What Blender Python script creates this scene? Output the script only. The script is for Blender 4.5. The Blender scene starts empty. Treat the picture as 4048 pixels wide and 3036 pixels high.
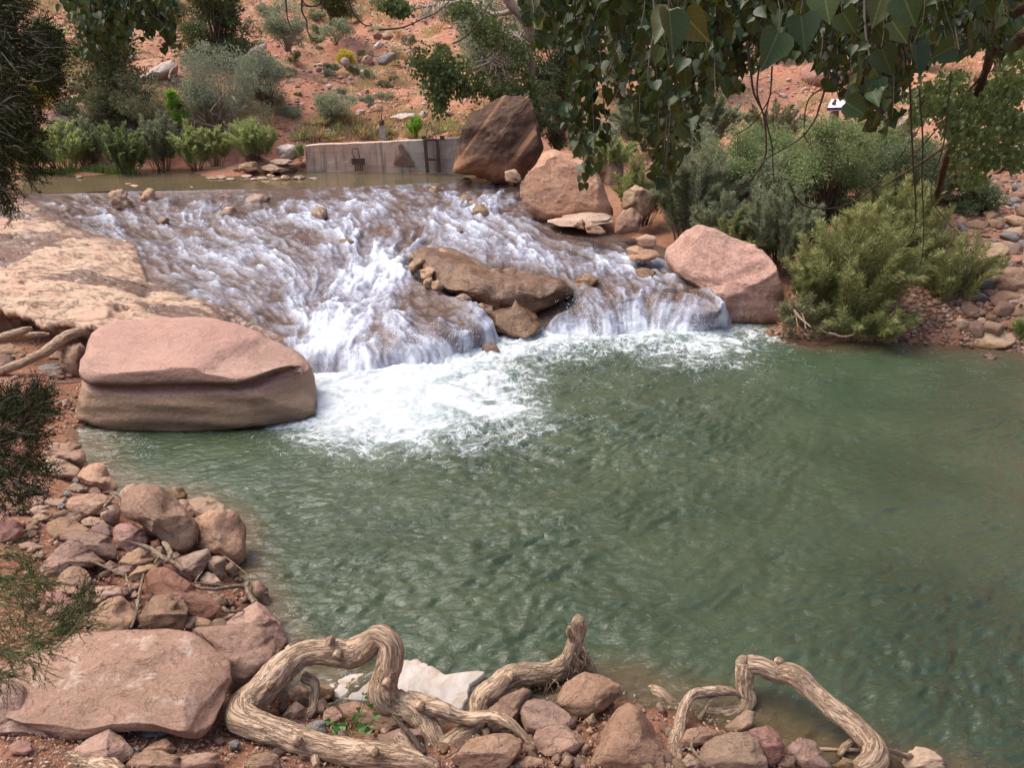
import bpy, bmesh, math
import numpy as np
from mathutils import Vector, noise as mnoise
R = math.radians
AUTO = []
scene = bpy.context.scene
col = scene.collection

# ------------------------------------------------------------------ camera, sky, sun, exposure
PITCH = R(24.2); F = 788.0; CAMZ = 4.0; W0, H0 = 1024.0, 769.0
cam_d = bpy.data.cameras.new('camera'); cam = bpy.data.objects.new('camera', cam_d); col.objects.link(cam)
cam.location = (0, 0, CAMZ); cam.rotation_euler = (math.pi/2 - PITCH, 0, 0)
cam_d.sensor_width = 36; cam_d.lens = F*36/W0; cam_d.clip_start = 0.05; cam_d.clip_end = 2000
scene.camera = cam
world = bpy.data.worlds.new('World'); scene.world = world; world.use_nodes = True
wn = world.node_tree.nodes; wl = world.node_tree.links
SUN_EL, SUN_AZ = 60, 285
sky = wn.new('ShaderNodeTexSky'); sky.sky_type = 'NISHITA'; sky.sun_disc = False
sky.sun_elevation = R(SUN_EL); sky.sun_rotation = R(SUN_AZ); sky.dust_density = 5.0; sky.air_density = 1.0; sky.ozone_density = 1.0
bg = wn['Background']; bg.inputs['Strength'].default_value = 0.15
wl.new(sky.outputs[0], bg.inputs['Color'])
sun_d = bpy.data.lights.new('sun', 'SUN'); sun_d.energy = 1.15; sun_d.angle = R(45); sun_d.color = (1.0, 0.92, 0.82)
sun = bpy.data.objects.new('sun', sun_d); col.objects.link(sun)
_az, _el = R(SUN_AZ), R(SUN_EL)
sd = Vector((math.sin(_az)*math.cos(_el), math.cos(_az)*math.cos(_el), math.sin(_el)))
sun.rotation_euler = sd.to_track_quat('Z', 'Y').to_euler(); sun.location = (0, 0, 30)
scene.view_settings.view_transform = 'Standard'; scene.view_settings.look = 'None'
scene.view_settings.exposure = 1.1; scene.view_settings.gamma = 1.0
scene.cycles.max_bounces = 6; scene.cycles.diffuse_bounces = 3; scene.cycles.glossy_bounces = 3
scene.cycles.transparent_max_bounces = 6; scene.cycles.caustics_reflective = False; scene.cycles.caustics_refractive = False
scene.cycles.use_denoising = True

# ------------------------------------------------------------------ pixel <-> world
FW = np.array([0, math.cos(PITCH), -math.sin(PITCH)]); UP = np.array([0, math.sin(PITCH), math.cos(PITCH)])
RT = np.array([1.0, 0, 0]); CAM = np.array([0, 0, CAMZ])
def ray(px, py):
    px = np.asarray(px, float)[..., None]; py = np.asarray(py, float)[..., None]
    return FW + RT*(px - 512)/F + UP*(384.5 - py)/F
def PZ(px, py, z):
    d = ray(px, py); t = (np.asarray(z, float) - CAMZ)/d[..., 2]; return CAM + d*t[..., None]
def PY(px, py, Y):
    d = ray(px, py); t = np.asarray(Y, float)/d[..., 1]; return CAM + d*t[..., None]
def PD(px, py, dep):
    return CAM + ray(px, py)*np.asarray(dep, float)[..., None]
def proj(P):
    q = np.asarray(P, float) - CAM; dep = q @ FW
    return 512 + F*(q @ RT)/dep, 384.5 - F*(q @ UP)/dep, dep
CROPS = dict(A=(0, 0, 1400), B=(1200, 0, 1400), C=(2600, 0, 1448), D=(0, 900, 1400), E=(1200, 800, 1400),
             F=(2500, 700, 1548), G=(0, 1700, 1400), H=(0, 2300, 1400), I=(900, 2300, 1500), J=(2200, 2300, 1848))
K = 4048/1024.0
def cr(tag, pts):
    x0, y0, w = CROPS[tag]; s = w/2212.0
    return np.array([((x0 + x*s)/K, (y0 + y*s)/K) for x, y in pts], float)

# ------------------------------------------------------------------ numpy noise
def _h(ix, iy, iz, seed):
    h = (ix.astype(np.int64)*374761393 + iy.astype(np.int64)*668265263 + iz.astype(np.int64)*2147483647 + seed*1274126177) & 0xFFFFFFFF
    h = ((h ^ (h >> 13))*1274126177) & 0xFFFFFFFF
    h = ((h ^ (h >> 16))*2246822519) & 0xFFFFFFFF
    return ((h ^ (h >> 15)) & 0xFFFFFF)/float(0xFFFFFF)*2 - 1
def vn(p, seed=0):
    p = np.asarray(p, float); i = np.floor(p); f = p - i; i = i.astype(np.int64)
    u = f*f*f*(f*(f*6 - 15) + 10)
    x, y, z = i[..., 0], i[..., 1], i[..., 2]; ux, uy, uz = u[..., 0], u[..., 1], u[..., 2]
    def L(a, b, t): return a + (b - a)*t
    c = [[[_h(x+a, y+b, z+d, seed) for d in (0, 1)] for b in (0, 1)] for a in (0, 1)]
    return L(L(L(c[0][0][0], c[1][0][0], ux), L(c[0][1][0], c[1][1][0], ux), uy),
             L(L(c[0][0][1], c[1][0][1], ux), L(c[0][1][1], c[1][1][1], ux), uy), uz)
def fbm(p, oct=4, seed=0, gain=0.5, lac=2.03):
    a, s, t = 1.0, 0, 0
    q = np.array(p, float)
    for k in range(oct):
        s = s + a*vn(q, seed + k*17); t += a; a *= gain; q = q*lac + 3.7
    return s/t
def ridged(p, oct=4, seed=0):
    a, s, t = 1.0, 0, 0
    q = np.array(p, float)
    for k in range(oct):
        s = s + a*(1 - 2*np.abs(vn(q, seed + k*13))); t += a; a *= 0.55; q = q*2.07 + 1.3
    return s/t
def sst(a, b, x):
    t = np.clip((x - a)/(b - a), 0, 1); return t*t*(3 - 2*t)
def rbf(cp, vals, smooth=0.0):
    cp = np.asarray(cp, float); vals = np.asarray(vals, float)
    A = np.linalg.norm(cp[:, None] - cp[None], axis=2) - np.eye(len(cp))*smooth
    n = len(cp); M = np.zeros((n+1, n+1)); M[:n, :n] = A; M[n, :n] = 1; M[:n, n] = 1
    w = np.linalg.solve(M, np.vstack([vals.reshape(n, -1), np.zeros((1, vals.reshape(n, -1).shape[1]))]))
    def f(q):
        q = np.asarray(q, float); sh = q.shape[:-1]; q = q.reshape(-1, cp.shape[1]); out = []
        for i in range(0, len(q), 40000):
            d = np.sqrt(((q[i:i+40000, None] - cp[None])**2).sum(2)); out.append(d @ w[:n] + w[n])
        r = np.vstack(out)
        return r.reshape(sh + (r.shape[1],)) if r.shape[1] > 1 else r.reshape(sh)
    return f

# ------------------------------------------------------------------ mesh helpers
def mesh_np(name, V, faces, smooth=True, attrs=None):
    """faces: list of (n,k) int arrays"""
    me = bpy.data.meshes.new(name); V = np.ascontiguousarray(V, dtype=np.float32)
    me.vertices.add(len(V)); me.vertices.foreach_set('co', V.ravel())
    faces = [np.asarray(f, dtype=np.int32) for f in faces if len(f)]
    nl = sum(f.size for f in faces); npoly = sum(len(f) for f in faces)
    me.loops.add(nl); me.polygons.add(npoly)
    me.loops.foreach_set('vertex_index', np.concatenate([f.ravel() for f in faces]))
    tot = np.concatenate([np.full(len(f), f.shape[1], np.int32) for f in faces])
    st = np.concatenate([[0], np.cumsum(tot)[:-1]]).astype(np.int32)
    me.polygons.foreach_set('loop_start', st)
    me.polygons.foreach_set('use_smooth', np.full(npoly, smooth, bool))
    me.update(calc_edges=True); me.validate()
    for k, v in (attrs or {}).items():
        v = np.asarray(v, np.float32)
        if v.ndim == 1:
            a = me.attributes.new(k, 'FLOAT', 'POINT'); a.data.foreach_set('value', v)
        else:
            a = me.attributes.new(k, 'FLOAT_VECTOR', 'POINT'); a.data.foreach_set('vector', v.ravel())
    return me
def link(name, me, mat=None, parent=None, origin=None):
    o = bpy.data.objects.new(name, me); col.objects.link(o)
    if mat is not None: me.materials.append(mat)
    if parent is not None: o.parent = parent
    return o
def obj(name, V, faces, mat, parent=None, smooth=True, attrs=None, origin=None):
    V = np.asarray(V, float)
    if origin is None and parent is None: origin = (V[:, 0].mean(), V[:, 1].mean(), V[:, 2].min())
    if parent is not None: origin = parent.location[:]
    o = link(name, mesh_np(name, V - np.array(origin), faces, smooth, attrs), mat, parent)
    if parent is None: o.location = origin
    return o
def tag(o, label=None, cat=None, group=None, kind=None):
    if label: o['label'] = label
    if cat: o['category'] = cat
    if group: o['group'] = group
    if kind: o['kind'] = kind
    return o
def empty(name, loc):
    o = bpy.data.objects.new(name, None); col.objects.link(o); o.location = tuple(float(v) for v in loc); return o
def gridfaces(nr, nc, off=0):
    i = np.arange(nr-1)[:, None]*nc + np.arange(nc-1)[None]; i = i.ravel() + off
    return np.stack([i, i+1, i+nc+1, i+nc], 1)
_ico = {}
def ico(sub):
    if sub not in _ico:
        bm = bmesh.new(); bmesh.ops.create_icosphere(bm, subdivisions=sub, radius=1.0)
        V = np.array([v.co[:] for v in bm.verts]); Fc = np.array([[v.index for v in f.verts] for f in bm.faces]); bm.free()
        _ico[sub] = (V, Fc)
    return _ico[sub]
def crs(P, n):
    """Catmull-Rom resample of rows (any dimension) to n rows"""
    P = np.asarray(P, float)
    if len(P) == 2:
        t = np.linspace(0, 1, n)[:, None]; return P[0]*(1-t) + P[1]*t
    Q = np.vstack([2*P[0]-P[1], P, 2*P[-1]-P[-2]])
    seg = np.linalg.norm(np.diff(P[:, :3], axis=0), axis=1) + 1e-6; cum = np.concatenate([[0], np.cumsum(seg)]); cum /= cum[-1]
    t = np.linspace(0, 1, n); k = np.clip(np.searchsorted(cum, t, side='right')-1, 0, len(P)-2)
    u = ((t - cum[k])/(cum[k+1]-cum[k]))[:, None]
    p0, p1, p2, p3 = Q[k], Q[k+1], Q[k+2], Q[k+3]
    return 0.5*((2*p1) + (-p0+p2)*u + (2*p0-5*p1+4*p2-p3)*u**2 + (-p0+3*p1-3*p2+p3)*u**3)
def tube(pts, rad, sides=8, n=None, seed=0, rough=0.0, cap=True, tw=0.0):
    """pts (m,3), rad (m,) -> V, faces(list), bark coords"""
    A = np.hstack([np.asarray(pts, float), np.asarray(rad, float)[:, None]])
    if n: A = crs(A, n)
    P, r = A[:, :3], np.maximum(A[:, 3], 1e-4); m = len(P)
    T = np.gradient(P, axis=0); T /= np.linalg.norm(T, axis=1)[:, None] + 1e-9
    N = np.zeros_like(P); a = np.array([0, 0, 1.0]) if abs(T[0, 2]) < 0.9 else np.array([1.0, 0, 0])
    v = np.cross(T[0], a); N[0] = v/np.linalg.norm(v)
    for i in range(1, m):
        v = N[i-1] - T[i]*(N[i-1] @ T[i]); N[i] = v/(np.linalg.norm(v)+1e-9)
    B = np.cross(T, N); L = np.concatenate([[0], np.cumsum(np.linalg.norm(np.diff(P, axis=0), axis=1))])
    th = np.linspace(0, 2*np.pi, sides, endpoint=False)[None] + tw*L[:, None]
    c, s = np.cos(th), np.sin(th); rr = np.repeat(r[:, None], sides, 1)
    bc = np.stack([np.cos(th-tw*L[:, None])*rr.mean(), np.sin(th-tw*L[:, None])*rr.mean(), np.repeat(L[:, None], sides, 1)], 2)
    if rough:
        q = bc/rr.mean()
        q2 = q*np.array([1, 1, 1.0]); q2[..., 2] = bc[..., 2]/rr.mean()*0.5
        rr = rr*(1 + rough*1.6*fbm(q2*0.8 + seed, 3, seed) )
        q3 = q.copy()*2.6; q3[..., 2] = bc[..., 2]/rr.mean()*0.55
        q3 = q3 + 0.5*fbm(q2*1.7, 2, seed+5)[..., None]
        rr = rr + r[:, None]*rough*0.55*(ridged(q3, 3, seed+9))
    V = (P[:, None] + N[:, None]*(c*rr)[..., None] + B[:, None]*(s*rr)[..., None]).reshape(-1, 3)
    i = np.arange(m-1)[:, None]*sides; j = np.arange(sides)[None]; j2 = (j+1) % sides
    Fq = np.stack([(i+j).ravel(), (i+j2).ravel(), (i+sides+j2).ravel(), (i+sides+j).ravel()], 1)
    faces = [Fq]; bc = bc.reshape(-1, 3)
    if cap:
        V = np.vstack([V, P[0] - T[0]*r[0]*0.35, P[-1] + T[-1]*r[-1]*0.35]); bc = np.vstack([bc, [0, 0, 0], [0, 0, L[-1]]])
        a0, a1 = m*sides, m*sides+1; j = np.arange(sides); j2 = (j+1) % sides
        faces.append(np.vstack([np.stack([np.full(sides, a0), j2, j], 1), np.stack([np.full(sides, a1), (m-1)*sides+j, (m-1)*sides+j2], 1)]))
    return V, faces, bc
class MB:
    def __init__(s): s.V = []; s.F = {}; s.n = 0; s.B = []
    def add(s, V, faces, bc=None):
        V = np.asarray(V, float)
        for f in faces:
            f = np.asarray(f)
            if len(f): s.F.setdefault(f.shape[1], []).append(f + s.n)
        s.V.append(V); s.n += len(V); s.B.append(bc if bc is not None else np.zeros((len(V), 3)))
        return s
    def box(s, lo, hi, bev=0.0):
        lo = np.array(lo, float); hi = np.array(hi, float)
        bm = bmesh.new(); bmesh.ops.create_cube(bm, size=1)
        for v in bm.verts: v.co = Vector(((lo+hi)/2 + np.array(v.co[:])*(hi-lo)))
        if bev: bmesh.ops.bevel(bm, geom=bm.edges[:], offset=bev, segments=2, affect='EDGES')
        bm.verts.ensure_lookup_table()
        V = [v.co[:] for v in bm.verts]; fs = {}
        for f in bm.faces: fs.setdefault(len(f.verts), []).append([v.index for v in f.verts])
        bm.free(); return s.add(V, list(fs.values()))
    def tube(s, *a, **k):
        V, f, b = tube(*a, **k); return s.add(V, f, b)
    def build(s, name, mat, parent=None, smooth=True, bark=False, origin=None):
        V = np.vstack(s.V); fs = [np.vstack(v) for v in s.F.values()]
        return obj(name, V, fs, mat, parent, smooth, {'bark': np.vstack(s.B)} if bark else None, origin)

# ------------------------------------------------------------------ node helpers
class NT:
    def __init__(s, name):
        s.m = bpy.data.materials.new(name); s.m.use_nodes = True; s.t = s.m.node_tree; s.t.nodes.clear()
        s.out = s.t.nodes.new('ShaderNodeOutputMaterial'); s.p = s.n('ShaderNodeBsdfPrincipled'); s.l(s.p.outputs[0], s.out.inputs[0])
    def n(s, typ, **kw):
        nd = s.t.nodes.new(typ)
        for k, v in kw.items():
            setattr(nd, k, v)
        return nd
    def l(s, a, b): s.t.links.new(a, b)
    def set(s, sock, v):
        if isinstance(v, bpy.types.NodeSocket): s.l(v, sock)
        elif isinstance(v, (tuple, list)) and len(v) == 3 and sock.type == 'RGBA': sock.default_value = (*v, 1)
        else: sock.default_value = v
    def coord(s, which='Object', rand=True):
        tc = s.n('ShaderNodeTexCoord'); o = tc.outputs[which]
        if rand:
            oi = s.n('ShaderNodeObjectInfo'); m = s.vm('MULTIPLY', oi.outputs['Random'], (37.0, 53.0, 71.0)); o = s.vm('ADD', o, m)
        return o
    def vm(s, op, a, b=None):
        v = s.n('ShaderNodeVectorMath', operation=op); s.set(v.inputs[0], a)
        if b is not None: s.set(v.inputs[1], b)
        return v.outputs[0]
    def math(s, op, a, b=0.0, c=None, clamp=False):
        v = s.n('ShaderNodeMath', operation=op); v.use_clamp = clamp; s.set(v.inputs[0], a); s.set(v.inputs[1], b)
        if c is not None: s.set(v.inputs[2], c)
        return v.outputs[0]
    def noise(s, vec, scale, detail=6, rough=0.55, dist=0.0):
        v = s.n('ShaderNodeTexNoise'); s.l(vec, v.inputs['Vector']); v.inputs['Scale'].default_value = scale
        v.inputs['Detail'].default_value = detail; v.inputs['Roughness'].default_value = rough; v.inputs['Distortion'].default_value = dist
        return v.outputs['Fac']
    def vor(s, vec, scale, feature='F1', out='Distance', rnd=1.0):
        v = s.n('ShaderNodeTexVoronoi', feature=feature); s.l(vec, v.inputs['Vector']); v.inputs['Scale'].default_value = scale
        v.inputs['Randomness'].default_value = rnd; return v.outputs[out]
    def ramp(s, fac, stops, interp='LINEAR'):
        v = s.n('ShaderNodeValToRGB'); s.l(fac, v.inputs[0]); e = v.color_ramp.elements; v.color_ramp.interpolation = interp
        while len(e) < len(stops): e.new(0.5)
        for k, (p, c) in enumerate(stops):
            e[k].position = p; e[k].color = (*c, 1) if isinstance(c, tuple) else (c, c, c, 1)
        return v.outputs[0]
    def mix(s, f, a, b, blend='MIX'):
        v = s.n('ShaderNodeMix', data_type='RGBA', blend_type=blend); s.set(v.inputs[0], f); s.set(v.inputs[6], a); s.set(v.inputs[7], b)
        return v.outputs[2]
    def attr(s, name, out='Fac'):
        v = s.n('ShaderNodeAttribute', attribute_name=name); return v.outputs[out]
    def mapr(s, v, a, b, c=0.0, d=1.0, smooth=True):
        n = s.n('ShaderNodeMapRange'); n.interpolation_type = 'SMOOTHSTEP' if smooth else 'LINEAR'
        s.set(n.inputs[0], v)
        for i, x in zip((1, 2, 3, 4), (a, b, c, d)): s.set(n.inputs[i], x)
        return n.outputs[0]
    def bump(s, h, strength=0.5, dist=0.02, prev=None):
        b = s.n('ShaderNodeBump'); b.inputs['Strength'].default_value = strength; b.inputs['Distance'].default_value = dist
        s.l(h, b.inputs['Height'])
        if prev is not None: s.l(prev, b.inputs['Normal'])
        return b.outputs[0]
    def hsv(s, c, h=0.5, sa=1.0, v=1.0):
        n = s.n('ShaderNodeHueSaturation'); s.set(n.inputs['Hue'], h); s.set(n.inputs['Saturation'], sa); s.set(n.inputs['Value'], v); s.set(n.inputs['Color'], c)
        return n.outputs[0]
def mul(c, k): return tuple(min(1, x*k) for x in c)
def mat_rock(name, base, alt, crust, rough=0.85, strata=0.0, sc=1.0, wet=0.0, crust_amt=0.5, streak=0.0, varn=None, waterline=None):
    t = NT(name); co = t.coord(); obc = t.coord(rand=False)
    oi = t.n('ShaderNodeObjectInfo').outputs['Random']
    n1 = t.noise(co, 1.5*sc, 8, 0.66, 0.5); n2 = t.noise(co, 3.2*sc, 9, 0.7); n3 = t.noise(co, 26*sc, 6, 0.7); n4 = t.noise(co, 90*sc, 4, 0.75)
    c = t.mix(t.mapr(n1, 0.38, 0.64), base, alt)
    if strata:
        st = t.vm('MULTIPLY', co, (0.5, 0.5, 7.0)); sn = t.noise(st, 2.2*sc, 7, 0.6, 0.6)
        c = t.mix(t.math('MULTIPLY', t.mapr(sn, 0.42, 0.66), strata), c, mul(alt, 0.55))
        c = t.mix(t.math('MULTIPLY', t.mapr(sn, 0.5, 0.3), strata*0.5), c, crust)
    if streak:
        st = t.vm('MULTIPLY', co, (5.0, 1.6, 0.45)); sn = t.noise(st, 2.6*sc, 7, 0.65, 0.3)
        c = t.mix(t.math('MULTIPLY', t.mapr(sn, 0.55, 0.72), streak), c, crust)
        c = t.mix(t.math('MULTIPLY', t.mapr(sn, 0.45, 0.3), streak*0.7), c, mul(base, 0.45))
    if varn is not None:
        gp = t.n('ShaderNodeSeparateXYZ'); t.l(t.n('ShaderNodeNewGeometry').outputs['Position'], gp.inputs[0]); nn = t.noise(co, 1.3, 6, .6, .5)
        dg = t.vm('ADD', t.vm('MULTIPLY', obc, (1, 0, 0)), t.vm('MULTIPLY', obc, (0, 0, 1))); w = t.math('ADD', t.math('MULTIPLY', gp.outputs[0], .8), t.math('MULTIPLY', gp.outputs[2], -.62)); cw = t.n('ShaderNodeCombineXYZ'); t.l(w, cw.inputs[0]); dn = t.noise(cw.outputs[0], 2.6, 5, .65); dn2 = t.noise(cw.outputs[0], 9, 5, .65)
        zf = t.mapr(t.math('ADD', gp.outputs[2], t.math('MULTIPLY', t.math('SUBTRACT', nn, .5), 1.3)), 1.15, 1.75); c = t.mix(t.math('MULTIPLY', zf, t.mapr(dn, .62, .54, .25, 1)), c, t.mix(t.mapr(dn2, .4, .6), varn, mul(varn, 1.7)))
    c = t.mix(t.math('MULTIPLY', t.mapr(n2, 0.52, 0.68), crust_amt), c, crust)
    c = t.mix(t.mapr(n3, 0.3, 0.62, 0.42, 0.0), c, mul(base, 0.4)); c = t.mix(t.mapr(n3, .55, .75, 0, .35), c, mul(crust, 1.0)); c = t.mix(t.mapr(n4, 0.66, 0.8, 0, 0.35), c, mul(crust, 1.1)); c = t.mix(t.mapr(n4, 0.3, 0.2, 0, 0.5), c, mul(base, 0.3))
    c = t.hsv(c, t.math('MULTIPLY_ADD', oi, 0.014, 0.494), t.math('MULTIPLY_ADD', oi, 0.22, 0.80), t.math('MULTIPLY_ADD', t.math('FRACT', t.math('MULTIPLY', oi, 17.3)), 0.36, 0.82))
    ro = rough
    if waterline is not None:
        gz = t.n('ShaderNodeSeparateXYZ'); t.l(t.n('ShaderNodeNewGeometry').outputs['Position'], gz.inputs[0])
        zz = t.math('ADD', gz.outputs[2], t.math('MULTIPLY', t.math('SUBTRACT', n2, 0.5), 0.3))
        wf = t.mapr(zz, waterline+0.12, waterline+0.01); c = t.mix(wf, c, t.mix(n2, (0.11, 0.062, 0.022), (0.19, 0.105, 0.04))); ro = t.mapr(wf, 0, 1, rough, 0.3, False)
    t.set(t.p.inputs['Base Color'], c); t.set(t.p.inputs['Roughness'], ro if not wet else t.mapr(n2, 0.35, 0.6, 0.12, 0.5))
    t.p.inputs['Specular IOR Level'].default_value = 0.25 if not wet else 0.6
    fract = t.math('ABSOLUTE', t.math('SUBTRACT', t.noise(t.vm('MULTIPLY', co, (1, 1, 2.6)), 3.0*sc, 4, .55, .8), .5)); c_ = t.mix(t.mapr(fract, .012, .0, 0, .55), c, mul(base, .3)); t.set(t.p.inputs['Base Color'], c_); cracks = t.vor(t.vm('ADD', co, t.vm('MULTIPLY', n2, (0.9, 0.9, 0.9))), 1.3*sc, 'DISTANCE_TO_EDGE')
    b1 = t.bump(t.mapr(cracks, 0.0, 0.025), 0.2, 0.012, t.bump(t.mapr(fract, 0, .02), .5, .012))
    b2 = t.bump(n2, 0.8, 0.07/sc, b1); b3 = t.bump(n3, 0.9, 0.02/sc, b2); b4 = t.bump(n4, 0.8, 0.006/sc, b3)
    t.l(b4, t.p.inputs['Normal'])
    return t.m

def polyR(poly, c, n=90):
    th = np.linspace(-np.pi, np.pi, n, endpoint=False); dx, dy = np.cos(th), np.sin(th); Rr = np.zeros(n)
    P = np.vstack([poly, poly[:1]]) - c
    for i in range(len(poly)):
        a, b = P[i], P[i+1]; e = b - a
        den = dx*e[1] - dy*e[0]; den = np.where(np.abs(den) < 1e-9, 1e-9, den)
        t = (a[0]*e[1] - a[1]*e[0])/den; u = (a[0]*dy - a[1]*dx)/den
        ok = (t > 0) & (u >= -1e-6) & (u <= 1+1e-6); Rr = np.where(ok, np.maximum(Rr, t), Rr)
    bad = Rr <= 0
    if bad.any(): Rr[bad] = np.interp(th[bad], th[~bad], Rr[~bad], period=2*np.pi)
    k = np.array([.2, .6, .2]); Rr = np.convolve(np.concatenate([Rr[-1:], Rr, Rr[:1]]), k, 'valid')
    return th, Rr

# ================================================================== SETTING
PINK, RED, TAN, BRN, PALE = (0.40, 0.232, 0.155), (0.30, 0.12, 0.075), (0.42, 0.28, 0.18), (0.22, 0.135, 0.08), (0.50, 0.38, 0.29)
DIRT = (0.30, 0.14, 0.085)
# ---- ground: control points (px, py, z) on the place's surface, in metres above the pool
GC = []
def gpz(lst):
    for a, b, z in lst: GC.append(PZ(a, b, z))
# left and front bank
gpz([(-60, 440, .3), (0, 450, .4), (50, 470, .28), (75, 440, .05), (60, 432, .08), (118, 489, .0), (186, 500, .0), (100, 500, .28), (246, 526, -.02), (246, 566, -.02), (272, 611, -.02), (290, 650, -.02), (0, 550, .5), (100, 550, .35), (200, 560, .18), (0, 650, .55), (100, 650, .45), (200, 640, .3), (0, 769, .55), (200, 769, .42),
     (280, 690, .05), (300, 740, .28), (400, 769, .3), (500, 769, .3), (600, 740, .25), (700, 769, .25), (485, 712, 0), (340, 705, .06), (400, 715, .0), (430, 745, .16), (560, 700, .05), (620, 683, 0.02), (658, 703, 0), (756, 716, -.02), (800, 769, .12), (823, 755, -.02), (945, 769, -.05), (1100, 860, .0)])
# under the pool
gpz([(160, 470, -.3), (240, 490, -.35), (330, 560, -.5), (360, 640, -.4), (400, 680, -.15), (470, 690, -.2), (560, 660, -.3), (700, 680, -.4), (850, 720, -.4), (990, 760, -.45), (400, 420, -.6), (600, 400, -.6), (800, 400, -.45), (600, 550, -.9), (900, 550, -.9), (300, 450, -.35), (1000, 420, -.35), (1100, 600, -.6), (900, 372, -.2), (700, 350, -.35), (500, 370, -.4), (200, 440, -.15)])
# recess left under the ledge, under ledge, rapids bed
gpz([(0, 330, .32), (60, 345, .32), (-80, 340, .35), (0, 390, .36), (50, 390, .3), (70, 415, .12), (90, 350, .3), (150, 380, .0), (250, 380, -.1),
     (0, 290, .5), (100, 290, .5), (-80, 250, .7), (0, 215, .72), (150, 300, .38), (200, 250, .5), (300, 300, .15), (400, 300, .1), (320, 360, -.3), (420, 345, -.3), (300, 215, .6), (450, 215, .6), (100, 215, .7), (550, 320, -.1), (620, 310, -.05), (700, 315, -.15), (560, 270, .2), (660, 265, .32), (640, 240, .42), (580, 232, .45)])
# pond bed
gpz([(-60, 185, .6), (100, 183, .6), (250, 182, .6), (400, 180, .6), (-60, 172, .98), (60, 172, .95), (130, 171, .96), (200, 172, 1.03), (240, 172, 1.05), (300, 171, 1.0), (460, 174, .8), (350, 172, .7), (320, 176, .7), (380, 175, .6), (430, 174, .6)])
# right bank
gpz([(520, 182, 1.0), (560, 210, .8), (640, 232, .64), (700, 222, .72), (665, 250, .5), (690, 262, .48), (790, 346, -.02), (745, 342, -.20), (720, 335, -.3), (755, 322, -.1), (778, 346, -.06), (850, 341, .03), (800, 318, .3), (850, 318, .22), (900, 348, -.02), (905, 325, .16), (960, 340, .1), (1024, 345, .05), (965, 352, -.03), (1060, 366, -.05), (1000, 300, .42), (1080, 300, .5), (950, 260, .62), (1024, 240, .85), (1000, 200, 1.15), (940, 170, 1.4), (1024, 165, 1.55), (850, 240, .7), (760, 250, .65), (760, 200, 1.0), (860, 180, 1.25), (700, 180, 1.15), (640, 190, 1.05), (620, 160, 1.35), (830, 142, 1.6), (930, 120, 2.0), (1060, 120, 2.1)])
def gxy(lst):
    for a in lst: GC.append(np.array(a, float))
gxy([PY(310, 165, 18.5)*[1,1,0]+[0,0,.7], PY(380, 165, 18.3)*[1,1,0]+[0,0,.7], PY(450, 165, 18.2)*[1,1,0]+[0,0,.7], PY(100, 150, 19.2), PY(250, 150, 19.3), PY(20, 160, 19.0), PY(-80, 150, 19.3), PY(100, 118, 20.6), PY(60, 60, 24.0), PY(150, 20, 27), PY(230, 100, 22.0), PY(320, 145, 19.3), PY(400, 134, 19.6), PY(450, 130, 19.6), PY(300, 120, 22.0), PY(400, 112, 23.4), PY(480, 112, 23), PY(350, 60, 28), PY(450, 50, 29), PY(350, 0, 34), PY(200, -20, 33), PY(60, -40, 31), PY(550, 100, 24), PY(600, 40, 29), PY(700, 100, 25), PY(700, 20, 32), PY(830, 90, 25.0), PY(830, 66, 25.8), PY(830, 40, 31), PY(950, 70, 29), PY(1000, 20, 34), PY(1100, 60, 28), PY(-100, 60, 24)])
gxy([(-9, 2, .8), (-8, 6, .7), (-9, 10, .6), (-13, 14, .8), (-16, 19, 1.6), (-25, 8, 2), (-5, 1.5, .75), (-2, 2, .5), (0, 2, .45), (2, 2, .3), (3, 1.5, .3), (0, -2, 1.0), (-6, -4, 1.6), (5, -3, .9), (6, 1, .1), (9, 1, .4), (9, 4, -.4), (7, 3, -.5), (10, 8, -.1), (12, 10.5, .5), (12, 6, .3), (16, 6, 1.2), (14, 14, 1.8), (18, 20, 3), (0, -12, 3), (-15, -8, 4), (15, -8, 3.5),
     (-40, 20, 11), (-20, 40, 12.5), (0, 45, 15), (20, 42, 17), (40, 20, 16), (-20, 60, 26), (0, 75, 50), (30, 75, 58), (35, 0, 8), (-40, 0, 8), (0, -35, 9), (0, 60, 32), (-60, 60, 34), (60, 60, 56), (0, 110, 84), (-60, 110, 60), (60, 110, 90), (90, 0, 34), (-90, 0, 34), (0, -90, 30)])
GC = np.array(GC)
_gf = rbf(GC[:, :2], GC[:, 2])
def groundz(xy): return _gf(xy)
def ghit(px, py):
    d = ray(px, py); t = np.concatenate([np.linspace(2.2, 14, 500), np.linspace(14.05, 60, 500)])
    P = CAM + d*t[:, None]; g = P[:, 2] - groundz(P[:, :2]); k = np.argmax(g < 0)
    if g[k] >= 0: k = len(t)-1
    if k == 0: return P[0]
    a = g[k-1]/(g[k-1]-g[k]+1e-9); return P[k-1] + (P[k]-P[k-1])*a
def axis(lo, hi, dens):
    out = [lo]
    while out[-1] < hi: out.append(out[-1] + dens(out[-1]))
    return np.array(out)
gx = axis(-120, 120, lambda x: 0.07 if -5 < x < 8 else (0.14 if -12 < x < 13 else min(8, 0.14 + 0.08*(abs(x)-12))))
gy = axis(-110, 140, lambda y: 0.06 if 2.2 < y < 8 else (0.1 if 8 <= y < 24 else (0.2 if 24 <= y < 36 else (0.5 if 0 < y <= 2.2 else min(8, 0.3+0.08*max(abs(y-18)-18, 1))))))
GXX, GYY = np.meshgrid(gx, gy)
GXY = np.stack([GXX, GYY], -1); GZ = groundz(GXY); GZ0 = GZ.copy()
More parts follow.
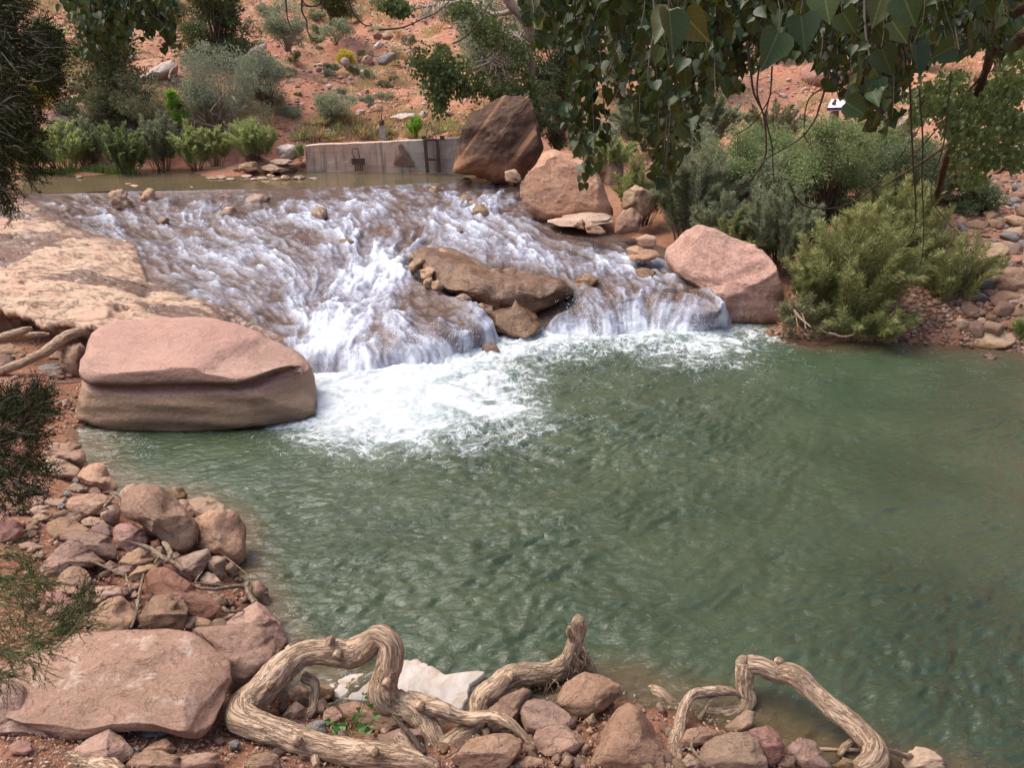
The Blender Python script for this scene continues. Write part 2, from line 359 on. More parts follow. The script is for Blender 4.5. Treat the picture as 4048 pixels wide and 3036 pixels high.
def groundz(q):
    q = np.asarray(q, float); x, y = q[..., 0], q[..., 1]
    i = np.clip(np.searchsorted(gx, x) - 1, 0, len(gx)-2); j = np.clip(np.searchsorted(gy, y) - 1, 0, len(gy)-2)
    u = (x - gx[i])/(gx[i+1]-gx[i]); v = (y - gy[j])/(gy[j+1]-gy[j])
    return GZ0[j, i]*(1-u)*(1-v) + GZ0[j, i+1]*u*(1-v) + GZ0[j+1, i]*(1-u)*v + GZ0[j+1, i+1]*u*v
def ghits(px, py):
    out = []
    for s in range(0, len(px), 500):
        d = ray(px[s:s+500], py[s:s+500]); t = np.concatenate([np.linspace(2.2, 14, 300), np.linspace(14.1, 60, 300)]); P = CAM + d[:, None]*t[None, :, None]; g = P[..., 2] - groundz(P[..., :2])
        k = np.argmax(g < 0, 1); k = np.where((g < 0).any(1), np.maximum(k, 1), len(t)-1); r = np.arange(len(k)); a = np.clip(g[r, k-1]/(g[r, k-1]-g[r, k]+1e-9), 0, 1)[:, None]; out.append(P[r, k-1]*(1-a) + P[r, k]*a)
    return np.vstack(out)
q = np.stack([GXX, GYY, GZ*0.5], -1)
far = sst(19.6, 24, GYY)
GZ = GZ + 0.03*fbm(q*3.1, 4, 3) + 0.018*fbm(q*11, 3, 8) + far*(0.35*fbm(q*0.55, 4, 5) + 0.10*ridged(q*1.6, 4, 6))*np.clip((GYY-19.5)/5, 0, 1)
pnear = ((GYY > 2) & (GYY < 8)); GZ = GZ - 0.02*pnear
def mat_ground():
    t = NT('red_earth'); co = t.coord(rand=False)
    n0 = t.noise(co, 0.35, 6, 0.6, 0.3); n1 = t.noise(co, 1.6, 8, 0.65); n2 = t.noise(co, 9, 8, 0.72); n3 = t.noise(co, 45, 5, 0.75)
    c = t.mix(t.mapr(n0, .4, .62), DIRT, (0.36, 0.185, 0.115)); c = t.mix(t.mapr(n1, .48, .68), c, (0.24, 0.11, 0.065))
    sx = t.n('ShaderNodeSeparateXYZ'); t.l(co, sx.inputs[0])
    hill = t.mapr(sx.outputs[1], 16.5, 20)
    c = t.mix(hill, c, t.mix(t.mapr(n1, .36, .62), (0.43, 0.175, 0.105), (0.46, 0.245, 0.155)))
    # dry straw ground cover patches on the hillside, and loose pebbles
    straw = t.math('MULTIPLY', t.mapr(t.noise(co, .55, 8, .7, .5), .49, .60), hill)
    c = t.mix(t.math('MULTIPLY', straw, .75), c, t.mix(n2, (0.26, 0.18, 0.095), (0.46, 0.32, 0.18)))
    v = t.n('ShaderNodeTexVoronoi'); t.l(co, v.inputs['Vector']); v.inputs['Scale'].default_value = 17
    peb = t.math('MULTIPLY', t.mapr(v.outputs['Distance'], .36, .28), t.mapr(t.noise(co, 2.3, 3), .47, .56))
    sv = t.n('ShaderNodeSeparateColor'); t.l(v.outputs['Color'], sv.inputs[0])
    c = t.mix(t.math('MULTIPLY', peb, .85), c, t.ramp(sv.outputs[0], [(0, (.20, .09, .06)), (.4, (.36, .19, .13)), (.75, (.44, .28, .20)), (1, (.55, .46, .38))]))
    v2 = t.n('ShaderNodeTexVoronoi'); t.l(co, v2.inputs['Vector']); v2.inputs['Scale'].default_value = 6.5; s2_ = t.n('ShaderNodeSeparateColor'); t.l(v2.outputs['Color'], s2_.inputs[0])
    pb2 = t.math('MULTIPLY', t.math('MULTIPLY', t.mapr(v2.outputs['Distance'], .34, .26), t.mapr(s2_.outputs[1], .5, .6)), t.math('MULTIPLY', hill, t.mapr(t.noise(co, .9, 4), .44, .54)))
    c = t.mix(pb2, c, t.ramp(s2_.outputs[0], [(0, (.22, .09, .06)), (.5, (.42, .20, .14)), (.8, (.52, .34, .26)), (1, (.6, .5, .42))])); peb = t.math('MAXIMUM', peb, pb2)
    c = t.mix(t.math('MULTIPLY', t.mapr(n2, .5, .35, 0, .6), hill), c, (.26, .10, .06))
    c = t.mix(t.mapr(n3, .35, .7, .35, 0), c, mul(DIRT, .35)); 
    wet = t.mapr(sx.outputs[2], 0.10, 0.0); lowy = t.mapr(sx.outputs[1], 13, 12); wet = t.math('MULTIPLY', wet, lowy)
    c = t.mix(wet, c, (0.10, 0.06, 0.03))
    t.set(t.p.inputs['Base Color'], c); t.set(t.p.inputs['Roughness'], t.mapr(wet, 0, 1, .95, .45, False)); t.p.inputs['Specular IOR Level'].default_value = .2
    b = t.bump(n2, .8, .05); b = t.bump(peb, .8, .02, b); b = t.bump(n3, .7, .01, b); t.l(b, t.p.inputs['Normal'])
    return t.m
M_ground = mat_ground()
V = np.stack([GXX, GYY, GZ], -1).reshape(-1, 3)
ground = obj('ground', V, [gridfaces(len(gy), len(gx))], M_ground, origin=(0, 0, 0)); tag(ground, 'red earth banks and stony hillside around the river', 'ground', kind='structure')

# ---- pool water
POOLF = [(400, 400, .95), (340, 400, .92), (450, 385, .8), (520, 372, .45), (560, 400, .2), (590, 420, .2), (335, 430, .75), (430, 420, .85), (380, 428, .78), (500, 410, .62), (545, 412, .42), (620, 364, .16), (600, 375, .12), (560, 352, .6), (560, 370, .3), (640, 350, .48), (700, 348, .55), (740, 355, .36), (780, 364, .2), (800, 372, .12), (430, 445, .48), (350, 446, .5), (300, 434, .5), (480, 437, .38), (600, 440, .14), (430, 465, .18), (700, 400, .08), (650, 380, .2), (600, 480, .05), (400, 490, .05), (300, 480, .0), (250, 450, .0), (800, 400, .05), (160, 437, .2), (130, 455, .18), (120, 440, .25), (200, 440, .08), (700, 500, .02), (900, 450, .03), (950, 370, .12), (850, 360, .08), (1000, 400, .04), (500, 560, .0), (300, 560, 0), (800, 600, 0), (600, 650, 0), (1000, 650, .0), (320, 645, .1), (300, 660, .25), (290, 632, .18), (350, 620, 0), (420, 650, .0), (250, 500, .0), (150, 480, 0), (1024, 500, 0), (550, 520, .0), (470, 320, 1), (300, 320, 1), (650, 330, .8)]
pf = np.array(POOLF); _pf = rbf(pf[:, :2]*np.array([1, 1.6]), pf[:, 2])
px_ = axis(-9.5, 11, lambda x: 0.024 if -4.2 < x < 6 else 0.06)
py_ = axis(2.4, 12.2, lambda y: 0.02 if y < 8 else 0.03)
X, Y = np.meshgrid(px_, py_)
def flowwarp(X, Y):
    w = np.stack([X*0.5, Y*0.5, np.zeros_like(X)], -1); return 0.55*fbm(w, 3, 21), 0.55*fbm(w, 3, 22)
wx, wy = flowwarp(X, Y)
ang = R(-28); U = (X+wx)*math.cos(ang) - (Y+wy)*math.sin(ang); Vv = (X+wx)*math.sin(ang) + (Y+wy)*math.cos(ang)
def wv(su, sv, seed, oct=2): return fbm(np.stack([U*su, Vv*sv, np.full_like(U, seed*3.3)], -1), oct, seed)
turb = np.exp(-((X+0.6)**2 + (Y-8.6)**2)/6.0) + np.exp(-((X-1.6)**2 + (Y-10)**2)/3.0)
dist = np.clip((9.5-Y)/7, 0, 1)
amp = 1.2*np.clip(.9 + 1.0*fbm(np.stack([X*.55, Y*.8, 0*X], -1), 3, 36), .65, 1.3)
Z = 0.032*wv(.9, 2.4, 31) + amp*(0.011*(1-2*np.abs(wv(2.2, 6.0, 32))) + 0.0120*(1-2*np.abs(wv(4.5, 15, 33, 3))) + 0.0060*(1-2*np.abs(wv(11, 34, 34))))
Z = Z*(0.9 + 0.9*turb + 0.6*dist)
calm = np.exp(-(((X+3.3)/1.6)**2 + ((Y-7.4)/.9)**2)); Z = Z*(1 - .8*np.clip(calm, 0, 1)) 
ppx, ppy, _ = proj(np.stack([X, Y, 0*X], -1))
FO = np.clip(_pf(np.stack([ppx, ppy*1.6], -1)), 0, 1)
FO = np.where((X < -6) | (Y < 3), 0, FO)
Z = Z + 0.05*FO*(0.5 + fbm(np.stack([X*3, Y*5, 0*X], -1), 4, 41)) + 0.03*FO*(.4-np.abs(fbm(np.stack([X*7, Y*12, 0*X], -1), 3, 42)))
gz = groundz(np.stack([X, Y], -1)); shallow = np.clip(1 - (-gz)/0.33, 0, 1)
def mat_pool():
    t = NT('green_river_water'); co = t.coord(rand=False); fo = t.attr('foam'); sh = t.attr('shallow')
    n1 = t.noise(co, .8, 4, .5); n2 = t.noise(co, 5, 6, .65)
    c = t.mix(t.mapr(n1, .35, .65), (0.031, 0.052, 0.026), (0.046, 0.069, 0.036))
    c = t.mix(t.mapr(sh, .35, 1.0), c, (0.085, 0.066, 0.034))
    wv_ = t.n('ShaderNodeTexNoise'); t.l(co, wv_.inputs[0]); wv_.inputs['Scale'].default_value = 2.6; wv_.inputs['Detail'].default_value = 5
    wc = t.vm('ADD', co, t.vm('MULTIPLY', t.vm('SUBTRACT', wv_.outputs['Color'], (.5, .5, .5)), (.55, .55, .0)))
    wa = t.vm('MULTIPLY', wc, (.8, 1.5, 1)); nn1 = t.noise(wa, 2.6, 8, .68, 1.0); rg1 = t.math('ABSOLUTE', t.math('SUBTRACT', t.noise(wa, 4.5, 5, .6, 1.4), .5)); cell = t.vor(wc, 9, 'DISTANCE_TO_EDGE')
    lace = t.math('ADD', t.mapr(rg1, .0, .07, .55, 0, False), t.mapr(cell, 0, .16, .25, 0, False))
    a = t.math('ADD', t.math('MULTIPLY', fo, 1.9), t.math('MULTIPLY', lace, t.mapr(fo, .05, .35, .1, 1)))
    a = t.math('ADD', a, t.math('MULTIPLY', t.math('SUBTRACT', nn1, .5), 2.3)); a = t.math('ADD', a, t.math('MULTIPLY', t.math('SUBTRACT', n2, .5), .9))
    f = t.mapr(a, .8, 1.75); f = t.math('MULTIPLY', f, t.mapr(fo, .03, .14))
    fl = t.vor(wc, 42, 'F1'); speck = t.math('MULTIPLY', t.mapr(fl, .30, .18), t.math('MULTIPLY', t.mapr(t.noise(co, 3.3, 5, .7), .50, .60), t.mapr(fo, .0, .2, .12, .9)))
    f = t.math('MAXIMUM', f, t.math('MULTIPLY', speck, .7)); f = t.math('MINIMUM', f, 1.0)
    milky = t.mapr(fo, .15, .9, 0, .55)
    c = t.mix(milky, c, (0.28, 0.36, 0.33)); c = t.mix(f, c, t.mix(t.mapr(nn1, .38, .6), (0.38, 0.44, 0.46), (0.55, 0.59, 0.62)))
    t.set(t.p.inputs['Base Color'], c); t.set(t.p.inputs['Roughness'], t.mapr(f, 0, 1, .03, .6, False)); t.p.inputs['IOR'].default_value = 1.333
    t.p.inputs['Specular IOR Level'].default_value = .8
    st = t.vm('MULTIPLY', co, (1, 2.4, 1)); b = t.bump(t.noise(st, 8, 6, .6, .8), .5, .04); b = t.bump(t.noise(st, 26, 4, .6, .5), .4, .010, b); b = t.bump(t.math('MULTIPLY', t.mapr(f, .5, 1), t.noise(wa, 11, 6, .65, 1.0)), .35, .03, b)
    t.l(b, t.p.inputs['Normal']); return t.m
M_pool = mat_pool()
pool = obj('pool_water', np.stack([X, Y, Z], -1).reshape(-1, 3), [gridfaces(len(py_), len(px_))], M_pool, origin=(0, 0, 0), attrs={'foam': FO.ravel(), 'shallow': shallow.ravel()})
tag(pool, 'rippled green pool water below the rapids with white foam', 'water', kind='structure')

# ---- pond and rapids share the lip line
def pl(pts):
    p = np.array(pts, float); return lambda x: np.interp(x, p[:, 0], p[:, 1])
lipy = pl([(-90, 197), (40, 194), (120, 191), (250, 189.5), (350, 187), (440, 183), (480, 178), (515, 175), (530, 176)])
C = np.arange(-90, 531, 3.0); rows = 34
LP = PZ(C, lipy(C), 1.0)
YB = 19.6; t_ = np.linspace(0, 1, rows)[:, None]
PX = LP[None, :, 0]*(1 + 0.0*t_) + (t_*(-0.9))*(C[None] < 600) * 0; PYY = LP[None, :, 1]*(1-t_) + YB*t_
PXX = LP[None, :, 0]*(1 + t_*(YB/LP[None, :, 1] - 1))
pz = 1.0 + 0.004*fbm(np.stack([PXX*2, PYY*6, 0*PXX], -1), 3, 51)
def mat_pond():
    t = NT('still_pond_water'); co = t.coord(rand=False); n1 = t.noise(co, .7, 4)
    c = t.mix(t.mapr(n1, .4, .6), (0.120, 0.085, 0.050), (0.095, 0.078, 0.045))
    t.set(t.p.inputs['Base Color'], c); t.p.inputs['Roughness'].default_value = .07; t.p.inputs['IOR'].default_value = 1.333
    st = t.vm('MULTIPLY', co, (1, 3.2, 1)); b = t.bump(t.noise(st, 3.5, 5, .6, .4), .10, .02); b = t.bump(t.noise(st, 14, 4, .6), .05, .01, b)
    t.l(b, t.p.inputs['Normal']); return t.m
pond = obj('pond_water', np.stack([PXX, PYY, pz], -1).reshape(-1, 3), [gridfaces(rows, len(C))], mat_pond(), origin=(0, 0, 0))
tag(pond, 'calm brown green water held above the lip of the rapids', 'water', kind='structure')

# rapids
RZ = [(-60, 197, .995), (40, 194, 1.0), (300, 189, 1.0), (440, 183, 1.0), (515, 176, 1.0), (60, 215, .93), (300, 215, .88), (400, 212, .88), (500, 210, .88), (150, 250, .73), (300, 250, .68), (400, 250, .62), (520, 240, .70), (620, 246, .60), (680, 255, .56), (200, 290, .53), (300, 290, .44), (370, 290, .38), (450, 265, .57), (600, 270, .54), (700, 282, .50), (250, 318, .40), (300, 333, .33),
      (318, 352, .27), (350, 338, .30), (400, 340, .33), (440, 330, .36), (470, 332, .33), (490, 330, .25), (560, 302, .42), (590, 298, .42), (620, 298, .42), (660, 298, .42), (700, 300, .42), (718, 312, .38),
      (318, 388, -.10), (345, 392, -.10), (400, 378, -.10), (470, 360, -.10), (500, 352, -.10), (540, 348, -.10), (570, 345, -.10), (640, 341, -.10), (720, 334, -.10), (370, 362, .16), (430, 352, .2), (600, 322, .2), (680, 320, .2)]
rz = np.array(RZ); _rz = rbf(rz[:, :2], rz[:, 2])
top_ = pl([(-90, 197), (40, 194), (120, 191), (250, 189.5), (350, 187), (440, 183), (480, 178), (515, 175), (524, 181), (540, 205), (556, 219), (600, 231), (640, 240), (672, 250), (700, 276), (725, 306), (732, 320)])
bot_ = pl([(-90, 205), (20, 212), (60, 228), (95, 245), (120, 262), (140, 285), (190, 306), (235, 326), (270, 346), (294, 368), (308, 390), (325, 396), (400, 380), (470, 363), (500, 356), (560, 349), (640, 344), (732, 340)])
C = np.arange(-90, 732.5, 1.25); nr = 200
tt = np.linspace(0, 1, nr)[:, None]
GPX = np.repeat(C[None], nr, 0); GPY = top_(C)[None]*(1-tt) + bot_(C)[None]*tt
rzv = _rz(np.stack([GPX, GPY], -1)); lipfix = (1.0 - rzv[0])*(C < 526); rzv = rzv + lipfix[None]*np.exp(-tt*18) + .004*np.exp(-tt*200); WP = PZ(GPX, GPY, rzv)
FLW = [(0, 205, 12, 2), (100, 212, 12, 5), (150, 250, 12, 6), (250, 250, 12, 8), (300, 300, 12, 9), (250, 205, 3, 6), (350, 205, 4, 7), (450, 205, -2, 7), (380, 262, -5, 9), (400, 245, -8, 6), (350, 300, -8, 8), (320, 340, -3, 8), (345, 370, -1, 8), (400, 330, 3, 7), (400, 365, 1, 8), (450, 340, 6, 7), (430, 310, 8, 5), (480, 235, 8, 4), (560, 262, 12, 5), (600, 282, 2, 8), (640, 300, 0, 8), (640, 330, 0, 8), (700, 310, 1, 8), (560, 320, 2, 8), (680, 275, 8, 4), (200, 300, 12, 5)]
fl = np.array(FLW, float)
def onsurf(a): return PZ(a[:, 0], a[:, 1], _rz(a[:, :2]))
A0 = onsurf(fl[:, :2]); A1 = onsurf(fl[:, :2] + fl[:, 2:]*0.6); dv = (A1-A0)[:, :2]; dv /= np.linalg.norm(dv, axis=1)[:, None]
def fdir(xy):
    d2 = ((xy[:, None] - A0[None, :, :2])**2).sum(2) + 0.15; w = 1/d2**1.6; v = w @ dv
    v = v/(np.linalg.norm(v, axis=1)[:, None]+1e-9)
    return v
XY = WP[..., :2].reshape(-1, 2)
gxs = np.linspace(-12.5, 4.5, 170); gys = np.linspace(8, 17.5, 95)   # direction field on a grid, bilinear
DG = fdir(np.stack(np.meshgrid(gxs, gys), -1).reshape(-1, 2)).reshape(95, 170, 2)
wob = np.stack(np.meshgrid(gxs, gys, [0]), -1)[:, :, 0] if False else np.stack(list(np.meshgrid(gxs, gys)) + [np.zeros((95, 170))], -1)
an = 0.75*fbm(wob*0.9, 3, 61); ca, sa = np.cos(an), np.sin(an); DG = np.stack([DG[..., 0]*ca - DG[..., 1]*sa, DG[..., 0]*sa + DG[..., 1]*ca], -1)
def dirb(xy):
    u = np.clip((xy[:, 0]+12.5)/17*169, 0, 168.99); v = np.clip((xy[:, 1]-8)/9.5*94, 0, 93.99)
    i, j = u.astype(int), v.astype(int); fu, fv = (u-i)[:, None], (v-j)[:, None]
    return (DG[j, i]*(1-fu)*(1-fv) + DG[j, i+1]*fu*(1-fv) + DG[j+1, i]*(1-fu)*fv + DG[j+1, i+1]*fu*fv)
def lic(xy, scale, L, n, seed, oct=1):
    acc = 0; wsum = 0
    for sgn in (1, -1):
        p = xy.copy()
        for k in range(n):
            w = 1 - k/n; q = np.concatenate([p*scale, np.zeros((len(p), 1))], 1)
            acc = acc + w*(fbm(q, oct, seed) if oct > 1 else vn(q, seed)); wsum += w*w
            p = p + sgn*dirb(p)*L/n
    return acc/math.sqrt(wsum)
_w = np.concatenate([XY, np.zeros((len(XY), 1))], 1); XYw = XY + .07*np.stack([fbm(_w*2.2, 3, 64), fbm(_w*2.2, 3, 65)], 1) + .018*np.stack([fbm(_w*8, 2, 66), fbm(_w*8, 2, 67)], 1)
s1 = lic(XYw, 3.2, .9, 7, 71); s2 = lic(XYw, 9.0, .50, 7, 72); s3 = lic(XYw, 22.0, .23, 6, 73); iso = fbm(_w*5.5, 4, 68); iso = iso/iso.std()
s4 = lic(XYw, 46.0, .11, 4, 74)
s1, s2, s3, s4 = [s/(s.std()+1e-9) for s in (s1, s2, s3, s4)]
FD = [(40, 196, .0), (150, 193, .05), (300, 191, .02), (440, 186, .05), (510, 180, .0), (100, 202, .35), (150, 205, .42), (200, 202, .22), (250, 207, .36), (300, 199, .35), (350, 197, .36), (400, 197, .45), (450, 195, .45), (500, 190, .35),
      (0, 205, .02), (30, 208, .05), (60, 222, .12), (100, 218, .42), (150, 218, .5), (200, 216, .5), (260, 216, .55), (320, 216, .72), (355, 222, .5), (400, 215, .45), (450, 220, .52), (500, 213, .55), (530, 212, .25),
      (70, 232, .05), (120, 236, .25), (180, 234, .5), (240, 236, .42), (300, 236, .5), (345, 236, .62), (385, 228, .28), (430, 240, .6), (480, 235, .66), (515, 236, .55), (550, 236, .06), (610, 240, -.1), (660, 250, -.1),
      (140, 262, .2), (200, 252, .42), (250, 262, .5), (300, 256, .42), (340, 252, .72), (378, 256, .85), (400, 258, .8), (430, 262, .2), (160, 285, .08), (210, 282, .42), (260, 285, .42), (310, 280, .42), (345, 282, .85), (390, 275, .8), (405, 290, .55), (440, 285, .05), (480, 256, .5), (540, 259, .66), (580, 265, .6),
      (220, 305, .35), (270, 305, .36), (318, 310, .72), (350, 306, .75), (385, 308, .42), (420, 300, .3), (455, 312, .25), (480, 320, .5), (250, 320, .2), (280, 333, .35), (310, 335, .85), (335, 345, .9), (365, 332, .4), (400, 330, .45), (440, 330, .45), (470, 340, .8),
      (330, 372, .92), (370, 362, .72), (385, 350, .42), (400, 358, .8), (440, 352, .82), (480, 352, .9), (500, 350, .95), (610, 262, .75), (645, 272, .75), (680, 276, .35), (590, 280, .25), (640, 288, .08), (690, 290, .12), (540, 285, -.2), (520, 300, -.2), (560, 296, .05), (600, 296, .15), (560, 325, .8), (585, 312, .5), (620, 322, .85), (640, 305, .4), (665, 305, .45), (665, 330, .85), (695, 305, .5), (705, 328, .95), (690, 285, .1)]
fd = np.array(FD); FDN = rbf(fd[:, :2]*np.array([1, 1.7]), fd[:, 2])(np.stack([GPX, GPY*1.7], -1)).ravel()
foam = FDN*1.6 - 0.95 + 0.17*s1 + 0.19*s2 + 0.13*s3 + 0.09*s4 + 0.14*iso
foam = foam - .07*sst(330, 250, GPX.ravel()); foam = np.where(FDN < 0.02, -1, foam) 
zb = 0.016*s1 + 0.012*s2 + 0.004*s3 + 0.008*iso + 0.06*fbm(np.concatenate([XY*1.8, np.zeros((len(XY), 1))], 1), 3, 75)
ff = np.clip(foam, 0, 1)
zb = zb + np.sqrt(ff)*(0.015 + 0.018*np.abs(vn(np.concatenate([XY*12, np.zeros((len(XY), 1))], 1), 76)) + 0.004*s4 + 0.005*s3)
BARP = np.array([(408, 258), (416, 247), (440, 246), (468, 256), (492, 262), (520, 265), (550, 272), (574, 281), (586, 293), (574, 305), (556, 312), (547, 320), (548, 336), (500, 338), (494, 320), (478, 306), (458, 299), (436, 292), (420, 278), (408, 268)], float)
bc_ = np.array([505., 290.]); bth, bR = polyR(BARP, bc_); brr = np.hypot(GPX-bc_[0], GPY-bc_[1])/np.interp(np.arctan2(GPY-bc_[1], GPX-bc_[0]), bth, bR, period=2*np.pi); barr = sst(1.08, .86, brr).ravel()
edge = (np.minimum(1, tt*9)*np.ones_like(GPX)).ravel(); calmr = sst(.02, .2, FDN)
steep = ((rzv < .36) & (GPY > 300)).ravel(); zb = zb*edge*(0.25 + 0.75*calmr)*np.where(steep, .45, 1)
WPf = WP.reshape(-1, 3).copy(); WPf[:, 2] += zb - barr*.26
# push the falls' face out along the view-independent fall direction for broken curtains
face = ((rzv < .3) & (GPY > 325) & (GPX > 310)).ravel(); hh = vn(np.stack([XY[:, 0]*10, XY[:, 1]*1.5, WPf[:, 2]*3], 1), 78)
WPf[:, 1] -= face*0.03*np.abs(hh)
al = np.einsum('ij,ij->i', XY, dirb(XY))
def mat_rapids():
    t = NT('rushing_water'); co = t.coord(rand=False); fo = t.attr('foam'); 
    n1 = t.noise(co, 7, 6, .7, .5); n2 = t.noise(co, 26, 6, .75, .6); n3 = t.noise(co, 2, 4)
    a = t.math('ADD', fo, t.math('MULTIPLY', t.math('SUBTRACT', n1, .5), .9)); a = t.math('ADD', a, t.math('MULTIPLY', t.math('SUBTRACT', n2, .5), 1.3))
    f = t.mapr(a, -.2, .8)
    veil = t.mapr(a, -.8, .1, 0, .5)
    c = t.mix(t.mapr(n3, .38, .62), (0.085, 0.056, 0.045), (0.130, 0.086, 0.066)); c = t.mix(t.mapr(n1, .6, .4, 0, .5), c, (.05, .032, .022))
    c = t.mix(veil, c, (0.30, 0.32, 0.39)); c = t.mix(f, c, t.mix(t.mapr(fo, .15, .95), (0.40, 0.45, 0.55), (0.57, 0.61, 0.66)))
    t.set(t.p.inputs['Base Color'], c); t.set(t.p.inputs['Roughness'], t.mapr(f, 0, 1, .10, .55, False)); t.p.inputs['IOR'].default_value = 1.333
    b = t.bump(n1, .5, .04); b = t.bump(n2, .6, .015, b); t.l(b, t.p.inputs['Normal']); return t.m
M_rap = mat_rapids()
rap = obj('rapids_water', WPf, [gridfaces(nr, len(C))], M_rap, origin=(0, 0, 0), attrs={'foam': foam})
tag(rap, 'white water rushing over brown bedrock between pond and pool', 'water', kind='structure')
def rapz(px, py): return float(_rz(np.array([[px, py]]))[0])

# spray droplets over the two falls
rng = np.random.default_rng(5)
sp = []
for (a, b, y0, y1, n) in [(322, 505, 345, 385, 1500), (555, 715, 300, 345, 1300), (300, 420, 250, 340, 500), (460, 640, 215, 275, 350), (200, 330, 205, 260, 350)]:
    x = rng.uniform(a, b, n); y = rng.uniform(y0, y1, n) - (x-a)/(b-a)*(22 if y0 > 340 else (8 if y0 == 300 else 0)); p = PZ(x, y, np.maximum(_rz(np.stack([x, y], 1)), 0)); 
    keep = fbm(p*2.5, 2, 99) > -.05
    p = p[keep]; p[:, 2] += 0.02 + np.abs(rng.normal(0, .06, len(p))); p[:, 1] -= rng.uniform(0, .12, len(p)); sp.append(p)
sp = np.vstack(sp); iv, if_ = ico(1); rr = rng.uniform(.0015, .005, len(sp))
SV = (sp[:, None] + iv[None]*rr[:, None, None]*np.array([1, 1, 1.5])).reshape(-1, 3); SF = (if_[None] + (np.arange(len(sp))*len(iv))[:, None, None]).reshape(-1, 3)
tw = NT('white_spray'); tw.p.inputs['Base Color'].default_value = (.85, .88, .92, 1); tw.p.inputs['Roughness'].default_value = .3
tag(obj('water_spray', SV, [SF], tw.m, origin=(0, 0, 0)), 'white droplets thrown up over the falls and rapids', 'spray', kind='stuff')

# ---- sandstone ledge on the left
lt = pl([(-120, 200), (0, 198), (28, 204), (45, 214), (68, 228), (100, 236), (134, 243), (141, 262), (148, 284), (203, 300), (248, 323), (280, 337), (318, 352)])
lf = pl([(-120, 303), (0, 306), (40, 316), (78, 321), (104, 326), (160, 332), (240, 346), (280, 358), (318, 380)])
C = np.arange(-120, 284.1, 1.25); nl_ = 150; s_ = np.linspace(0, 1, nl_)[:, None]
LX = np.repeat(C[None], nl_, 0)
back = lt(C) + 2.5*vn(np.stack([C*.05, 0*C, 0*C], 1), 80)*(C < 240)
LY = back[None]*(1-s_) + (lf(C) + 1.5*vn(np.stack([C*.09, 0*C, 0*C], 1), 81))[None]*s_
LZc = np.array([(-120, 200, 1.02), (0, 198, 1.02), (45, 214, .97), (68, 228, .90), (134, 243, .80), (141, 262, .72), (148, 284, .60), (203, 300, .53), (248, 323, .43), (280, 337, .36), (318, 352, .30), (-120, 303, .86), (0, 306, .82), (40, 316, .80), (104, 326, .76), (160, 322, .70), (240, 328, .45), (270, 340, .36), (318, 362, .28), (0, 260, .92), (80, 270, .84), (0, 230, .97), (100, 300, .78), (180, 315, .6)])
LZ = rbf(LZc[:, :2], LZc[:, 2])(np.stack([LX, LY], -1)); P = PZ(LX, LY, LZ)
q = P*np.array([1, 1, 1.0]); big = fbm(q*np.array([.9, 1.5, 1]), 4, 83)
terr = np.floor(big*7 + .5*fbm(q*3, 3, 84))/7; terr = terr*0.75 + big*.25
pits = sst(.28, .5, fbm(q*np.array([4, 6, 4]), 3, 85))
P[..., 2] += (0.10*terr + 0.06*(np.floor(fbm(q*2.6, 3, 90)*7)/7) + 0.02*fbm(q*4, 4, 86) + 0.007*ridged(q*9, 3, 87) - .07*pits)*np.minimum(1, s_*8+.15) + .015
wet = np.clip(sst(.12, -.08, big) + sst(.35, 0, s_*np.ones_like(LX))*.7, 0, 1)*(1 - sst(.55, .8, s_))
# overhanging front skirt
SK = []
edge = P[-1]; nz = vn(edge*7, 88)[:, None]; nz2 = vn(edge*20, 89)[:, None]
for k, (dy, dz) in enumerate([(-.03, -.03), (-.035, -.07), (.02, -.11), (.12, -.13), (.3, -.16), (.5, -.35), (.55, -.8)]):
    e = edge.copy(); e[:, 1] += dy + .05*nz[:, 0]*(k > 0) + .025*nz2[:, 0]; e[:, 2] += dz - .03*nz[:, 0] + .02*nz2[:, 0]; SK.append(e)
P2 = np.concatenate([P, np.stack(SK)], 0); wet2 = np.concatenate([wet, np.zeros((len(SK), len(C)))], 0)
def mat_ledge():
    t = NT('sandstone_ledge'); co = t.coord(rand=False); w = t.attr('wet')
    n1 = t.noise(co, 1.4, 7, .65, .6); n2 = t.noise(co, 6, 8, .7); n3 = t.noise(co, 40, 5, .7)
    c = t.mix(t.mapr(n1, .4, .62), (0.43, 0.31, 0.215), (0.41, 0.265, 0.185)); c = t.mix(t.mapr(n2, .55, .7, 0, .5), c, (0.52, 0.40, 0.29)); c = t.mix(t.mapr(n2, .44, .32, 0, .7), c, (0.16, .095, .065)); fr = t.math('ABSOLUTE', t.math('SUBTRACT', t.noise(t.vm('MULTIPLY', co, (1, 2.2, 1)), 1.7, 6, .6, 1.0), .5)); c = t.mix(t.mapr(fr, .02, .0, 0, .7), c, (.10, .06, .045))
    c = t.mix(t.mapr(n3, .4, .25, 0, .7), c, (.10, .065, .045))
    wf = t.mapr(t.math('ADD', w, t.math('MULTIPLY', t.math('SUBTRACT', n2, .5), 1.2)), .45, .8)
    c = t.mix(wf, c, t.mix(n1, (.12, .07, .05), (.19, .115, .08)))
    t.set(t.p.inputs['Base Color'], c); t.set(t.p.inputs['Roughness'], t.mapr(wf, 0, 1, .88, .2, False)); t.p.inputs['Specular IOR Level'].default_value = .4
    b = t.bump(t.mapr(fr, 0, .03), .6, .03); b = t.bump(n2, .7, .03, b); b = t.bump(n3, .5, .008, b); t.l(b, t.p.inputs['Normal']); return t.m
led = obj('rock_ledge', P2.reshape(-1, 3), [gridfaces(len(P2), len(C))], mat_ledge(), attrs={'wet': wet2.ravel()})
tag(led, 'broad flat tan sandstone ledge with wet hollows beside the rapids', 'rock ledge')

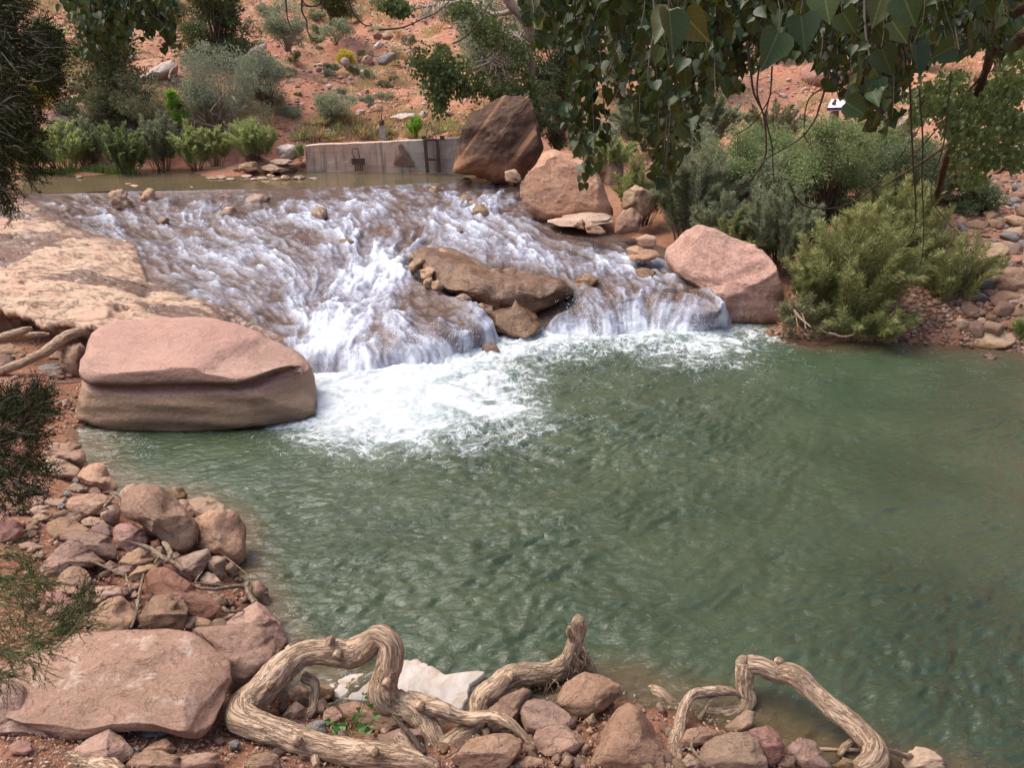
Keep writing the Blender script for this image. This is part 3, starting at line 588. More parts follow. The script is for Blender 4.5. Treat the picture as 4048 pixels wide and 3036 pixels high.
# ================================================================== ROCKS
WET = (0.10, 0.062, 0.032)
M = {
 'pink': mat_rock('pink_sandstone', PINK, (0.42, 0.25, 0.17), (0.50, 0.36, 0.26), crust_amt=.35, waterline=0.0),
 'red': mat_rock('red_sandstone', (0.34, 0.155, 0.11), (0.38, 0.20, 0.145), (0.44, 0.30, 0.22), crust_amt=.25, waterline=0.0),
 'tan': mat_rock('tan_sandstone', TAN, (0.38, 0.235, 0.15), (0.52, 0.41, 0.30), crust_amt=.35, waterline=0.0),
 'brown': mat_rock('brown_sandstone', (0.33, 0.20, 0.125), (0.36, 0.215, 0.145), (0.46, 0.33, 0.23), crust_amt=.25, waterline=0.0),
 'pale': mat_rock('pale_limestone', (0.50, 0.41, 0.34), (0.40, 0.31, 0.25), (0.62, 0.55, 0.48), crust_amt=.5),
 'grey': mat_rock('grey_stone', (0.21, 0.195, 0.185), (0.27, 0.24, 0.22), (0.36, 0.33, 0.30), crust_amt=.3),
 'purple': mat_rock('purple_stone', (0.26, 0.155, 0.115), (0.30, 0.185, 0.14), (0.38, 0.28, 0.23), crust_amt=.25),
 'wet': mat_rock('wet_brown_rock', (0.145, 0.070, 0.034), (0.225, 0.115, 0.052), (0.36, 0.20, 0.095), wet=1, crust_amt=.5),
 'moss': mat_rock('mossy_ochre_rock', (0.40, 0.225, 0.12), (0.24, 0.145, 0.065), (0.48, 0.31, 0.19), wet=1, crust_amt=.4),
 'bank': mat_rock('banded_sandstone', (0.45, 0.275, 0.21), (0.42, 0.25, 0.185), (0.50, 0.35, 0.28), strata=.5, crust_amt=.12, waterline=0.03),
 'crust': mat_rock('crusted_sandstone', (0.38, 0.22, 0.155), (0.34, 0.205, 0.135), (0.56, 0.42, 0.33), sc=2.2, crust_amt=1.0),
 'streak': mat_rock('streaked_sandstone', (0.44, 0.23, 0.155), (0.46, 0.27, 0.18), (0.54, 0.38, 0.29), streak=.85, crust_amt=.35, waterline=0.03),
 'varnish': mat_rock('desert_varnished_sandstone', (0.36, 0.175, 0.10), (0.30, 0.15, 0.09), (0.40, 0.24, 0.15), streak=.25, crust_amt=.2, varn=(0.040, 0.024, 0.018)),
}
rcount = [100]
def rock(poly, mat, label, cat='boulder', name=None, group=None, dr=.85, n=2.6, fac=7, nz=.05, sub=None, seed=None, Y=None, tilt=0.0, yaw=None, shape=None, maxd=.62, base=None, planes=()):
    rcount[0] += 1; seed = seed or rcount[0]; rg = np.random.default_rng(seed)
    poly = np.asarray(poly, float); lo, hi = poly.min(0), poly.max(0)
    d = poly - np.roll(poly, -1, 0); ar = poly[:, 0]*np.roll(poly[:, 1], -1) - np.roll(poly[:, 0], -1)*poly[:, 1]
    Aa = ar.sum(); c = np.array([((poly[:, 0]+np.roll(poly[:, 0], -1))*ar).sum(), ((poly[:, 1]+np.roll(poly[:, 1], -1))*ar).sum()])/(3*Aa)
    wpx, hpx = hi - lo
    bx, by = base if base else (c[0], hi[1] - 0.08*hpx)
    G = PY(bx, by, Y) if Y is not None else (ghit(bx, by) if not callable(base) else None)
    if Y is None and G[2] < 0: G = PZ(bx, by, 0.0)
    dep = proj(G)[2]; al = -math.atan2(*(ray(c[0], c[1])[[2, 1]])); al = max(al, .05)
    Wd = wpx/F*dep; hw = hpx/F*dep
    Dp = min(Wd*dr, maxd*hw/math.sin(al)); Hh = (hw - Dp*math.sin(al))/math.cos(al)
    C0 = PY(c[0], c[1], G[1] + Dp*.42)
    if sub is None: sub = 5 if wpx > 60 else (4 if wpx > 22 else 3)
    V, Fc = ico(sub); v = V.copy()
    v = v/((np.abs(v)**n).sum(1)**(1/n))[:, None]
    ya = rg.uniform(-.5, .5) if yaw is None else yaw
    for k in range(fac):
        nn = rg.normal(size=3); nn[2] = abs(nn[2])*.9; nn /= np.linalg.norm(nn); off = rg.uniform(.62, .93)
        e = v @ nn - off; v = v - np.where(e > 0, e*.93, 0)[:, None]*nn
    for (pn, off) in planes:
        nn = np.array(pn, float); nn /= np.linalg.norm(nn); e = v @ nn - off; v = v - np.where(e > 0, e*.96, 0)[:, None]*nn
    cy, sy = math.cos(ya), math.sin(ya); 
    if not planes: v = v @ np.array([[cy, sy, 0], [-sy, cy, 0], [0, 0, 1]])
    if tilt: ct, s_t = math.cos(tilt), math.sin(tilt); v = v @ np.array([[ct, 0, -s_t], [0, 1, 0], [s_t, 0, ct]])
    v = v*(1 + .10*fbm(V*1.1 + seed*3.1, 2, seed)[:, None])
    v = v*np.array([Wd/2, Dp/2, Hh/2*1.08])
    P = C0 + v
    th, Rr = polyR(poly, c)
    def warp(P):
        x, y, dd = proj(P); dx, dy = x - c[0], y - c[1]; r = np.hypot(dx, dy); a = np.arctan2(dy, dx)
        nb = 72; bi = ((a + np.pi)/(2*np.pi)*nb).astype(int) % nb; mx = np.zeros(nb); np.maximum.at(mx, bi, r)
        good = mx > 0; ctr = -np.pi + (np.arange(nb)+.5)*2*np.pi/nb
        mr = np.interp(a, ctr[good], mx[good], period=2*np.pi); tr = np.interp(a, th, Rr, period=2*np.pi)
        s = tr/np.maximum(mr, 1e-6); return PD(c[0] + dx*s, c[1] + dy*s, dd)
    P = warp(warp(P))
    size = min(Wd, Hh*1.4)
    nd = V
    q = V*1.0
    hsc = size
    if shape is not None: P = shape(P, V, c, Wd, Hh)
    P = P + nd*(hsc*nz*(1.0*fbm(q*2.6 + seed, 4, seed+1) + .5*ridged(q*3.3 + seed, 3, seed+2) + .35*fbm(q*9 + seed, 4, seed+3) + .35*np.round(3*fbm(q*2.1 + seed, 2, seed+4))/3))[:, None]
    o = obj(name or ('boulder' if cat == 'boulder' else 'rock'), P, [Fc], M[mat] if isinstance(mat, str) else mat)
    tag(o, label, cat, group); return o
def ell(cx, cy, w, h, ang=0.0, seed=0, n=14, irr=.16):
    rg = np.random.default_rng(seed + 7); t = np.linspace(0, 2*np.pi, n, endpoint=False)
    r = 1 + rg.uniform(-irr, irr, n); x, y = np.cos(t)*w/2*r, np.sin(t)*h/2*r; a = R(ang)
    return np.stack([cx + x*math.cos(a) - y*math.sin(a), cy + x*math.sin(a) + y*math.cos(a)], 1)

def band_boulder():  # dark front band: varnish stain plus overhang shadow, both put into the colour
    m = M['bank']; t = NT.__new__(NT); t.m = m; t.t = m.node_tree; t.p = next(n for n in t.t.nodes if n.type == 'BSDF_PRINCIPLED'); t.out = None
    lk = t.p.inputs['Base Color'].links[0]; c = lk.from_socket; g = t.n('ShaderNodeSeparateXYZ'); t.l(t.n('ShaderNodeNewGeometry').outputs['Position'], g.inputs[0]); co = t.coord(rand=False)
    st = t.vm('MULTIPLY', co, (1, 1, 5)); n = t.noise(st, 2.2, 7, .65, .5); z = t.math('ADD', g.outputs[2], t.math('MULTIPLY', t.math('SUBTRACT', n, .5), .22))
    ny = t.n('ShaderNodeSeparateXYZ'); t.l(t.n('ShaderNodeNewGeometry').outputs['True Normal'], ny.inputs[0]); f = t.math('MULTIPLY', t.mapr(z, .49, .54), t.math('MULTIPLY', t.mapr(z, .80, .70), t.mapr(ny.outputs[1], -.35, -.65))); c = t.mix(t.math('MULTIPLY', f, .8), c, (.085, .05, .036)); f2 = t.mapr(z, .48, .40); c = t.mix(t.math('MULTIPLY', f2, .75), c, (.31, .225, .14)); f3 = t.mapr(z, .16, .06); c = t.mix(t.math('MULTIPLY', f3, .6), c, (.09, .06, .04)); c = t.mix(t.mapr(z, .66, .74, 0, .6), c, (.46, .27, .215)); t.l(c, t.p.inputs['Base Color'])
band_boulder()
# --- the big boulders
def crack_shape(P, V, c, Wd, Hh):
    z = P[:, 2]; x = P[:, 0]; front = np.clip(-V[:, 1]*1.6 + .2, 0, 1)
    zc = .52 + .02*np.sin(x*2.1) + .01*(x+3); g = np.exp(-((z - zc)/.026)**2)
    lip = np.exp(-((z - zc - .09)/.06)**2)
    sh = P.copy(); sh[:, 1] += front*(.15*g - .06*lip + .006*np.sin(z*38 + 2*np.sin(x*2)) + .02*fbm(P*np.array([1, 1, 6.]), 3, 5) )
    sh[:, 2] += .018*np.sin(x*3 + P[:, 1]*9)*(V[:, 2] > .3)
    return sh
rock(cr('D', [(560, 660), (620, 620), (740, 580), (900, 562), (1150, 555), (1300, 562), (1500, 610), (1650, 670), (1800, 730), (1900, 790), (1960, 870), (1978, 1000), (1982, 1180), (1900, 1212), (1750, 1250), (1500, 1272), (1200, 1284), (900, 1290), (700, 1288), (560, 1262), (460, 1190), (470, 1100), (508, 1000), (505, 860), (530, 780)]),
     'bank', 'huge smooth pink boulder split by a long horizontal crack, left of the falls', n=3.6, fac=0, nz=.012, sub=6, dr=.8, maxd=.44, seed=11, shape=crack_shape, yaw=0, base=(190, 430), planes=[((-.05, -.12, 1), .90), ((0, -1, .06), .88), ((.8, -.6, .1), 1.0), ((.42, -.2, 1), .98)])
rock(cr('F', [(200, 400), (260, 340), (300, 290), (380, 268), (460, 285), (560, 340), (680, 380), (760, 430), (815, 510), (845, 620), (885, 740), (950, 850), (900, 885), (740, 880), (640, 855), (540, 872), (470, 868), (420, 790), (390, 700), (310, 610), (240, 560), (190, 500), (185, 440)]),
     'streak', 'large leaning pink boulder with pale streaks at the right end of the falls', n=3.0, fac=3, nz=.022, sub=6, dr=.8, seed=12, planes=[((-.5, -.8, .75), .78)])
rock(cr('B', [(1385, 1090), (1440, 1040), (1500, 950), (1570, 933), (1650, 960), (1740, 1000), (1820, 1050), (1860, 1130), (1900, 1230), (1940, 1300), (1930, 1375), (1700, 1400), (1500, 1390), (1400, 1330), (1350, 1230), (1345, 1150)]),
     'streak', 'dome shaped salmon boulder with vertical dark streaks right of the rapids', n=2.9, fac=3, nz=.02, sub=6, dr=.8, seed=13, Y=14.4, planes=[((-.1, -1, .35), .74)])
def var_shape(P, V, c, Wd, Hh):
    w = P[:, 0]*.8 - P[:, 2]*.62; sh = P.copy(); g = .10*np.abs(((w*1.25 + .2*np.sin(P[:, 2]*2)) % 1) - .5)
    sh[:, 1] -= np.clip(-V[:, 1], 0, 1)*g*2.2; return sh
rock(cr('B', [(1050, 710), (1130, 670), (1250, 600), (1300, 612), (1335, 600), (1420, 620), (1450, 720), (1470, 830), (1500, 930), (1440, 1040), (1370, 1110), (1340, 1140), (1200, 1132), (1050, 1100), (930, 1080), (945, 980), (980, 880), (1010, 790)]),
     'varnish', 'tall dark varnished boulder slanting beside the end of the concrete wall', n=3.0, fac=4, nz=.03, sub=6, dr=.7, seed=14, Y=16.9, shape=var_shape, planes=[((-.2, -1, .5), .75)])
rock(cr('B', [(1255, 1070), (1310, 1062), (1345, 1085), (1365, 1130), (1330, 1142), (1265, 1135)]), 'tan', 'small ochre block at the foot of the dark varnished boulder', Y=16.0)
rock(cr('B', [(1860, 860), (1880, 880), (1950, 880), (1960, 920), (1940, 945), (1870, 940)]), 'pink', 'squarish red stone resting on the bank above the salmon boulder', cat='rock', Y=18.0)
rock(cr('B', [(1720, 985), (1830, 950), (1930, 930), (1990, 1000), (1990, 1180), (1960, 1290), (1900, 1240), (1850, 1100)]), 'brown', 'shaded brown rock face behind the salmon boulder', Y=16.6)
rock(cr('B', [(1490, 1385), (1600, 1350), (1750, 1330), (1900, 1330), (1945, 1360), (1920, 1400), (1760, 1420), (1600, 1420)]), 'tan', 'low pale shelf of rock under the salmon boulder', Y=13.8)
rock(cr('B', [(1680, 1410), (1740, 1368), (1760, 1400), (1750, 1440)]), 'pink', 'small pink stone against the foot of the salmon boulder', Y=13.4)
rock(cr('B', [(1755, 1420), (1800, 1395), (1860, 1420), (1893, 1455), (1860, 1465), (1770, 1455)]), 'pink', 'smooth pink stone at the edge of the shallow side water', Y=13.1)
rock(cr('B', [(1990, 1320), (2060, 1300), (2120, 1370), (2090, 1450), (1940, 1465), (1955, 1390)]), 'pink', 'rounded pink boulder beside the willow at the shallow side water', Y=13.3)
rock(cr('B', [(2000, 1200), (2080, 1160), (2190, 1200), (2190, 1320), (2120, 1360), (2060, 1300), (1990, 1310)]), 'tan', 'tan boulder half hidden behind the grey green willow', Y=14.2)
rock(cr('B', [(2075, 1490), (2140, 1465), (2200, 1480), (2200, 1540), (2110, 1550)]), 'pink', 'pink stone on the muddy spit left of the leaning boulder', Y=12.4)
rock(cr('E', [(2010, 290), (2080, 270), (2200, 290), (2230, 340), (2150, 372), (2040, 365)]), 'brown', 'low muddy stone bank at the head of the leaning boulder', cat='rock', Y=12.2)

# --- rock bar in the middle of the rapids
def bar_shape(P, V, c, Wd, Hh):
    sh = P.copy(); q = P*3.2; k = np.abs(vn(q*1.3, 311)); k2 = np.abs(vn(q*2.9, 314)); sh[:, 2] += np.clip(V[:, 2]+.4, 0, 1)*(.07*fbm(P*2.2, 3, 312) + .085*(np.sqrt(k)-.4) + .045*(np.sqrt(k2)-.4) + .02*fbm(P*11, 3, 313)); return sh
BAR = [(410, 256), (418, 250), (440, 248), (468, 258), (492, 264), (520, 267), (546, 274), (566, 283), (576, 293), (566, 303), (552, 309), (540, 313), (520, 322), (500, 318), (482, 303), (462, 297), (440, 290), (424, 276), (412, 268)]
rock(BAR, 'wet', 'long wet brown rock bar with knobbly crest in the middle of the rapids', n=3.4, fac=0, nz=.02, sub=6, dr=.9, maxd=.86, seed=15, Y=11.0, base=(520, 316), shape=bar_shape, cat='rock bar')
rock(cr('E', [(1170, 680), (1250, 655), (1380, 660), (1450, 700), (1490, 760), (1478, 805), (1425, 838), (1370, 848), (1290, 830), (1195, 812), (1175, 760)]), 'wet', 'overhanging square block with dripping edge at the tip of the rock bar', n=3.5, fac=6, nz=.04, Y=10.35, maxd=.5)
rock(cr('E', [(1050, 650), (1110, 630), (1180, 650), (1190, 700), (1170, 760), (1110, 730), (1060, 690)]), 'moss', 'small overhanging block with a trickle of water beside it', Y=10.6, n=3.5)
rock(cr('E', [(925, 750), (990, 740), (1055, 750), (1068, 800), (1010, 830), (930, 845)]), 'wet', 'square brown block standing in the main fall', n=4, Y=10.05)
rock(cr('E', [(1115, 900), (1170, 875), (1210, 900), (1235, 960), (1180, 975), (1120, 980)]), 'wet', 'dark wet stone under the foam at the foot of the main fall', Y=9.75)
for i, (pts, lab) in enumerate([([(655, 400), (690, 360), (750, 355), (760, 380), (720, 420), (680, 450), (655, 430)], 'ochre knob at the upper left corner of the rock bar'),
      ([(725, 425), (790, 405), (860, 420), (820, 450), (780, 480), (735, 475)], 'ochre knob on the left edge of the rock bar'),
      ([(745, 505), (760, 480), (800, 470), (810, 500), (800, 540), (755, 540)], 'small dark ochre stone leaning on the rock bar edge'),
      ([(800, 500), (840, 488), (885, 510), (870, 550), (825, 558), (800, 540)], 'rounded ochre stone wedged at the rock bar edge'),
      ([(655, 330), (700, 300), (755, 305), (740, 340), (690, 360), (655, 355)], 'topmost ochre knob of the rock bar'),
      ([(820, 320), (850, 290), (920, 300), (935, 330), (880, 345)], 'brown hump on the upper rock bar under thin water'),
      ([(950, 590), (1000, 570), (1050, 600), (1035, 655), (990, 640)], 'brown lump at the overhanging side of the rock bar')]):
    rock(cr('E', pts), 'moss', lab, cat='rock', name='rapids_rock', group='stones of the rock bar', Y=float(PZ(*cr('E', pts).mean(0), rapz(*cr('E', pts).mean(0))+.06)[1]), n=2.6, nz=.06, sub=4)

# --- stones standing in the rapids
def inwater(poly, mat, lab, sink=.35, **k):
    poly = np.asarray(poly); b = (poly[:, 0].mean(), poly[:, 1].max() - .1*np.ptp(poly[:, 1])); z = rapz(*b)
    ply = poly.copy(); m = poly[:, 1] > poly[:, 1].mean(); ply[m, 1] += sink*(poly[m, 1] - poly[:, 1].mean())
    return rock(ply, mat, lab, cat='rock', name='rapids_rock', group='stones standing in the rapids', Y=float(PZ(*b, z)[1]), **k)
inwater(cr('A', [(678, 1215), (700, 1190), (760, 1190), (800, 1210), (790, 1235), (825, 1255), (835, 1300), (780, 1310), (720, 1295), (690, 1260)]), 'tan', 'tall double tan stone in the upper left rapids', nz=.08)
inwater(cr('A', [(870, 1240), (920, 1180), (965, 1185), (965, 1220), (985, 1260), (930, 1268)]), 'tan', 'pointed tan stone right of the tall double stone', nz=.08)
inwater(cr('A', [(1150, 1175), (1190, 1165), (1225, 1175), (1220, 1200), (1160, 1200)]), 'tan', 'small low tan stone on the lip of the rapids')
inwater(cr('A', [(1530, 1240), (1580, 1215), (1650, 1213), (1690, 1235), (1680, 1260), (1600, 1280), (1540, 1275)]), 'moss', 'broad ochre stone in the upper rapids with a mossy side')
inwater(cr('A', [(1375, 1330), (1410, 1295), (1455, 1290), (1490, 1330), (1500, 1355), (1440, 1362), (1385, 1350)]), 'moss', 'rounded ochre stone just below the broad mossy one')
inwater(cr('A', [(1300, 1400), (1370, 1388), (1430, 1400), (1425, 1425), (1330, 1420)]), 'wet', 'flat brown stone nearly drowned in the rapids')
inwater(cr('A', [(1365, 1225), (1410, 1212), (1445, 1230), (1440, 1258), (1380, 1255)]), 'purple', 'small dark stone between the tan stones of the upper rapids')
inwater(cr('A', [(380, 1315), (405, 1298), (435, 1310), (430, 1332), (390, 1332)]), 'wet', 'small dark stone at the left edge of the rapids')
inwater(cr('A', [(190, 1330), (230, 1295), (285, 1320), (280, 1345), (215, 1350)]), 'tan', 'tan stone on the left margin of the rapids')
inwater(cr('A', [(980, 1375), (1010, 1350), (1055, 1365), (1060, 1395), (1000, 1400)]), 'wet', 'dark half drowned stone in the white water on the left')
inwater(cr('B', [(40, 1355), (60, 1310), (100, 1290), (140, 1305), (150, 1340), (120, 1375), (70, 1380)]), 'moss', 'round mossy ochre stone alone in the middle of the white water')
inwater(cr('B', [(780, 1190), (800, 1165), (830, 1160), (860, 1185), (850, 1205), (800, 1205)]), 'moss', 'small mossy stone near the lip in front of the rusty gate')
inwater(cr('B', [(960, 1250), (990, 1220), (1030, 1217), (1055, 1250), (1030, 1268), (975, 1268)]), 'moss', 'upper mossy stone of the trio on the right of the rapids')
inwater(cr('B', [(1032, 1262), (1060, 1252), (1090, 1270), (1080, 1290), (1045, 1290)]), 'moss', 'smallest middle stone of the trio on the right of the rapids')
inwater(cr('B', [(1050, 1330), (1070, 1290), (1110, 1275), (1145, 1300), (1157, 1340), (1120, 1358), (1065, 1355)]), 'moss', 'largest lower stone of the trio on the right of the rapids')
inwater(cr('E', [(950, 185), (970, 165), (995, 175), (998, 195), (960, 200)]), 'purple', 'tiny dark stone below the trio in the right rapids')
inwater(cr('B', [(990, 1120), (1020, 1112), (1048, 1125), (1045, 1145), (1000, 1145)]), 'wet', 'dark stone on the lip before the varnished boulder')
inwater(cr('E', [(215, 245), (270, 225), (320, 250), (340, 280), (240, 285)]), 'wet', 'dark drowned rock at the head of the main chute')
inwater(cr('E', [(1690, 490), (1740, 455), (1800, 455), (1850, 485), (1800, 520), (1720, 525)]), 'wet', 'smooth brown hump under thin water on the right shelf')
inwater(cr('E', [(2070, 425), (2130, 408), (2200, 430), (2190, 460), (2100, 465)]), 'wet', 'round brown stone next to the leaning boulder in thin water')
inwater(cr('D', [(800, 290), (840, 268), (900, 285), (900, 310), (840, 318)]), 'moss', 'small domed ochre stone at the edge of the sandstone ledge')
inwater(cr('D', [(1230, 500), (1260, 475), (1330, 480), (1365, 520), (1330, 540), (1250, 530)]), 'moss', 'wet ochre lump behind the huge cracked boulder')
# --- stones in the pond
rg = np.random.default_rng(77)
for i, (a, b, w, h) in enumerate([(1320, 1112, 70, 20), (1380, 1106, 80, 22), (1440, 1118, 60, 14), (1540, 1102, 70, 22), (1590, 1120, 60, 18), (1640, 1114, 70, 20), (1690, 1098, 50, 20), (1720, 1118, 60, 16), (1780, 1112, 55, 30), (1868, 1110, 75, 26), (1660, 1136, 60, 10), (1960, 1116, 60, 12), (495, 1107, 42, 18), (840, 1161, 60, 14), (800, 1148, 40, 8)]):
    p = cr('A', ell(a, b, w, h, seed=i)); labs = {12: 'pale stone alone in the calm pond near the reeds', 13: 'flat tan stone breaking the pond surface just above the lip', 9: 'rightmost rounded pale stone of the row in the pond', 8: 'taller pale stone next to the rightmost of the pond row'}
    rock(p, 'tan', labs.get(i, 'low tan stone in the cluster breaking the calm pond surface'), cat='rock', name='pond_rock', group='stones in the calm pond', Y=float(PZ(p[:, 0].mean(), p[:, 1].max(), 1.0)[1]), sub=3)
    if i not in labs: AUTO.append((bpy.data.objects[-1] if False else col.objects[-1], 'low tan stone in the pond', w))
for a, b, w, h, l in [(1555, 1045, 130, 60, 'grey tan slab at the left end of the concrete wall foot'), (1730, 1050, 210, 60, 'long pale slab at the foot of the concrete wall'), (1760, 1010, 150, 36, 'flat slab lying under the white boulder')]:
    rock(cr('A', ell(a, b, w, h, seed=a, irr=.1)), 'tan', l, n=4, Y=18.2, sub=4)
rock(cr('A', [(1725, 920), (1760, 903), (1830, 905), (1880, 930), (1870, 985), (1810, 1005), (1750, 990), (1730, 950)]), 'pale', 'white boulder beside the left end of the concrete wall', Y=18.7)
rock(cr('A', [(1490, 1055), (1530, 1020), (1600, 1010), (1620, 1060), (1560, 1075)]), 'brown', 'brown angular slab on the pond shore under the round willow', Y=18.1)

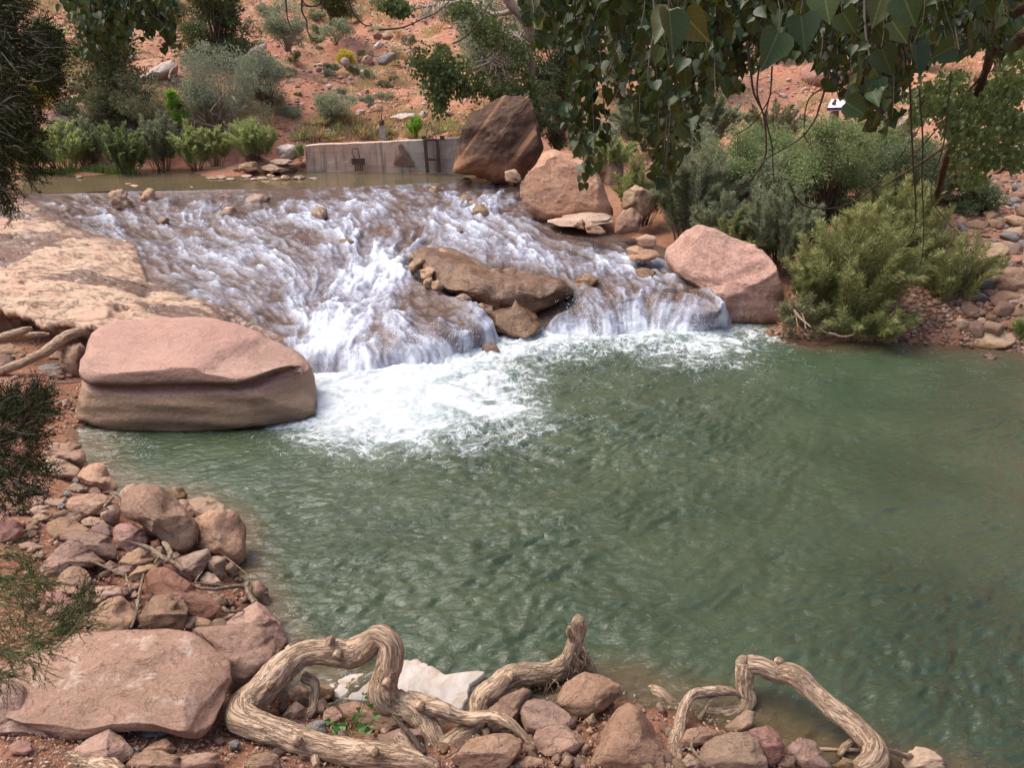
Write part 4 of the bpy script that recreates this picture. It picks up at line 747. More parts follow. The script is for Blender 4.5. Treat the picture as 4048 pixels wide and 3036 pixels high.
# --- left bank stones, traced one by one
LB = [
 ('G', [(290, 85), (400, 78), (500, 95), (535, 150), (535, 200), (500, 240), (440, 200), (330, 180), (262, 150)], 'pink', 'pinkish waterside boulder farthest up the left bank'),
 ('G', [(270, 170), (400, 190), (505, 245), (480, 285), (400, 300), (280, 305), (230, 270), (215, 220)], 'tan', 'pale boulder with an undercut edge just below the farthest waterside boulder'),
 ('G', [(590, 210), (650, 215), (690, 290), (740, 370), (700, 400), (640, 380), (560, 350), (500, 310), (480, 290), (520, 240)], 'pink', 'rounded tan pink boulder sloping into the water above the big slanted one'),
 ('G', [(1030, 380), (1090, 355), (1140, 365), (1165, 400), (1160, 440), (1080, 440)], 'tan', 'small rounded boulder in the water behind the big slanted one'),
 ('G', [(1170, 440), (1250, 420), (1340, 430), (1410, 480), (1400, 510), (1290, 545), (1220, 560), (1190, 500)], 'tan', 'tan boulder showing behind the large rounded one at the water'),
 ('G', [(1070, 450), (1150, 435), (1230, 490), (1240, 530), (1190, 545), (1120, 510)], 'pink', 'pink rock wedged between the slanted and the large rounded boulder'),
 ('G', [(1210, 560), (1290, 515), (1400, 495), (1480, 520), (1530, 600), (1535, 750), (1520, 830), (1480, 860), (1400, 800), (1330, 770), (1240, 730), (1235, 640)], 'pink', 'large rounded pink tan boulder standing at the water edge'),
 ('G', [(820, 360), (900, 335), (1000, 360), (1070, 420), (1150, 490), (1230, 570), (1245, 640), (1210, 730), (1140, 785), (1050, 740), (960, 650), (870, 590), (780, 560), (750, 500), (765, 420)], 'brown', 'big slanted brown boulder with a ridged face, tallest on the left bank'),
 ('G', [(740, 400), (790, 350), (840, 336), (860, 350), (800, 380), (770, 440)], 'tan', 'pale stone leaning behind the big slanted boulder'),
 ('G', [(430, 430), (520, 405), (640, 400), (680, 420), (660, 470), (610, 530), (540, 545), (440, 520), (410, 480)], 'pink', 'flat topped pink block left of the big slanted boulder'),
 ('G', [(660, 490), (710, 470), (750, 490), (745, 570), (700, 600), (640, 570), (625, 530)], 'pink', 'upright pink stone between the flat topped block and the slanted boulder'),
 ('G', [(498, 570), (560, 545), (640, 555), (665, 585), (600, 610), (520, 600)], 'brown', 'long low brown stone below the flat topped block'),
 ('G', [(295, 580), (380, 550), (450, 560), (560, 620), (540, 660), (420, 700), (330, 680), (290, 630)], 'brown', 'wide low brown stone in the upper left of the bank'),
 ('G', [(380, 660), (450, 630), (560, 640), (680, 670), (730, 740), (725, 810), (640, 825), (540, 760), (430, 700), (370, 690)], 'brown', 'brown block with an orange broken end in the middle of the left bank'),
 ('G', [(565, 615), (640, 585), (690, 600), (697, 660), (670, 675), (590, 650)], 'purple', 'purplish stone above the orange ended block'),
 ('G', [(740, 590), (830, 583), (910, 640), (925, 700), (900, 740), (800, 762), (735, 745), (705, 680), (708, 620)], 'red', 'rose red cube like boulder below the big slanted one'),
 ('G', [(890, 590), (970, 575), (1010, 640), (1015, 692), (940, 690), (900, 650)], 'red', 'orange red angular stone right of the rose red boulder'),
 ('G', [(430, 685), (500, 710), (600, 780), (665, 835), (560, 870), (460, 860), (380, 925), (230, 920), (215, 890), (300, 800), (360, 740)], 'purple', 'broad dusky triangular boulder in the left bank rubble'),
 ('G', [(800, 770), (870, 738), (940, 760), (965, 820), (880, 860), (780, 880), (735, 830)], 'brown', 'rounded brown stone beneath the rose red boulder'),
 ('G', [(940, 700), (1000, 688), (1015, 715), (990, 745), (945, 735)], 'red', 'small brick red stone under the slanted boulder'),
 ('G', [(975, 740), (1010, 728), (1030, 755), (1010, 785), (980, 775)], 'tan', 'small pinkish stone beside the grey stick'),
 ('G', [(1100, 810), (1200, 770), (1300, 745), (1320, 790), (1270, 880), (1200, 955), (1140, 920), (1090, 860)], 'tan', 'yellowish oblong boulder at the foot of the slanted boulder'),
 ('G', [(1290, 810), (1360, 790), (1415, 800), (1412, 860), (1390, 945), (1330, 925), (1275, 870)], 'tan', 'cream stone right of the yellowish oblong boulder'),
 ('G', [(1405, 860), (1445, 830), (1480, 870), (1470, 925), (1415, 910)], 'tan', 'small rounded cream stone at the water corner'),
 ('G', [(1240, 940), (1290, 888), (1340, 905), (1392, 960), (1340, 985), (1270, 980)], 'tan', 'flat faced cream stone above the pale roots'),
 ('G', [(1290, 1010), (1350, 1000), (1400, 1040), (1420, 1090), (1380, 1110), (1320, 1060)], 'tan', 'cream stone tucked behind the long brick red boulder'),
 ('G', [(380, 900), (430, 860), (490, 853), (550, 890), (572, 940), (560, 990), (480, 1002), (370, 985), (340, 960)], 'brown', 'rounded egg shaped stone below the triangular boulder'),
 ('G', [(905, 910), (960, 865), (1050, 870), (1120, 920), (1220, 980), (1320, 1040), (1388, 1100), (1380, 1130), (1310, 1192), (1200, 1185), (1160, 1110), (1080, 1060), (960, 1040), (897, 970)], 'red', 'long brick red boulder with a yellow patch, pointing at the water'),
 ('G', [(800, 915), (860, 860), (950, 840), (1002, 855), (950, 885), (900, 925), (880, 960), (820, 950)], 'brown', 'brown sliver of stone left of the brick red boulder'),
 ('G', [(590, 985), (700, 978), (790, 990), (805, 1030), (760, 1050), (680, 1050), (640, 1080), (600, 1030)], 'pink', 'flat pink slab left of the two rounded boulders'),
 ('G', [(1570, 950), (1620, 943), (1670, 990), (1682, 1050), (1712, 1130), (1690, 1140), (1620, 1080), (1570, 1025)], 'purple', 'dark purple grey rock standing in the water edge'),
 ('G', [(680, 1055), (760, 1038), (820, 1090), (850, 1150), (848, 1200), (810, 1262), (680, 1290), (525, 1290), (555, 1180), (620, 1100)], 'brown', 'left one of the two rounded brown boulders behind the giant boulder'),
 ('G', [(960, 1040), (1050, 1033), (1140, 1060), (1174, 1110), (1168, 1180), (1145, 1250), (1000, 1270), (835, 1262), (860, 1180), (910, 1100)], 'brown', 'right one of the two rounded brown boulders, boxy with a flat top'),
 ('G', [(1165, 1195), (1220, 1168), (1283, 1180), (1345, 1205), (1340, 1240), (1160, 1250)], 'brown', 'small boxy brown stone beside the boxy boulder'),
 ('G', [(1330, 1195), (1460, 1150), (1475, 1160), (1380, 1225), (1340, 1225)], 'tan', 'flat pale slab sliver under the waterside pyramid boulder'),
 ('G', [(0, 560), (60, 545), (130, 590), (165, 640), (100, 690), (0, 710)], 'red', 'reddish boulder at the left frame edge'),
 ('G', [(160, 505), (230, 478), (308, 475), (312, 515), (240, 535), (160, 525)], 'pink', 'low pink stone near the juniper'),
 ('G', [(198, 550), (240, 522), (300, 540), (295, 565), (220, 575)], 'tan', 'small dull tan stone in the gravel near the juniper'),
 ('G', [(125, 370), (200, 308), (262, 350), (240, 385), (180, 398)], 'pink', 'wedge shaped pink stone next to the lower juniper sprig'),
 ('G', [(158, 430), (230, 415), (275, 430), (240, 462), (175, 462)], 'red', 'red brown flat stone just below the wedge shaped pink one'),
 ('G', [(400, 380), (460, 335), (525, 350), (527, 382), (480, 392)], 'tan', 'small pointed stone under the sloping waterside boulder'),
 ('G', [(388, 410), (410, 383), (445, 388), (442, 410), (405, 420)], 'grey', 'greyish round cobble near the pointed stone'),
 ('G', [(450, 320), (470, 300), (500, 308), (495, 335), (465, 340)], 'grey', 'grey cobble touching the sloping waterside boulder'),
 ('G', [(75, 505), (120, 488), (150, 500), (140, 525), (90, 528)], 'grey', 'grey cobble in the gravel, upper left'),
 ('G', [(355, 470), (390, 455), (412, 475), (395, 495), (360, 492)], 'grey', 'grey cobble by the flat topped pink block'),
 ('G', [(240, 455), (330, 430), (410, 440), (400, 480), (300, 480), (250, 475)], 'pink', 'long flat pink stone half buried near the gravel'),
 ('G', [(140, 605), (200, 595), (250, 610), (230, 640), (160, 635)], 'brown', 'flat brown cobble on the left gravel'),
 ('G', [(100, 720), (180, 700), (280, 730), (260, 750), (120, 748)], 'pink', 'thin flat pink slab on the left gravel'),
 ('G', [(195, 790), (260, 755), (300, 770), (270, 805), (205, 815)], 'brown', 'brown cobble left of the triangular boulder'),
 ('G', [(330, 870), (370, 840), (425, 850), (420, 890), (350, 905)], 'brown', 'olive brown cobble under the triangular boulder tip'),
 ('G', [(640, 850), (690, 820), (735, 850), (700, 880), (650, 880)], 'brown', 'brown cobble behind the bamboo like stick'),
 ('G', [(700, 880), (760, 850), (830, 855), (835, 890), (770, 915), (710, 905)], 'brown', 'flat brown cobble right of the bamboo like stick'),
 ('G', [(715, 800), (735, 790), (745, 810), (730, 822)], 'tan', 'tiny yellowish pebble stone near the orange ended block'),
 ('G', [(520, 820), (545, 812), (560, 830), (550, 862), (522, 860)], 'tan', 'upright yellowish cobble at the end of the bamboo like stick'),
 ('G', [(655, 935), (690, 925), (705, 945), (685, 962), (658, 958)], 'red', 'dark red cobble among the small stones in the middle'),
 ('G', [(620, 905), (655, 890), (675, 910), (650, 930), (622, 925)], 'red', 'round red cobble left of the dark red one'),
 ('G', [(815, 1025), (850, 1010), (870, 1030), (840, 1060), (812, 1050)], 'pink', 'pink cobble beside the upright grey stick'),
 ('G', [(830, 970), (870, 960), (885, 990), (850, 1015), (825, 1000)], 'pink', 'rosy cobble behind the upright grey stick'),
 ('G', [(340, 985), (420, 972), (500, 1000), (520, 1025), (430, 1035), (350, 1020)], 'brown', 'long low stone behind the green fronds'),
 ('G', [(275, 1010), (380, 1020), (470, 1070), (480, 1120), (380, 1110), (290, 1070)], 'red', 'red brown stone behind the green fronds'),
 ('G', [(470, 1040), (560, 1030), (580, 1080), (560, 1130), (500, 1110)], 'pink', 'pinkish flat stone right of the green fronds'),
 ('G', [(1405, 1060), (1440, 1048), (1468, 1075), (1450, 1105), (1415, 1100)], 'brown', 'cobble inside the bent pale root'),
 ('G', [(1505, 1060), (1530, 1040), (1550, 1060), (1535, 1085), (1510, 1085)], 'tan', 'pale cobble in the bend of the pale root'),
 ('G', [(1055, 790), (1100, 765), (1125, 785), (1110, 810), (1070, 812)], 'pink', 'pink cobble touching the yellowish oblong boulder'),
 ('G', [(975, 830), (1005, 818), (1025, 835), (1000, 850)], 'grey', 'grey pebble under the crooked grey stick'),
 ('G', [(1600, 1073), (1660, 1110), (1740, 1190), (1785, 1290), (1785, 1330), (1760, 1380), (1700, 1400), (1520, 1340), (1375, 1225), (1480, 1150)], 'pink', 'pyramid shaped pink boulder rising from the water beside the root arch'),
 ('H', [(1170, 300), (1300, 278), (1500, 270), (1640, 290), (1700, 340), (1757, 440), (1752, 500), (1650, 620), (1560, 730), (1500, 745), (1440, 720), (1400, 600), (1300, 400)], 'pink', 'smooth mauve boulder between the giant boulder and the root arch'),
 ('H', [(450, 1060), (560, 980), (680, 928), (770, 985), (832, 1050), (832, 1090), (760, 1150), (700, 1180), (560, 1170)], 'pink', 'rounded mauve boulder below the giant boulder'),
 ('H', [(50, 1030), (120, 992), (190, 1010), (217, 1060), (160, 1092), (70, 1082)], 'red', 'small reddish stone at the lower left corner'),
 ('H', [(880, 1060), (960, 1010), (1040, 983), (1112, 1050), (1060, 1087), (960, 1090)], 'pink', 'cleft pink stone right of the rounded mauve boulder'),
 ('H', [(820, 1100), (900, 1065), (1010, 1060), (1130, 1100), (1130, 1180), (760, 1180)], 'brown', 'dull brown boulder at the bottom edge below the cleft stone'),
 ('H', [(1120, 1095), (1300, 1068), (1380, 1080), (1375, 1130), (1300, 1180), (1120, 1180)], 'brown', 'brown stone at the bottom edge left of the root'),
 ('H', [(1430, 1010), (1470, 992), (1500, 1010), (1490, 1055), (1440, 1060)], 'grey', 'small grey angular stone by the leaf litter'),
 ('H', [(1090, 950), (1115, 945), (1120, 970), (1098, 980)], 'tan', 'tiny tan stone right of the dark slate'),
 ('H', [(830, 1040), (860, 1033), (880, 1055), (855, 1075)], 'grey', 'tiny pale grey stone beside the mauve boulder'),
 ('H', [(1490, 1180), (1580, 1092), (1660, 1070), (1740, 1090), (1765, 1180)], 'brown', 'domed brown stone at the bottom edge under the root'),
]
for tg, pts, mt, lab in LB:
    big = np.ptp(np.array(pts)[:, 0]) > 220
    small = np.ptp(np.array(pts)[:, 0]) < 90
    rock(cr(tg, pts), mt, lab, cat='boulder' if not small and np.ptp(np.array(pts)[:, 0]) > 140 else 'rock', n=2.5 if small else 3.2, nz=.035, fac=6 if not small else 3, group='stones heaped on the left bank')
rock(cr('H', [(330, 385), (480, 328), (700, 310), (900, 298), (1100, 286), (1200, 308), (1310, 370), (1395, 440), (1445, 520), (1455, 600), (1425, 700), (1370, 820), (1320, 930), (1260, 1000), (1180, 1005), (1050, 965), (880, 940), (700, 950), (560, 985), (430, 1000), (250, 960), (60, 900), (-90, 840), (-110, 700), (-90, 540), (60, 500), (220, 440)]),
     'crust', 'giant low boulder with pale crusted blotches filling the lower left', n=3.4, fac=2, nz=.022, sub=6, dr=.8, maxd=.75, seed=16, yaw=0, base=(120, 738), planes=[((0, -.75, 1), .72)])
rock(cr('H', [(-80, 640), (60, 622), (150, 652), (220, 735), (310, 825), (390, 940), (420, 990), (330, 1012), (180, 985), (60, 965), (-80, 965)]), 'crust', 'crusted boulder at the left edge in front of the giant boulder', n=3, nz=.03, sub=6, seed=17, Y=float(ghit(25, 735)[1]))
rock(cr('H', [(830, 940), (860, 921), (1060, 910), (1096, 930), (1030, 970), (920, 986)]), 'grey', 'flat dark slate lying below the giant boulder', cat='rock', n=5, maxd=.8, nz=.02)
# --- front bank stones
FB = [
 ('J', [(0, 560), (40, 480), (130, 432), (200, 440), (300, 490), (303, 540), (240, 600), (150, 658), (80, 642), (15, 600)], 'pink', 'smooth rounded pink boulder behind the root stump, top of the front heap'),
 ('I', [(1705, 760), (1740, 700), (1800, 685), (1880, 700), (1980, 760), (2040, 820), (2020, 862), (1920, 875), (1850, 870), (1800, 905), (1740, 880), (1712, 815)], 'brown', 'heart shaped brown boulder left of the top pink one'),
 ('I', [(1800, 870), (1870, 850), (1960, 843), (2060, 900), (2087, 950), (2040, 992), (1950, 1030), (1860, 1025), (1800, 985), (1780, 920)], 'pink', 'pink boulder below the heart shaped one'),
 ('I', [(1290, 1030), (1420, 920), (1560, 888), (1650, 890), (1722, 930), (1722, 990), (1660, 1060), (1600, 1110), (1380, 1120)], 'brown', 'broad smooth boulder under the right hand root fork'),
 ('J', [(340, 573), (400, 600), (450, 680), (500, 770), (522, 900), (165, 900), (163, 820), (200, 740), (250, 650), (290, 600)], 'pink', 'tall triangular pink boulder at the bottom centre right'),
 ('J', [(700, 760), (800, 720), (900, 713), (950, 740), (1000, 850), (1005, 905), (665, 905), (678, 800)], 'tan', 'two toned block boulder, tan left and pink right, at the bottom edge'),
 ('J', [(925, 700), (1000, 682), (1050, 720), (1077, 790), (1062, 850), (1010, 880), (950, 800), (903, 710)], 'red', 'brick coloured rounded boulder right of the two toned block'),
 ('J', [(1085, 790), (1150, 738), (1220, 760), (1260, 820), (1312, 900), (1180, 900), (1088, 825)], 'pink', 'brown pink wedge of rock crossed by a thin root'),
 ('J', [(575, 770), (620, 700), (700, 688), (790, 720), (780, 745), (700, 770), (620, 800)], 'pink', 'pale pink boulder behind the two toned block'),
 ('J', [(795, 685), (900, 610), (943, 620), (930, 690), (880, 720), (810, 720)], 'tan', 'tan boulder under the curved root of the right arch'),
 ('J', [(590, 850), (630, 820), (677, 850), (672, 895), (595, 895)], 'tan', 'round yellowish cobble at the bottom edge by the forked root'),
 ('J', [(130, 662), (170, 628), (196, 670), (172, 697)], 'tan', 'small tan stone above the tall triangular boulder'),
 ('J', [(115, 800), (135, 768), (160, 780), (155, 815), (125, 825)], 'brown', 'small brown cobble left of the tall triangular boulder'),
 ('J', [(20, 860), (50, 825), (80, 840), (75, 880), (30, 890)], 'brown', 'small brown cobble at the bottom edge, centre'),
 ('J', [(1040, 850), (1090, 825), (1135, 840), (1120, 880), (1050, 890)], 'brown', 'dark cobble below the brick coloured boulder'),
 ('J', [(1310, 870), (1360, 840), (1430, 850), (1440, 900), (1310, 900)], 'tan', 'flat cobble at the bottom edge under the right arch foot'),
 ('J', [(1545, 850), (1590, 838), (1640, 870), (1650, 905), (1550, 905)], 'tan', 'small cobble between the arch foot and the knobby stump'),
 ('J', [(470, 590), (485, 570), (525, 620), (510, 640), (480, 625)], 'tan', 'thin flake of stone standing in the dirt behind the forked root'),
 ('J', [(20, 790), (60, 760), (95, 780), (90, 820), (40, 820)], 'brown', 'dull cobble between the pink boulders at the bottom'),
 ('J', [(0, 690), (40, 680), (90, 720), (130, 780), (100, 815), (0, 820)], 'brown', 'brown boulder left of the tall triangular one'),
 ('I', [(1520, 750), (1600, 680), (1720, 620), (1785, 640), (1755, 690), (1712, 720), (1692, 800), (1650, 890), (1520, 895)], 'purple', 'flat mauve rock dipping to the water behind the right hand root'),
 ('I', [(345, 640), (420, 608), (470, 640), (472, 700), (440, 725), (360, 695)], 'tan', 'yellowish boulder seen inside the root arch, upper one'),
 ('I', [(318, 785), (350, 740), (400, 700), (452, 740), (442, 790), (380, 832), (330, 822)], 'brown', 'angular brown stone inside the root arch'),
 ('I', [(290, 740), (310, 705), (355, 710), (350, 750), (310, 780)], 'brown', 'dark stone at the left inside the root arch'),
 ('I', [(500, 690), (560, 680), (600, 740), (560, 785), (510, 770)], 'tan', 'yellowish stone behind the small root in the arch'),
 ('I', [(420, 860), (520, 810), (577, 815), (572, 905), (470, 885)], 'grey', 'grey brown flat stone left of the green sprout'),
 ('I', [(560, 760), (620, 730), (682, 790), (680, 835), (600, 850), (555, 815)], 'pink', 'pink stone behind the green sprout'),
 ('I', [(640, 722), (740, 698), (900, 760), (1030, 800), (1042, 845), (960, 885), (880, 882), (760, 822), (670, 780)], 'pink', 'long rosy boulder behind the leaves of the sprout'),
 ('I', [(870, 905), (1000, 860), (1130, 868), (1132, 935), (960, 965), (885, 965)], 'pink', 'rosy boulder right of the sprout'),
 ('I', [(745, 955), (820, 898), (872, 922), (888, 975), (800, 985)], 'red', 'small rust red angular stone beside the sprout'),
 ('I', [(890, 870), (915, 852), (942, 870), (925, 895), (895, 893)], 'tan', 'small tan cobble on the rosy boulder'),
 ('I', [(1080, 960), (1110, 935), (1150, 960), (1160, 1000), (1110, 990)], 'grey', 'grey cobble beside the dark stick'),
 ('I', [(1480, 870), (1520, 850), (1530, 890), (1500, 910)], 'tan', 'small pale stone in the fork of the right hand root'),
 ('I', [(85, 1080), (160, 1010), (240, 998), (300, 1020), (306, 1100), (85, 1110)], 'brown', 'rounded stone at the bottom edge left of the lower root'),
 ('I', [(560, 600), (620, 625), (625, 670), (580, 700), (530, 660), (535, 610)], 'tan', 'yellowish stone under the crown of the root arch'),
 ('I', [(1730, 960), (1790, 950), (1800, 1000), (1760, 1020), (1725, 1000)], 'purple', 'dusky stone under the thin end of the root'),
 ('I', [(1690, 1050), (1750, 1022), (1840, 1040), (1842, 1080), (1690, 1085)], 'brown', 'low brown stone at the bottom edge by the thin root end'),
 ('I', [(1885, 1035), (1920, 1010), (1948, 1030), (1935, 1062), (1895, 1065)], 'pink', 'small blocky pink cobble at the bottom edge'),
]
for tg, pts, mt, lab in FB:
    w_ = np.ptp(np.array(pts)[:, 0])
    rock(cr(tg, pts), mt, lab, cat='boulder' if w_ > 130 else 'rock', n=2.7, nz=.03, fac=5, group='stones heaped on the front bank')
# --- recess under the ledge
for tg, pts, mt, lab in [
 ('D', [(370, 800), (420, 745), (500, 722), (540, 760), (530, 900), (500, 950), (420, 940), (380, 880)], 'brown', 'dark rounded brown rock wedged against the huge cracked boulder'),
 ('D', [(470, 590), (540, 545), (610, 540), (650, 590), (560, 640), (480, 630)], 'red', 'orange brown stone stuck under the ledge rim'),
 ('D', [(0, 740), (60, 725), (150, 755), (180, 785), (100, 800), (0, 790)], 'brown', 'long brown stone in the hollow under the ledge, upper one'),
 ('D', [(0, 790), (70, 800), (125, 845), (60, 870), (0, 875)], 'brown', 'lower brown stone in the hollow under the ledge'),
 ('D', [(230, 880), (280, 855), (370, 850), (375, 885), (290, 905), (240, 900)], 'grey', 'dark blue grey oval stone under the bleached root'),
 ('D', [(290, 900), (340, 890), (400, 905), (405, 945), (350, 955), (295, 930)], 'brown', 'brown stone under the blue grey oval stone'),
 ('D', [(40, 640), (120, 605), (195, 605), (200, 640), (110, 655)], 'red', 'rusty slab at the back of the hollow'),
 ('D', [(385, 1090), (415, 1072), (445, 1090), (440, 1120), (395, 1125)], 'pink', 'rounded pink cobble left of the huge boulder foot'),
 ('D', [(300, 800), (360, 770), (400, 790), (380, 820), (320, 825)], 'tan', 'tan stone right of the bleached root'),
 ('D', [(90, 570), (170, 555), (240, 580), (220, 605), (120, 605)], 'brown', 'brown stone under the ledge rim, far left'),
 ('D', [(25, 990), (70, 965), (110, 1000), (90, 1030), (40, 1030)], 'pink', 'flat pinkish stone above the lower juniper sprig')]:
    rock(cr(tg, pts), mt, lab, cat='rock', group='stones in the hollow under the ledge', nz=.05)
# --- right bank traced stones
for tg, pts, mt, lab in [
 ('F', [(1870, 870), (1940, 830), (2080, 850), (2160, 890), (2172, 930), (2120, 975), (2000, 985), (1910, 965), (1878, 920)], 'tan', 'pale topped oval boulder in the water at the right edge'),
 ('F', [(1915, 500), (1935, 440), (2000, 385), (2080, 370), (2132, 410), (2120, 440), (2040, 465), (1960, 512)], 'tan', 'smooth tan boulder on the right bank, leaning on a red one'),
 ('F', [(2030, 465), (2110, 430), (2195, 440), (2205, 480), (2130, 512), (2060, 492)], 'red', 'red flat stone leaning on the smooth tan boulder'),
 ('F', [(1895, 545), (1970, 490), (2050, 500), (2062, 530), (1990, 575), (1920, 575)], 'brown', 'brown boulder under the smooth tan one'),
 ('F', [(2030, 565), (2120, 510), (2240, 520), (2240, 650), (2120, 672), (2040, 650), (2018, 610)], 'brown', 'large dusky boulder at the right frame edge'),
 ('F', [(2090, 700), (2150, 668), (2240, 665), (2240, 740), (2150, 755), (2090, 732)], 'brown', 'brown stone below the large dusky boulder'),
 ('F', [(2130, 765), (2180, 720), (2240, 700), (2240, 800), (2150, 800)], 'brown', 'lowest brown stone at the right frame edge'),
 ('F', [(1800, 830), (1850, 798), (1900, 820), (1890, 872), (1830, 882)], 'tan', 'tan stone left of the pale topped oval boulder'),
 ('F', [(1838, 755), (1900, 738), (1942, 780), (1890, 802), (1838, 792)], 'brown', 'reddish stone beside the trickle'),
 ('F', [(2080, 330), (2130, 290), (2212, 280), (2212, 330), (2130, 350)], 'tan', 'pale flat stone on the right rubble slope'),
 ('F', [(2090, 225), (2150, 215), (2240, 240), (2240, 295), (2160, 290), (2095, 262)], 'tan', 'pinkish grey slab on the right rubble slope'),
 ('F', [(1975, 200), (2030, 190), (2080, 215), (2070, 250), (2000, 252)], 'pink', 'pink block on the right rubble slope below the leaves'),
 ('F', [(1875, 185), (1920, 180), (1965, 200), (1950, 228), (1880, 225)], 'tan', 'buff flat stone beside the leaning limb'),
 ('F', [(2125, 130), (2160, 112), (2200, 125), (2190, 150), (2135, 152)], 'grey', 'blue grey stone, upper one of the pair on the right slope'),
 ('F', [(2120, 160), (2170, 148), (2200, 165), (2180, 178), (2130, 175)], 'grey', 'blue grey stone, lower one of the pair on the right slope'),
 ('F', [(1780, 90), (1850, 60), (1930, 90), (1945, 130), (1870, 152), (1790, 140)], 'brown', 'broad dusky boulder behind the leaning limb'),
 ('F', [(1620, 125), (1680, 92), (1745, 100), (1750, 150), (1690, 165), (1630, 150)], 'pink', 'mauve flat boulder left of the leaning limb'),
 ('F', [(1700, 300), (1770, 295), (1790, 335), (1740, 355), (1705, 330)], 'tan', 'olive tan stone in the thin willow shoots'),
 ('F', [(1555, 765), (1580, 750), (1600, 770), (1580, 790)], 'tan', 'small cobble on the mud under the willow'),
 ('F', [(1600, 800), (1620, 788), (1642, 800), (1630, 815), (1605, 815)], 'pale', 'small pale cobble on the mud under the willow'),
 ('F', [(1150, 755), (1170, 738), (1185, 752), (1175, 768)], 'tan', 'small buff cobble at the willow roots'),
 ('F', [(740, 880), (770, 850), (810, 880), (830, 910), (780, 915)], 'wet', 'wet knob of rock at the toe of the leaning boulder'),
 ('F', [(1980, 1010), (2020, 990), (2060, 1015), (2050, 1040), (1990, 1040)], 'wet', 'submerged ochre stone in front of the oval boulder')]:
    p_ = cr(tg, pts); rock(p_, mt, lab, cat='boulder' if np.ptp(p_[:, 0]) > 20 else 'rock', group='stones on the right bank', nz=.045)
